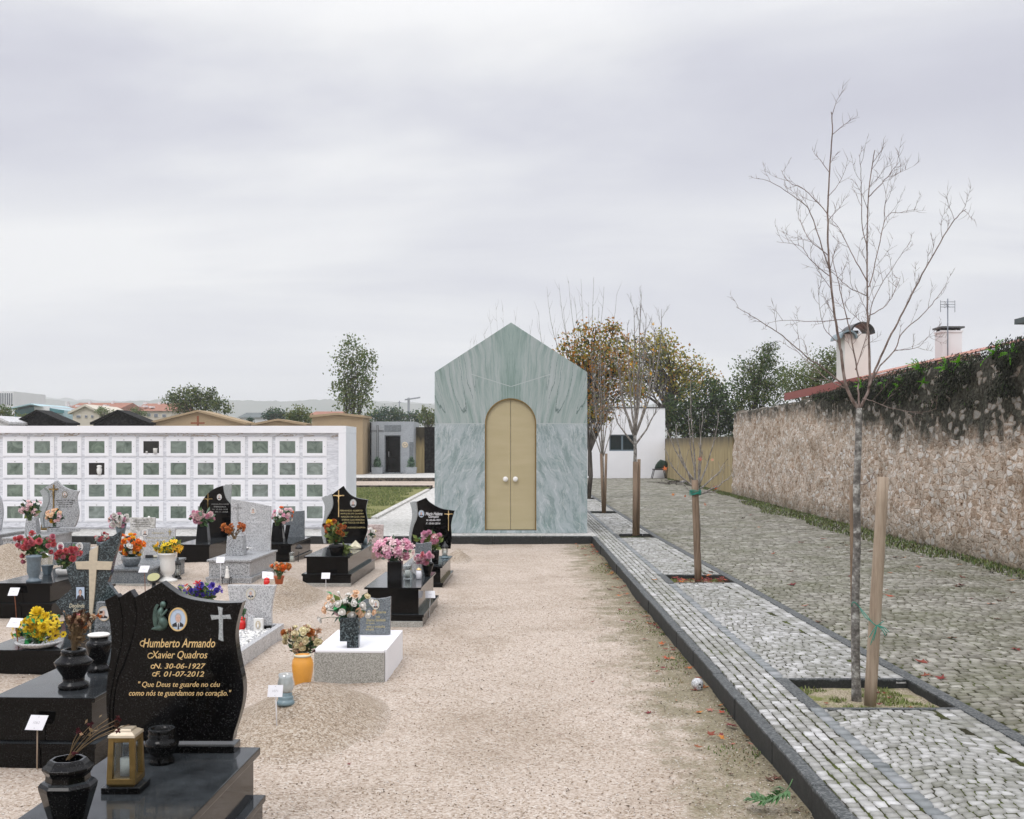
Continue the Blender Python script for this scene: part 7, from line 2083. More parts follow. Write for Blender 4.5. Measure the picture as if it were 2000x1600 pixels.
# sixth: blue-grey granite grave with bowl of orange flowers
g6 = grave('blue grey granite grave with gold lettered stone and orange flowers', -5.52, -4.91, 15.25, 1.55, .23, M['slate_granite'], .03, .025, None, None, -.06, 'graves', .03)
Y_ = 16.75
hs6 = headstone(g6, [[(274, 1037), (290, 1033), (320, 1031.5), (342, 1031.5)], [(342, 1031.5), (340, 1092)], [(274, 1092)]], Y_, .05, M['light_granite'])
lettering(hs6, [('Clementina', 309, 1041, 24, 3.6), ('Maria José Santos', 308, 1051, 42, 4.2), ('Jesus Oliveira', 305, 1058, 36, 3.4)], Y_, M['gold_dim'], .2)
crucifix(hs6, 332, 1034.5, 1046, 1038.5, 3.4, Y_, M['gold_dim'], .6, False)
portrait(hs6, 283.5, 1040.5, 6, 7, Y_, M['white_ceramic'], 'hair_grey', 'photo_grey')
vase('oval speckled granite bowl on the blue grey grave', 256, 1106, .23, [(12, 0), (16, 6), (18.5, 14), (18, 19)], M['slate_granite'], 30, name='bowl', cat='bowl')
bouquet('orange and white artificial roses in the oval granite bowl', (256, 1088), 15.6, (256, 1064, 28, 20), [('rose', 'orange', 10, 10), ('pom', 'orange', 3, 11), ('rose', 'white', 8, 10), ('rose', 'gold', 7, 9)], [('leaf_dark', 90, 11), ('leaf_bright', 24, 11)], 15, explicit=[(240, 1048, 'pom', 'orange', 13), (240, 1058, 'pom', 'orange', 13), (262, 1050, 'rose', 'gold', 10), (275, 1066, 'rose', 'gold', 10), (276, 1054, 'rose', 'white', 12), (282, 1062, 'rose', 'white', 10), (253, 1061, 'rose', 'palepink', 9), (255, 1076, 'rose', 'palepink', 10), (261, 1075, 'rose', 'orange', 9), (274, 1083, 'rose', 'gold', 8), (234, 1071, 'rose', 'palepink', 11)])
X, Y, _ = G(290, 1090, .23)
tag(MB().box(X - .05, Y, .2305, X + .05, Y + .05, .272).build('music_box', M['black_metal'], None, .004), 'small black box on the blue grey grave', 'box')
X, Y, _ = G(304, 1089, .23)
tag(MB().lathe([(.03, .0005), (.044, .01), (.04, .03), (.001, .034)], (X, Y, .23), 18).build('candle_dish', M['cream_glaze']), 'round cream candle dish on the blue grey grave', 'candle')
# light plaque and praying figures further back
g7 = grave('light stone grave with a lettered slab behind the orange flowers', -6.6, -5.95, 17.6, 1.35, .30, M['light_granite'], .03, .02, None)
Y_ = 18.75
hs7 = headstone(g7, [[(254, 1011), (303, 1011)], [(303, 1011), (301, 1056)], [(254, 1056)]], Y_, .05, M['paving'])
lettering(hs7, [('DESCANSE EM PAZ', 276, 1016, 30, 2.6), ('ETERNA SAUDADE', 275, 1020, 28, 2.6), ('DE SEUS FILHOS E NETOS', 276, 1024.5, 40, 2.6), ('NUNCA TE ESQUECEMOS', 276, 1028.5, 34, 2.6)], Y_, M['dark_letter'], .1, .02)
small_figure('praying_figure', 'slim white praying figure in front of the lettered slab', 'statue', 291, 1041, .30, 33, M['white_ceramic'], 'small white statues', False)
small_figure('praying_figure', 'white kneeling figure left of the slim praying one', 'statue', 265, 1047, .30, 22, M['white_ceramic'], 'small white statues', False)
X, Y, _ = G(254, 1046, .30)
vase('black conical vase beneath the pink and white peonies', 236, 1050, .30, [(6, 0), (7, 5), (10, 20), (11, 24)], M['slate_vase'], 18)
bouquet('pink and white peonies standing above the angular headstone', (236, 1026), 17.75, (232, 1016, 20, 14), [('pom', 'pink', 8, 10), ('pom', 'white', 8, 11), ('rose', 'peach', 3, 8)], [('leaf_dark', 50, 9)], 16, explicit=[(226, 1012, 'pom', 'pink', 11), (234, 1006, 'pom', 'pink', 11), (216, 1016, 'rose', 'palepink', 10), (238, 1010, 'pom', 'white', 11)])
vase('low pot behind the angular headstone tip', 200, 1070, 0, [(8, 0), (11, 8), (11, 12)], M['slate_vase'], 18, name='pot', cat='pot')
bouquet('red and white striped carnations left of the headstone tip', (200, 1058), 20.9, (199, 1049, 13, 9), [('pom', 'coral', 8, 8), ('pom', 'white', 5, 7)], [('leaf_dark', 30, 7)], 17)

# white garden urn with yellow flowers
vase('large white garden urn standing on the gravel', 327, 1136, 0, [(19, 0), (19, 4), (10, 7), (8, 11), (13, 17), (15, 24), (14, 40), (17, 52), (19, 54), (18, 56)], M['white_ceramic'], 36, name='garden_urn', cat='urn')
bouquet('yellow daffodils with broad leaves in the white garden urn', (327, 1080), 15.7, (328, 1067, 30, 12), [('star', 'yellow', 16, 11), ('star', 'gold', 9, 11), ('daisy', 'yellow', 5, 9)], [('leaf_yellow', 70, 15), ('leaf_dark', 20, 10)], 18)
X, Y, _ = G(347, 1130, 0); k_ = Y / F


def grave_lamp(label, px_, py_, z, wd, h, roof='black_metal', foot='black_metal', inner='wax'):
    X, Y, _ = G(px_, py_, z); k_ = Y / F; a, hh = wd * k_ / 2, h * k_
    r = thing('lantern', label, 'lantern', (X, Y, z), 0, 'grave lanterns')
    MB().lathe([(a, .001), (a, hh * .05), (a * .7, hh * .1), (a * .75, hh * .16)], (X, Y, z), 16).build('foot', M[foot], r)
    MB().lathe([(a * .75, hh * .161), (a * .82, hh * .4), (a * .75, hh * .66)], (X, Y, z), 16).build('glass', M['glass'], r)
    MB().lathe([(a * .4, hh * .17), (a * .4, hh * .45), (.001, hh * .45)], (X, Y, z), 12).build('candle', M[inner], r)
    rf = MB().lathe([(a * .95, hh * .661), (a * .9, hh * .7), (a * .55, hh * .84), (a * .3, hh * .88), (a * .3, hh * .95), (a * .18, hh), (.001, hh)], (X, Y, z), 16)
    for q in range(4):
        t_ = q * math.pi / 2 + .6
        rf.tube([(X + a * .78 * math.cos(t_), Y + a * .78 * math.sin(t_), z + hh * .16), (X + a * .85 * math.cos(t_), Y + a * .85 * math.sin(t_), z + hh * .4), (X + a * .78 * math.cos(t_), Y + a * .78 * math.sin(t_), z + hh * .67)], a * .06, 5)
    rf.build('roof', M[roof], r)
    return r


grave_lamp('black domed grave lantern right of the white garden urn', 347, 1131, 0, 15, 42)
grave_lamp('small black domed lantern behind the oval olive disc', 300, 1131, 0, 13, 27)
X, Y, _ = G(300, 1160, 0); k_ = Y / F
dk_ = thing('oval_dish', 'oval olive disc with a dark rim tilted up behind the gilded headstone', 'dish', (X, Y, 0))
Xd, _, Zd = A(300, 1128, Y)
ov = MB(); Rm = Matrix.Translation((Xd, Y, Zd)) @ Euler((R(-52), 0, 0)).to_matrix().to_4x4()
o1 = ellpts(0, 0, 13 * k_, 12 * k_ , 28)
ov.prism(o1, -.006, .02); ov.v = [tuple(Rm @ Vector(p)) for p in ov.v]
ov.build('rim', M['black_metal'], dk_)
ov = MB(); ov.prism(ellpts(0, 0, 12 * k_, 11 * k_, 28), -.0085, -.0062); ov.v = [tuple(Rm @ Vector(p)) for p in ov.v]
ov.build('face', plain('olive_glaze', (0.38, 0.37, 0.17), .45, var=.08, scale=30), dk_)
MB().lathe([(9 * k_, .001), (7 * k_, .02), (4 * k_, .04), (4 * k_, Zd - .03)], (X, Y + .01, 0), 16, cap1=True).build('foot', M['black_metal'], dk_)

# seventh: arched black headstone with grey wing
g8 = grave('black grave with arched headstone and grey wing, pink flowers in front', -5.50, -4.93, 18.4, 1.5, .28, M['black2'], .03, .02, None)
Y_ = 19.75
W2 = dict(s=5, ox=350, oy=900)
hs8 = headstone(g8, [[(195, 800), (195, 470), (225, 390), (290, 310), (350, 270), (425, 243)], [(425, 243), (435, 320), (460, 380), (503, 430)], [(503, 430), (503, 800)]], Y_, .07, M['black2'], **W2)
headstone(g8, [[(428, 243), (510, 228)], [(510, 228), (502, 330), (503, 425)], [(503, 425), (465, 375), (440, 315), (428, 243)]], Y_ + .01, .06, M['wing_grey'], **W2, name='side_panel', parent=hs8, bevel=.003)
crucifix(hs8, 406.5, 964, 992, 974.5, 8.5, Y_, M['bronze'], .9)
portrait(hs8, 428.5, 971, 4.6, 6, Y_, M['white_ceramic'], 'hair_grey', 'photo_grey')
lettering(hs8, [('JOAQUIM LOPES', 430, 985, 34, 2.4), ('PEREIRA', 430, 990, 24, 2.4), ('N. 12-03-1930', 430, 995, 30, 2.2), ('F. 09-11-2008', 430, 1000, 30, 2.2)], Y_, M['grey_letter'], 0, .0)
square_vase('tall tapered black vase holding pink peonies', 394, 1059, .28, 24, 18, 36, M['black2'])
bouquet('pink peonies with fern leaves in the tapered black vase', (394, 1023), 18.75, (394, 1008, 25, 12), [('pom', 'pink', 8, 12), ('pom', 'palepink', 10, 12)], [('leaf_green', 50, 12), ('leaf_pale', 26, 16)], 19)
box_lantern('small gold lantern beside the pink peonies', 413, 1047, .28, 15, 26, M['brass'], M['brass_pale'], .9, None, .1, .95)
candle_jar('square clear glass jar on the gravel before the arched black headstone', 375, 1096, 0, 16, 20, 'wax', clear=True)
candle_jar('small white cup beside the square glass jar', 386, 1092, 0, 6, 9)
grave_lamp('white capped lantern in front of the arched black grave', 401, 1095, 0, 14, 28, 'white_plastic', 'white_plastic')

# eighth: light grey grave with slanted top headstone
g9 = grave('light grey granite grave with slant topped headstone and dry orange flowers', -4.22, -3.60, 15.55, 1.5, .32, M['grey_granite'], .028, .025, (.075, .03), None)
Y_ = 16.85
hs9 = headstone(g9, [[(505, 375), (640, 395), (780, 420), (895, 445)], [(890, 885)], [(505, 885)]], Y_, .06, M['light_granite'], **W2)
portrait(hs9, 494.5, 997.8, 5.2, 6.8, Y_, M['white_ceramic'], 'hair_dark', 'photo_grey', 'skin')
lettering(hs9, [('José', 493.5, 1011, 11, 5.5), ('Melo de Campos', 496, 1019.5, 36, 6), ('1941', 495, 1027.5, 10.5, 4.5), ('2011', 495, 1036, 10.5, 4.5), ('Eterna saudade dos seus', 496, 1044.5, 29, 2.6)], Y_, M['silver'], .2, .01)
crucifix(hs9, 464.5, 984, 1018, 991.2, 8, Y_, M['grey_letter'], .45, False)
square_vase('square light granite vase with faded orange flowers', 458, 1086, .32, 35, 30, 39, M['grey_granite'])
bouquet('faded orange flowers hanging over the square granite vase', (458, 1047), 15.7, (457, 1032, 24, 9), [('rose', 'dryorange', 9, 9), ('dry', 'dryorange', 9, 10), ('bud', 'tan', 4, 5)], [('dry_stem', 24, 8)], 20, stem='dry_stem', explicit=[(476, 1027, 'rose', 'dryorange', 11), (468, 1030, 'rose', 'dryorange', 10), (438, 1026, 'rose', 'dryorange', 11), (447, 1036, 'rose', 'dryorange', 9)])
candle_jar('clear ribbed glass jar by the slant topped headstone', 505.5, 1072, .32, 16, 24, 'wax', clear=True)
X, Y, _ = G(482, 1082, .32)
lf_ = MB()
petal_ring(lf_, random.Random(3), 6, .5, .11, .032, .05, .01, -.5)
lf_.v = [(X + p[0] * 1.0, Y + p[1] * .9, .325 + p[2]) for p in lf_.v]
tag(lf_.build('lily', PET['white'], None, recalc=False), 'single white artificial lily lying on the light grey grave', 'flower')
X, Y, _ = G(493, 1070, .32)
tag(MB().lathe([(.018, .0005), (.03, .03), (.026, .06), (.012, .075), (.02, .09), (.001, .1)], (X, Y, .32), 14).build('ornament', M['brass']), 'tiny gold ornament left of the ribbed glass jar', 'ornament')
X, Y, _ = G(441, 1141, 0); k_ = Y / F
st = thing('stand', 'little black wire stand on the gravel before the light grey grave', 'stand', (X, Y, 0))
a = 10 * k_; hz_ = 12 * k_
MB().box(X - a, Y - .06, hz_, X + a, Y + .06, hz_ + .012).build('top', M['black_metal'], st)
for sx_ in (-1, 1):
    for sy_ in (-1, 1): MB().tube([(X + sx_ * a * .85, Y + sy_ * .05, hz_ - .0005), (X + sx_ * a * .9, Y + sy_ * .055, -.02)], .006, 6).build('leg', M['black_metal'], st)
small_figure('figurine', 'white pointed figurine standing on the little black wire stand', 'statue', 443.5, 1129.5, hz_ + .0125, 24, M['white_ceramic'], 'small white statues', False, False)

# ninth: black grave right behind, with grey stone and angel
g10 = grave('black grave with plain grey stone, book and white angel', -4.15, -3.57, 18.3, 1.5, .30, M['black2'], .03, .025, (.06, .02))
Y_ = 19.6
headstone(g10, [[(556, 1003), (565, 1000), (594.5, 997.5)], [(594.5, 1052)], [(553, 1052)]], Y_, .05, M['slate_granite'])
square_vase('tapered black vase with pink and orange flowers', 541, 1059, .30, 24, 18, 38, M['black2'])
bouquet('pink and orange mixed flowers in the black vase beside the book', (541, 1021), 18.6, (550, 1006, 24, 16), [('rose', 'palepink', 10, 8), ('rose', 'pink', 6, 7), ('rose', 'orange', 5, 7), ('star', 'white', 6, 7)], [('leaf_green', 60, 8)], 21)
X, Y, _ = G(556, 1056, .30); k_ = Y / F
bk = thing('book', 'open stone book standing on the black grave beside the angel', 'book', (X, Y, .30))
a, hh = 10 * k_, 30 * k_
MB().add([(X - a * .7, Y, .3005), (X - a * .2, Y - .02, .3005), (X + a * .2, Y + .03, .30 + hh), (X - a * .3, Y + .05, .30 + hh), (X - a * .7, Y + .02, .3005), (X - a * .2, Y, .3005), (X + a * .2, Y + .05, .30 + hh), (X - a * .3, Y + .07, .30 + hh)], [(0, 1, 2, 3), (7, 6, 5, 4), (0, 4, 5, 1), (1, 5, 6, 2), (2, 6, 7, 3), (3, 7, 4, 0)]).build('page', M['light_granite'], bk)
MB().add([(X - a * .18, Y - .02, .3005), (X + a * .5, Y, .3005), (X + a * 1.0, Y + .04, .30 + hh), (X + a * .22, Y + .03, .30 + hh), (X - a * .18, Y, .3005), (X + a * .5, Y + .02, .3005), (X + a * 1.0, Y + .06, .30 + hh), (X + a * .22, Y + .05, .30 + hh)], [(0, 1, 2, 3), (7, 6, 5, 4), (0, 4, 5, 1), (1, 5, 6, 2), (2, 6, 7, 3), (3, 7, 4, 0)]).build('page', M['black2'], bk)
small_figure('angel_statue', 'white praying angel statue on the black grave', 'statue', 583, 1048, .30, 28, M['white_ceramic'], 'small white statues')
candle_jar('tall red and white candle left of the black and white lantern', 535, 1096, 0, 8, 26, 'white_plastic', 'white_plastic')
grave_lamp('black and white printed lantern on the gravel', 551.5, 1097, 0, 15, 30, 'black_metal', 'black_metal')
candle_jar('clear grave candle with a brass cap', 570, 1099, 0, 11, 21, 'wax', clear=True)
X, Y, _ = G(582, 1099, 0); k_ = Y / F
sl_ = thing('solar_light', 'black solar garden light on a thin spike', 'lamp', (X, Y, 0))
MB().tube([(X, Y, -.03), (X + 2 * k_, Y, 22 * k_)], .007, 6).build('spike', M['black_metal'], sl_)
MB().lathe([(3 * k_, 22.2 * k_), (4 * k_, 27 * k_)], (X + 2 * k_, Y, 0), 12, cap1=True).build('lens', M['glass'], sl_)
MB().lathe([(8 * k_, 27.2 * k_), (6 * k_, 31 * k_), (3 * k_, 34 * k_), (.001, 36 * k_)], (X + 2 * k_, Y, 0), 14).build('cap', M['black_metal'], sl_)

# tenth: black shield headstone with gold crucifix
g11 = grave('black stepped grave with shield headstone, grey wing and gold crucifix', -2.83, -2.20, 15.3, 2.0, .39, M['black2'], .025, .03, (.155, .045), None, -.06, 'graves', .03)
Y_ = 17.0
W4 = dict(s=12.31, ox=620, oy=940)
headstone(g11, [[(745, 1450), (760, 1600)], [(700, 1600), (700, 1450)]], Y_ - .02, .1, M['black2'], **W4, name='headstone_base') if False else None
hs11 = headstone(g11, [[(350, 320), (620, 115)], [(620, 115), (690, 220), (800, 330), (960, 405), (1215, 450)], [(1215, 450), (1175, 580), (1165, 720), (1190, 900), (1205, 1050), (1180, 1250), (1130, 1400), (1090, 1500)], [(1090, 1500), (230, 1500)], [(230, 1500), (190, 1250), (215, 950), (320, 740), (375, 620), (385, 480), (350, 320)]], Y_, .07, M['black2'], **W4)
headstone(g11, [[(95, 400), (205, 345)], [(205, 345), (225, 362)], [(225, 362), (340, 295)], [(340, 295), (378, 460), (365, 620), (310, 740), (205, 950), (180, 1250), (215, 1500)], [(215, 1500), (150, 1500)], [(150, 1500), (95, 1250), (100, 1100), (150, 900), (170, 700), (165, 560), (95, 400)]], Y_ + .012, .055, M['wing_grey'], **W4, name='side_panel', parent=hs11)
crucifix(hs11, 661.6, 957.5, 1010, 968, 10.5, Y_, M['gold'], .9)
portrait(hs11, 690, 983, 6.4, 8, Y_, M['wing_grey'], 'hair_grey', 'photo_grey')
lettering(hs11, [('FERNANDO ALBERTO', 686, 997.5, 44, 3.2), ('MARQUES DE OLIVEIRA', 688, 1003.5, 45, 3.2), ('NASCEU EM 22.05.1938', 689, 1009.5, 46, 3.2), ('ETERNA SUAS MEMORIA', 690, 1015.5, 44, 3.2), ('DE TODOS OS SEUS', 692, 1021, 40, 3.2), ('SAUDADES DA ESPOSA', 696, 1030.5, 35, 3.0)], Y_, M['gold_dim'], 0, .01)
vase('black bowl with drooping orange flowers on the stepped black grave', 657, 1085, .39, [(11, 0), (13, 6), (15, 14), (15, 19), (13.5, 21)], M['black2'], 30, name='bowl', cat='bowl')
bouquet('rusty chrysanthemums and hanging leaves in the black bowl', (657, 1063), 15.6, (654, 1036, 22, 18), [('pom', 'dryorange', 8, 9), ('dry', 'dryorange', 6, 10)], [('leaf_yellow', 150, 12), ('leaf_green', 60, 10)], 22, explicit=[(644, 1021, 'pom', 'yellow', 14), (646, 1034, 'pom', 'dryorange', 9), (664, 1027, 'pom', 'dryorange', 9), (673, 1029, 'pom', 'dryorange', 9), (634, 1026, 'pom', 'brown', 9), (655, 1033, 'pom', 'dryorange', 8)])
bouquet('green tendrils trailing down beside the black bowl', (668, 1068), 15.5, (676, 1074, 11, 10), [('bud', 'yellow', 2, 3)], [('leaf_yellow', 60, 10)], 23, depth=.5)
X, Y, _ = G(693, 1072, .39); k_ = Y / F
ob_ = thing('stone_book', 'small pale open book lying on the stepped black grave', 'book', (X, Y, .39))
for sg in (-1, 1):
    MB().add([(X, Y - .05, .392), (X + sg * 13 * k_, Y - .05, .392 + .01), (X + sg * 11 * k_, Y + .08, .392 + .03), (X, Y + .08, .392 + .10), (X, Y - .05, .39 + .045), (X + sg * 12 * k_, Y - .05, .39 + .02), (X + sg * 10 * k_, Y + .08, .39 + .045), (X, Y + .08, .39 + .12)],
             [(0, 1, 5, 4), (1, 2, 6, 5), (2, 3, 7, 6), (4, 5, 6, 7), (3, 2, 1, 0), (0, 4, 7, 3)]).build('page', M['cream_glaze'], ob_)
vase('small glass posy vase at the right edge of the stepped black grave', 722, 1075, .30, [(4, 0), (5, 4), (4, 12), (5, 16)], M['glass'], 14)
bouquet('white roses in the glass posy vase', (722, 1057), 16.6, (726, 1042, 8, 9), [('rose', 'white', 6, 8), ('rose', 'cream', 2, 7)], [('leaf_dark', 20, 7)], 24)
candle_jar('small slate lamp at the foot of the black shield headstone', 712, 1062, .39, 12, 12, 'blue_glaze', 'blue_glaze')

# red granite grave behind
g12 = grave('small reddish granite grave with a pinkish lettered stone', -2.66, -2.28, 18.15, 1.2, .22, M['red_granite'], .03, .0, None)
Y_ = 19.2
hs12 = headstone(g12, [[(718, 1024.5), (749, 1025)], [(747, 1080)], [(716, 1080)]], Y_, .06, M['pink_marble'])
lettering(hs12, [('LAURINDA', 733, 1032, 20, 2.4), ('DAS NEVES', 733, 1037, 20, 2.4), ('1921 - 2003', 733, 1048, 20, 2.2)], Y_, M['red_granite'], 0)

# eleventh: black grave in the middle right
g13 = grave('black polished grave with square black vase of pink flowers', -1.575, -.965, 11.98, 1.5, .387, M['black2'], .022, .032, (.105, .05), None, -.06, 'graves', .035)
Y_ = 13.25
headstone(g13, [[(812, 1060.5), (822, 1062), (834, 1060), (843, 1059)], [(840, 1128)], [(806, 1128)]], Y_, .05, M['slate_granite'], name='plaque')
square_vase('square black granite vase on the middle grave', 770.5, 1148, .387, 28, 28, 50, M['black2'], depth=1.0)
bouquet('large bunch of pink lilies in the square black vase', (770, 1097), 12.25, (769, 1072, 41, 20), [('star', 'pink', 26, 13), ('rose', 'pink', 16, 13), ('star', 'palepink', 16, 13)], [('leaf_dark', 90, 12), ('leaf_pale', 30, 12)], 25, explicit=[(784, 1086, 'rose', 'pink', 13), (738, 1083, 'star', 'pink', 12), (795, 1078, 'rose', 'pink', 11), (742, 1068, 'star', 'pink', 12), (800, 1068, 'star', 'pink', 12)])
candle_jar('white candle in a clear jar behind the square black vase', 796, 1131, .387, 18, 28, 'wax', clear=True)
X, Y, _ = G(816, 1126, .387); k_ = Y / F
ht = thing('heart_stone', 'white heart stone with an oval portrait on the middle grave', 'memorial', (X, Y, .387))
a_ = [(X - 2 * k_, .388), (X + 9 * k_, .388), (X + 8 * k_, .387 + 20 * k_), (X + 4 * k_, .387 + 44 * k_), (X - 6 * k_, .387 + 44 * k_), (X - 12 * k_, .387 + 26 * k_), (X - 14 * k_, .387 + 12 * k_)]
hb = MB().prism(a_, Y, Y + .05).build('body', M['light_granite'], ht, .004)
portrait(hb, 813.5, 1090, 7.4, 8.8, Y - .0005, M['white_ceramic'], 'hair_grey', 'photo_grey', 'rose_skin')
candle_jar('white candle with a yellow band right of the heart stone', 818, 1131, .387, 11, 22, 'white_plastic', 'gold')
vase('black flared bowl at the back of the middle grave', 835, 1126, .387, [(5, 0), (6, 4), (11, 20), (12, 25), (11, 27)], M['black2'], 26, name='bowl', cat='bowl')
bouquet('small round bunch of pink carnations in the black flared bowl', (835, 1099), 12.9, (828, 1088, 17, 13), [('pom', 'pink', 16, 9), ('pom', 'palepink', 6, 8), ('pom', 'rose', 4, 8)], [('leaf_dark', 26, 8)], 26)

# twelfth: black grave with the Maria Helena stone
g14 = grave('black grave with leaning shield headstone and silver crucifix before the green tomb', -1.50, -.935, 15.15, 1.5, .27, M['black2'], .022, .03, (.05, .03))
Y_ = 16.5
W5 = dict(s=5, ox=600, oy=900)
hs14 = headstone(g14, [[(1070, 400), (1160, 362)], [(1160, 362), (1190, 400), (1260, 445), (1330, 472), (1440, 488)], [(1440, 488), (1415, 570), (1405, 640), (1410, 740), (1400, 860)], [(1400, 860), (1025, 860)], [(1025, 860), (1020, 740), (1040, 640), (1072, 560), (1078, 480), (1070, 400)]], Y_, .07, M['black2'], **W5)
headstone(g14, [[(1002, 408), (1035, 398), (1066, 396)], [(1066, 396), (1074, 480), (1068, 560), (1036, 640), (1016, 740), (1020, 860)], [(1020, 860), (995, 860)], [(995, 860), (992, 740), (1005, 640), (1022, 560), (1020, 480), (1002, 408)]], Y_ + .012, .055, M['wing_grey'], **W5, name='side_panel', parent=hs14)
portrait(hs14, 823, 1003.5, 6, 7.4, Y_, M['wing_grey'], 'hair_grey', 'photo_bg')
lettering(hs14, [('Maria Helena', 847.5, 1003.5, 33, 6.5), ('Gonçalo', 847, 1009.5, 20, 6.5), ('N. 02-04-1931', 846.5, 1016, 28, 3.8), ('F. 10-01-2014', 846, 1022.5, 28, 3.8)], Y_, M['silver'], .3, .015)
crucifix(hs14, 876, 997, 1037, 1004, 8, Y_, M['gold'], .55)
vase('slim black vase with wilting pink flowers on the Maria grave'.replace(' on the Maria grave', ' before the silver crucifix stone'), 850, 1101, .27, [(6, 0), (7, 8), (8, 22), (8, 26)], M['black2'], 18)
bouquet('pink rhododendron heads over hanging leaves in the slim black vase', (850, 1075), 15.55, (838, 1052, 24, 12), [('pom', 'pink', 6, 11), ('star', 'palepink', 8, 8)], [('leaf_green', 80, 12), ('leaf_yellow', 50, 16)], 27, explicit=[(830, 1044, 'pom', 'pink', 15), (849, 1050, 'pom', 'rose', 15), (838, 1040, 'pom', 'pink', 11)])
small_figure('dove_figurine', 'pale pink figurine peeping out between the pink flowers', 'statue', 813, 1075, .27, 34, M['white_ceramic'], 'small white statues', False, False)
grave_lamp('clear grave lamp with a black dome on the right corner of the grave', 869, 1090, .27, 15, 32, 'black_metal', 'blue_glaze')

# thirteenth: small concrete grave with white marble top
g15 = grave('small concrete grave with white marble cover and an open stone book', -1.60, -1.03, 9.09, 1.0, .247, M['white_paint'], .022, .0, None, M['concrete'])
local(MB().box(.2855, .03, -.06, .30, .995, .246), 'side_slab', M['white_paint'], g15, .002)
hs15b = px_outline([[(700, 1172), (710, 1168), (722, 1168), (734, 1170.5), (748, 1169), (763, 1166)], [(762, 1239)], [(698, 1240)]], 9.82, n=6)
bk = thing('stone_book', 'grey open stone book with gold writing standing on the white marble', 'book', (A(730, 0, 9.82)[0], 9.82, .247))
o_ = MB().prism([(x, max(z, .2478)) for x, z in hs15b], 9.82, 9.87).build('body', M['slate_granite'], bk, .003)
lettering(o_, [('Eterna', 745, 1195.5, 18, 5), ('mãe', 738, 1204.5, 8, 4.5), ('Eterna Saudade', 734.5, 1211, 37, 5.5), ('de quem', 723, 1217.5, 17, 4), ('ama e trabalha', 734, 1223.8, 36, 4.5), ('em paz', 722.5, 1230.5, 16, 4.5)], 9.82, M['gold_dim'], .15, .01)
portrait(o_, 734, 1181, 7, 9.5, 9.82, M['cream_glaze'], 'hair_grey', 'photo_grey', 'cloth_dark')
square_vase('square speckled blue granite vase cut away at the foot', 682, 1266, .247, 37, 37, 59, M['blue_granite'], depth=.6, notch=True)
bouquet('white and peach artificial roses with glossy leaves in the blue granite vase', (682, 1208), 9.3, (680, 1183, 47, 26), [('rose', 'white', 9, 14), ('rose', 'peach', 5, 13), ('bud', 'white', 5, 8)], [('leaf_bright', 34, 22), ('leaf_dark', 60, 22), ('leaf_yellow', 36, 18)], 28,
        explicit=[(675, 1174, 'rose', 'white', 15), (709, 1182, 'rose', 'white', 16), (719, 1198, 'rose', 'white', 16), (685, 1198, 'rose', 'peach', 17), (646, 1166, 'rose', 'peach', 15), (636, 1190, 'rose', 'peach', 15), (664, 1158, 'bud', 'white', 14), (697, 1156, 'rose', 'peach', 12), (718, 1164, 'rose', 'cream', 13), (726, 1175, 'rose', 'white', 15), (627, 1208, 'rose', 'white', 14), (731, 1195, 'rose', 'peach', 11), (660, 1196, 'rose', 'palepink', 11)])
X, Y, _ = G(705, 1241, .247); k_ = Y / F
vase('clear ribbed glass vase leaning between block vase and stone book', 705, 1238, .247, [(7, 0), (8, 8), (8, 30), (10, 44)], M['glass'], 18)

# fourteenth: pebble grave behind the gilded headstone
Yf, Yb = 9.5, 11.15
g16 = thing('grave', 'grey granite kerbed grave filled with white pebbles', 'grave', (-2.64, Yf, 0), YAW, 'graves')
local(MB().box(-.30, 0, -.06, .31, .06, .13).box(.25, .0605, -.06, .309, Yb - Yf + .06, .1299).box(-.299, .0605, -.06, -.24, Yb - Yf + .06, .1299).box(-.2399, Yb - Yf, -.06, .2499, Yb - Yf + .06, .1298), 'border', M['light_granite'], g16, .004)
hs16 = headstone(g16, [[(444, 1143), (539, 1143.5)], [(539, 1143.5), (534, 1165), (530, 1195), (531, 1235)], [(450, 1235)], [(450, 1235), (449, 1190), (444, 1143)]], 11.08, .06, M['light_granite'])
portrait(hs16, 490, 1160, 8.8, 10.5, 11.08, M['cream_glaze'], 'hair_grey', 'photo_grey', tie=True)
MB().box(A(493, 0, 11.08)[0], 11.02, .06, A(531, 0, 11.08)[0], 11.079, .135).build('headstone_base', M['black2'], g16, .003)
gp = np.random.default_rng(5)
n = 2600
px__ = gp.uniform(-.235, .245, n); py__ = gp.uniform(.065, Yb - Yf - .07, n)
base = MB(); base.ell((0, 0, 0), 1, 1, .7, 6, 4)
bv = np.array(base.v); bf = [f for f in base.f]
bfq = np.array(bf)
sc = gp.uniform(.009, .019, n)
V_ = bv[None] * sc[:, None, None] * gp.uniform(.7, 1.3, (n, 1, 3)) + np.stack([px__, py__, .085 + gp.uniform(0, .02, n)], 1)[:, None, :]
F_ = (np.arange(n)[:, None, None] * len(bv) + bfq[None]).reshape(-1, 4)
peb = np_mesh('pebbles', V_.reshape(-1, 3), F_, [M['white_ceramic'], M['grey_letter'], M['light_granite']], np.repeat(gp.choice(3, n, p=[.62, .1, .28]), len(bf)), smooth=True)
peb.parent = g16; peb['kind'] = 'stuff'
local(MB().box(-.2399, .0605, -.05, .2499, Yb - Yf, .084), 'bed', M['light_granite'], g16)
box_lantern('white metal lantern with arched top before the oval portrait', 497, 1207, .10, 24, 33, M['white_ceramic'], M['white_ceramic'], .9, None, .12, .97)
candle_jar('round red glass candle on the white pebbles', 472, 1230, .10, 16, 26, 'red_plastic', 'red_plastic')
X, Y, _ = G(496, 1233, .10); k_ = Y / F
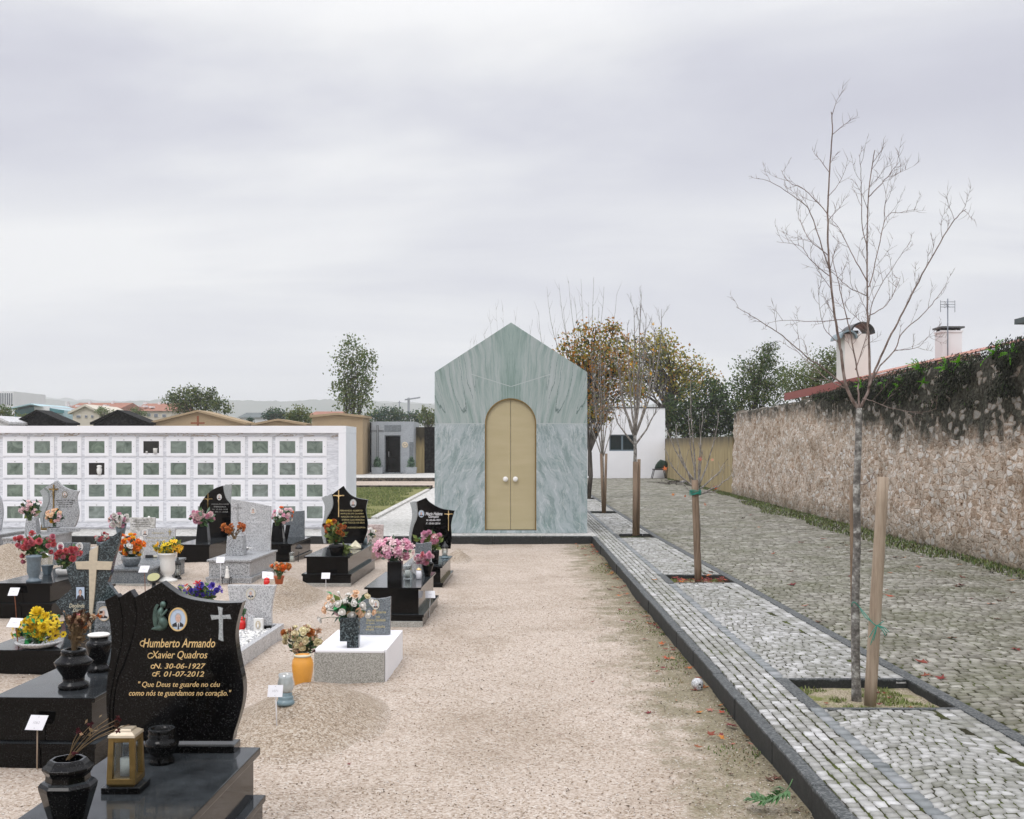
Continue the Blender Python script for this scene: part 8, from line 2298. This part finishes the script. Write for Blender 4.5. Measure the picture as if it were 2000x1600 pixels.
wbk = thing('white_book', 'white open book ornament with a small oval niche on the pebbles', 'ornament', (X, Y, .10))
MB().add([(X - 16 * k_, Y + .03, .10), (X - .001, Y - .02, .10), (X - .001, Y + .01, .10 + 27 * k_), (X - 14 * k_, Y + .06, .10 + 32 * k_), (X - 16 * k_, Y + .06, .10), (X - .001, Y + .02, .10), (X - .001, Y + .05, .10 + 27 * k_), (X - 14 * k_, Y + .09, .10 + 32 * k_)], [(0, 1, 2, 3), (7, 6, 5, 4), (0, 4, 5, 1), (1, 5, 6, 2), (2, 6, 7, 3), (3, 7, 4, 0)]).build('page', M['light_granite'], wbk)
pg = MB().box(X + .001, Y - .02, .10, X + 18 * k_, Y + .03, .10 + 25 * k_).build('page', M['white_ceramic'], wbk, .003)
MB().prism(ellpts(X + 9 * k_, .10 + 13 * k_, 5.2 * k_, 8 * k_, 20), Y - .022, Y - .0203).build('niche', M['tan_card'] if 'tan_card' in M else M['cream_stone'], pg)
MB().lathe([(2.4 * k_, 0), (2 * k_, 5 * k_), (1.2 * k_, 8 * k_)], (X + 9 * k_, Y - .024, .10 + 7 * k_), 10, cap1=True).ell((X + 9 * k_, Y - .024, .10 + 16.5 * k_), 1.5 * k_, 1.5 * k_, 1.8 * k_, 8, 6).build('figurine', M['white_ceramic'], pg)
bouquet('sprig of pale green leaves left of the white lantern', (476, 1206), 10.3, (473, 1190, 9, 12), [('bud', 'white', 3, 3)], [('leaf_green', 40, 9), ('leaf_pale', 20, 9)], 29)
# pot of purple flowers behind the gilded headstone
vase('brown pot hidden behind the gilded headstone', 392, 1218, 0, [(14, 0), (18, 16), (22, 36), (22, 40)], M['terracotta'], 24, name='pot', cat='pot')
bouquet('purple hyacinths with one red flower above the gilded headstone', (392, 1180), 12.0, (390, 1154, 42, 16), [('star', 'purple', 20, 10), ('pom', 'purple', 10, 10), ('star', 'red', 3, 9)], [('leaf_green', 150, 14), ('leaf_yellow', 60, 14)], 30, explicit=[(388, 1140, 'star', 'red', 16), (392, 1146, 'pom', 'red', 12), (366, 1143, 'star', 'red', 9)], depth=.6)

# ------------------------------------------------------------------ gravel mounds and what stands on them
mound('nearest gravel mound with the orange vase beside the gilded headstone', 598, 1412, .62, 1.15, .27, 1)
mound('gravel mound behind the pebble grave with an orange potted plant', 556, 1172, .52, 1.3, .30, 2)
mound('brown heap of gravel at the left behind the black grave', 14, 1116, .75, 1.6, .42, 3)
mound('low gravel heap right of the clear grave lamp', 893, 1092, .26, .8, .16, 4)


def on_mound(px_, py_, z): return G(px_, py_, z)


X, Y, Zm = G(591, 1340, .20)
ov_, mo, k_ = vase('orange glazed vase with a cream rim on the nearest mound', 591, 1341, .222, [(14, 0), (15, 3), (19.5, 25), (21, 42), (19.5, 52), (16.5, 57), (17, 60), (16.5, 62)], M['orange_glaze'], 36)
MB().lathe([(17.2 * k_, 0), (17.6 * k_, 2.2 * k_), (16.5 * k_, 4 * k_), (14.5 * k_, 4.2 * k_)], (mo[0], mo[1], mo[2] - 3.0 * k_), 32).build('rim', M['cream_glaze'], ov_)
bouquet('dry cream and orange flowers in the orange glazed vase', (591, 1280), 8.05, (590, 1248, 36, 27), [('rose', 'cream', 18, 13), ('pom', 'cream', 10, 12), ('dry', 'tan', 8, 13), ('bud', 'cream', 10, 7)], [('leaf_green', 110, 13), ('leaf_dark', 50, 12), ('dry_stem', 60, 12)], 31, explicit=[(607, 1234, 'pom', 'dryorange', 19), (557, 1235, 'pom', 'dryorange', 15), (624, 1232, 'dry', 'tan', 16), (580, 1240, 'rose', 'cream', 14), (596, 1246, 'rose', 'cream', 13), (574, 1256, 'rose', 'white', 14), (615, 1270, 'dry', 'maroon', 8)])
X, Y, _ = G(558, 1376, .2); k_ = Y / F
gj = thing('glass_lamp', 'clear glass lamp on a ringed blue grey foot on the nearest mound', 'lamp', (X, Y, .2), 0, 'grave lanterns')
MB().lathe([(17 * k_, 0), (17.5 * k_, 4 * k_), (15.5 * k_, 9 * k_), (14 * k_, 10 * k_), (15 * k_, 14 * k_), (13.5 * k_, 17 * k_), (12 * k_, 18 * k_), (13 * k_, 22 * k_), (11 * k_, 24 * k_)], (X, Y, .2), 30, cap1=True).build('foot', M['blue_glaze'], gj)
MB().lathe([(11.5 * k_, 24.3 * k_), (15.5 * k_, 32 * k_), (15.5 * k_, 44 * k_), (13 * k_, 52 * k_), (14 * k_, 60 * k_), (13.4 * k_, 60 * k_), (12.4 * k_, 52 * k_), (14.9 * k_, 44 * k_), (14.9 * k_, 33 * k_), (10.8 * k_, 25.5 * k_)], (X, Y, .2), 30, cap0=False).build('glass', M['frost_glass'], gj)
MB().lathe([(9 * k_, 24.4 * k_), (9.5 * k_, 30 * k_), (.001, 31 * k_)], (X, Y, .2), 16).build('candle', PET['tan'], gj)
pt_, mo, k_ = vase('small terracotta plastic pot on the mound behind the pebble grave', 545, 1141, .28, [(7, 0), (9, 12), (10.5, 13), (10.5, 16)], M['terracotta'], 20, name='pot', cat='pot')
bouquet('orange potted chrysanthemum on the mound behind the pebble grave', (545, 1125), 13.1, (547, 1107, 19, 7), [('rose', 'orange', 12, 8), ('rose', 'dryorange', 10, 9), ('pom', 'peach', 4, 8)], [('leaf_green', 70, 8)], 32)
candle_jar('red grave candle standing under a white number plate', 521, 1144, .10, 12, 16, 'red_plastic', 'red_plastic')

# number plates
sign('number plate at the left edge before the black plaque grave', 28, 1155.5, 19, 14.5, 33, 1208, 'rust', .12)
sign('slanted number plate before the sunflowers', 30, 1216, 24, 17, 44, 1312, 'rust', .25, .05)
sign('nearest number plate on a thick wooden stake by the two urn grave', 73.5, 1410.5, 34, 27, 72, 1496, 'tan_wood', .26, .03, '1062', -.35)
sign('number plate in front of the oval granite bowl', 248, 1086, 15, 11, 252, 1137, 'silver', .06)
sign('number plate left of the small black domed lantern', 282, 1111.5, 18, 12.5, 284, 1155, 'rust', .2)
sign('number plate beside the glass lamp on the nearest mound', 538.5, 1349, 29, 22, 541, 1416, 'silver', .02, .0, '1071', -.3, .13)
sign('number plate standing above the red grave candle', 523.5, 1123.5, 22, 13, 522, 1150, 'silver', -.15, .05)
sign('number plate before the stepped black grave', 636.5, 1124.5, 16.5, 11, 636.5, 1147, 'silver', 0)
sign('number plate right of the middle black grave', 840.5, 1161, 19, 13, 838, 1204, 'silver', -.1)
sign('number plate before the light grey slant topped grave', 431, 1093.5, 16, 11, 431, 1144, 'silver', 0)
# ------------------------------------------------------------------ fallen leaves, frond, litter
def leaf_mesh(seed):
    r = random.Random(seed)
    pts = []
    lob = [(0, 1.0), (40, .38), (62, .85), (98, .34), (125, .62), (165, .25)]
    full = [(a, q) for a, q in lob] + [(360 - a, q) for a, q in lob[:0:-1]]
    mb = MB()
    vs = [(0, 0, r.uniform(.05, .2))]
    for a, q in full:
        q *= r.uniform(.85, 1.15)
        vs.append((q * math.sin(R(a)), q * math.cos(R(a)), r.uniform(0, .42) * q))
    n = len(full)
    mb.add(vs, [(0, 1 + i, 1 + (i + 1) % n) for i in range(n)])
    mb.tube([(0, 0, .08), (.05, -.5, .1), (.1, -1.0, .05)], .025, 4)
    o = mb.build('fallen_leaf', [PET['coral']], None, recalc=False); me = o.data
    bpy.data.objects.remove(o)
    return me


LEAFM = [petal('dry_red_leaf', (0.20, 0.045, 0.03), .3, .4), petal('orange_leaf', (0.42, 0.12, 0.035), .3, .4), petal('brown_leaf', (0.10, 0.055, 0.035), .3, .4), petal('pinkish_leaf', (0.36, 0.16, 0.11), .3, .3)]
LV = []
for mi_ in range(4):
    for s_ in range(3):
        me = leaf_mesh(10 * mi_ + s_); me.materials.clear(); me.materials.append(LEAFM[mi_]); LV.append((mi_, me))
rl = random.Random(44)


def put_leaf(X, Y, Z, size, kind, label, group):
    me = rl.choice([m_ for k_, m_ in LV if k_ == kind])
    o = bpy.data.objects.new('fallen_leaf', me); COL.objects.link(o)
    o.location = (X, Y, Z + .002); o.rotation_euler = (rl.uniform(-.25, .25), rl.uniform(-.25, .25), rl.uniform(0, 6.28)); o.scale = (size, size, size * rl.uniform(.6, 1.1))
    tag(o, label, 'leaf', group)
    return o


GL = 'dry leaves on the gravel beside the kerb'
lab_g = 'curled dry red leaf lying on the gravel along the dark kerb'
for (px_, py_) in ((1268, 1393), (1365, 1393 - 1), (1410, 1392), (1428, 1417), (1361, 1459), (1503, 1524), (1558, 1585), (1302, 1286), (1297, 1256), (1240, 1192), (1235, 1190), (1228, 1215), (1215, 1213), (1270, 1232), (1280, 1232), (1180, 1068), (1168, 1065), (1160, 1064), (1188, 1110), (1184, 1115), (1200, 1130), (1196, 1122), (1174, 1092), (1168, 1078), (1205, 1148), (1212, 1150), (1208, 1158), (1216, 1154), (1220, 1160), (1190, 1152), (1146, 1066), (1120, 1068), (1372, 1340), (1356, 1349), (1380, 1343)):
    X, Y, _ = G(px_ if px_ < 1500 else px_ - 2, py_, 0)
    X = min(X, XK - .03)
    put_leaf(X, Y, 0, rl.uniform(.032, .055), rl.choice((0, 0, 1, 2)), lab_g, GL)
for q in range(110):
    Y = 6 + 15.7 * rl.random() ** .8; X = XK - .03 - rl.random() ** 2 * .30
    put_leaf(X, Y, 0, rl.uniform(.028, .052), rl.choice((0, 0, 2, 3, 1)), lab_g, GL)
for q in range(34):
    X = rl.uniform(-1.0, 1.3); Y = rl.uniform(6, 20)
    put_leaf(X, Y, 0, rl.uniform(.012, .026), rl.choice((2, 2, 0)), 'tiny shrivelled brown leaf lying out on the open gravel', 'leaf scraps on the open gravel')
lab_r = 'fallen leaf lying on the cobbled road below the stone wall'
for (px_, py_, kd) in ((1735, 1164, 1), (1565, 1060, 1), (1608, 1053, 1), (1645, 1062, 2), (1655, 1066, 2), (1618, 1070, 3), (1748, 1089, 0), (1765, 1090, 1), (1795, 1108, 3), (1820, 1116, 1), (1875, 1103, 1), (1880, 1128, 0), (1920, 1120, 2), (1935, 1118, 2), (1975, 1134, 1), (1868, 1146, 2), (1878, 1144, 0), (1975, 1158, 2), (1935, 1180, 3), (1545, 1117, 2), (1573, 1184, 3), (1548, 1143, 0), (1600, 1215, 2), (1800, 1294, 0), (1808, 1320, 0), (1838, 1326, 0), (1510, 1082, 1), (1985, 1270, 0), (1860, 1247, 0), (1950, 1210, 2), (1500, 1020, 2), (1450, 1013, 2), (1530, 1030, 2), (1700, 1078, 2)):
    X, Y, _ = G(px_, py_, RZ)
    put_leaf(X, Y, RZ, rl.uniform(.06, .09), kd, lab_r, 'leaves fallen on the road')
for q in range(38):
    Y = rl.uniform(10, 30); X = wallx(Y) - rl.random() ** 1.5 * 3.0
    put_leaf(X, Y, RZ, rl.uniform(.03, .06), rl.choice((0, 2, 2, 3)), lab_r, 'leaves fallen on the road')
for q in range(60):
    X, Y = rl.uniform(2.12, 2.85), rl.uniform(14.48, 15.2)
    put_leaf(X, Y, PZ - .05 + rl.random() * .03, rl.uniform(.045, .07), rl.choice((0, 0, 1, 3)), 'red leaf in the heap filling the second tree pit', 'leaves heaped in the second tree pit')
for (px_, py_) in ((1390, 1118), (1278, 1133), (1383, 1124)):
    X, Y, _ = G(px_, py_, PZ); put_leaf(X, Y, PZ, .07, 1, 'bright orange leaf on the footpath beside the second tree pit', 'orange leaves beside the second tree pit')
for q in range(10):
    put_leaf(rl.uniform(2.15, 2.9), rl.uniform(7.7, 8.4), PZ - .06, .03, 0, 'small red leaf in the mossy nearest tree pit', 'leaves in the nearest tree pit')
# orange leaves still hanging on the sapling in the second pit
for (px_, py_, kd, sz) in ((1299, 917, 1, 8.5), (1367, 898, 3, 8), (1391, 899, 3, 6), (1366, 919, 1, 7), (1397, 954, 1, 8), (1315, 967, 1, 5), (1377, 986, 3, 6), (1338, 970, 1, 4), (1362, 940, 3, 6)):
    X, Y, Z = A(px_, py_, 14.9 + rl.uniform(-.3, .3))
    o = put_leaf(X, Y, Z, sz * Y / F, kd, 'orange maple leaf still hanging on the low sapling', 'leaves on the low sapling')
    o.name = 'hanging_leaf'; o.rotation_euler = (R(70) + rl.uniform(-.4, .4), rl.uniform(-.5, .5), rl.uniform(-.8, .8))
for (px_, py_, sz) in ((1275, 634, 5), (1276, 684, 5), (1271, 731, 6), (1259, 795, 6), (1232, 712, 4)):
    X, Y, Z = A(px_, py_, 22.3)
    o = put_leaf(X, Y, Z, sz * Y / F, 1, 'yellow leaf still hanging on the slim leafless tree', 'leaves on the slim tree'); o.name = 'hanging_leaf'
    o.rotation_euler = (R(70), rl.uniform(-.5, .5), 0)
    o.data = o.data.copy(); o.data.materials.clear(); o.data.materials.append(PET['gold'])

# fine litter on the gravel: stuff
g = np.random.default_rng(91)
n = 5200
y = 5.2 + 16.4 * g.random(n) ** 1.1; x = np.where(g.random(n) < .45, XK - .02 - g.random(n) ** 2 * .9, g.uniform(-6, 1.5, n))
keep = np.array([mnoise.noise((a * 1.4, b_ * 1.4, 8)) > -.05 for a, b_ in zip(x, y)])
x, y = x[keep], y[keep]; n = len(x)
a = g.uniform(0, 6.28, n); L = g.uniform(.004, .016, n); W = g.uniform(.002, .006, n)
v = np.zeros((n, 4, 3)); zz = .004 + g.uniform(0, .006, n)
dx, dy = np.cos(a) * L, np.sin(a) * L; sx_, sy_ = -np.sin(a) * W, np.cos(a) * W
for q, (c1, c2) in enumerate(((-1, 0), (0, -1), (1, 0), (0, 1))):
    v[:, q, 0] = x + dx * c1 + sx_ * c2; v[:, q, 1] = y + dy * c1 + sy_ * c2; v[:, q, 2] = zz + g.uniform(-.003, .004, n)
v[:, :, 2] += np.array([0.030 * mnoise.noise((p * 0.9, q * 0.9, 0.3)) + 0.012 * mnoise.noise((p * 3.3, q * 3.3, 4.0)) - .006 for p, q in zip(x, y)])[:, None]
tag(np_mesh('leaf_litter', v.reshape(-1, 3), np.arange(n * 4).reshape(-1, 4), [plain('dark_litter', (0.05, 0.035, 0.02), .9, var=.4), plain('brown_litter', (0.14, 0.09, 0.05), .9, var=.4)], g.integers(0, 2, n)), 'scattered dark crumbs of leaf and bark on the beige gravel', 'leaf litter', kind='stuff')
# loose pebbles in the foreground: stuff
n = 16000
y = 5.3 + 9 * g.random(n) ** 1.7; x = g.uniform(-1, 1, n) * y * .5
x = np.where(x > XK - .02, g.uniform(-1.2, XK - .03, n), x)
bb = MB(); bb.ell((0, 0, 0), 1, 1, .7, 5, 3)
bv = np.array(bb.v); bfq = np.array(bb.f)
sc = g.uniform(.0025, .0062, n)
gz = np.array([0.030 * mnoise.noise((p * 0.9, q * 0.9, 0.3)) + 0.012 * mnoise.noise((p * 3.3, q * 3.3, 4.0)) - .008 for p, q in zip(x, y)])
V_ = bv[None] * sc[:, None, None] * g.uniform(.7, 1.3, (n, 1, 3)) + np.stack([x, y, gz + sc * .4], 1)[:, None, :]
F_ = (np.arange(n)[:, None, None] * len(bv) + bfq[None]).reshape(-1, 4)
pb_ = [plain('pebble_cream', (0.52, 0.44, 0.36), .85, var=.15, scale=20), plain('pebble_tan', (0.36, 0.28, 0.20), .85, var=.2, scale=20), plain('pebble_white', (0.66, 0.62, 0.57), .85, var=.1, scale=20), plain('pebble_dark', (0.16, 0.12, 0.085), .85, var=.2, scale=20)]
tag(np_mesh('loose_gravel', V_.reshape(-1, 3), F_, pb_, np.repeat(g.choice(4, n, p=[.4, .3, .2, .1]), len(bfq)), smooth=True), 'loose small stones lying on the beige gravel', 'gravel', kind='stuff')

# broken palm frond against the kerb
X, Y, _ = G(1536, 1560, 0)
fr = thing('palm_frond', 'broken green palm frond lying on the gravel against the kerb', 'frond', (X, Y, 0))
cvs = catmull([A(1548, 1522, 5.9), A(1538, 1542, 5.85), A(1520, 1556, 5.84), A(1496, 1566, 5.86), A(1470, 1562, 5.9)], 6)
cvs = [(p[0], p[1], max(p[2], .012)) for p in cvs]
MB().tube(cvs, [.0035 - .0001 * i for i in range(len(cvs))], 6).build('stem', M['leaf_green'], fr)
lm_ = MB()
for i in range(6, len(cvs) - 1):
    p, q = Vector(cvs[i]), Vector(cvs[i + 1])
    d = (q - p).normalized()
    for sg in (-1, 1):
        for h_ in (0, .5):
            o_ = p.lerp(q, h_)
            s_ = Vector((-d.y * sg, d.x * sg, 0)) if sg > 0 else Vector((d.y, -d.x, .1))
            dr = (d * .55 + s_ * .8 + Vector((0, 0, rl.uniform(-.05, .25)))).normalized()
            L_ = .085 * rl.uniform(.7, 1.1); t_ = dr.cross(Vector((0, 0, 1))).normalized() * .010
            e_ = o_ + dr * L_; m_ = o_ + dr * L_ * .5 + Vector((0, 0, .012))
            lm_.add([o_, m_ + t_, (e_.x, e_.y, max(e_.z, .006)), m_ - t_], [(0, 1, 2, 3)])
lm_.build('leaflets', M['leaf_green'], fr, recalc=False)
# white skull-like ball by the kerb
X, Y, _ = G(1362, 1347, 0); k_ = Y / F
X = min(X, XK - .055)
sk_ = thing('skull_ornament', 'small white ball shaped like a skull lying against the kerb', 'ornament', (X, Y, 0))
bd_ = MB().ell((X, Y, .045), .048, .05, .045, 24, 16).ell((X + .008, Y - .026, .022), .028, .024, .024, 14, 10).build('body', M['light_granite'], sk_)
MB().ell((X + .012, Y - .0475, .050), .008, .005, .006, 10, 6).ell((X + .005, Y - .0475, .024), .010, .004, .005, 10, 6).ell((X + .022, Y - .043, .026), .008, .005, .008, 10, 6).build('hollow', M['black_metal'], sk_)
# leaves and rubbish by the far ochre wall
X, Y, _ = G(1336, 944, RZ)
tag(MB().ell((X, Y, RZ + .06), .22, .12, .07, 10, 6).build('crumpled_paper', M['white_plastic']), 'crumpled white paper at the foot of the ochre wall', 'litter')
tw_ = MB()
for q in range(40):
    p = Vector(G(rl.uniform(1300, 1362), 946, RZ)); p.y += rl.uniform(-2.5, 2.5); p.z = RZ + .03
    a = rl.uniform(0, 6.28); L_ = rl.uniform(.3, .9)
    tw_.tube([p, p + Vector((math.cos(a) * L_, math.sin(a) * L_, rl.uniform(0, .15)))], .012, 4)
tag(tw_.build('twig_heap', M['bark_dark'], None, recalc=False), 'thin heap of cut twigs below the far ochre wall', 'twigs')
# ------------------------------------------------------------------ the hazy air
m = bpy.data.materials.new('haze'); m.use_nodes = True
t = m.node_tree; t.nodes.clear()
pv = nd(t, 'ShaderNodeVolumePrincipled', {'Color': (0.96, 0.97, 1.0), 'Density': 0.00042, 'Anisotropy': 0.2})
nd(t, 'ShaderNodeOutputMaterial', {'Volume': pv.outputs[0]})
tag(MB().box(-4000, -320, -5.5, 4000, 5300, 185).build('haze', m), kind='stuff')
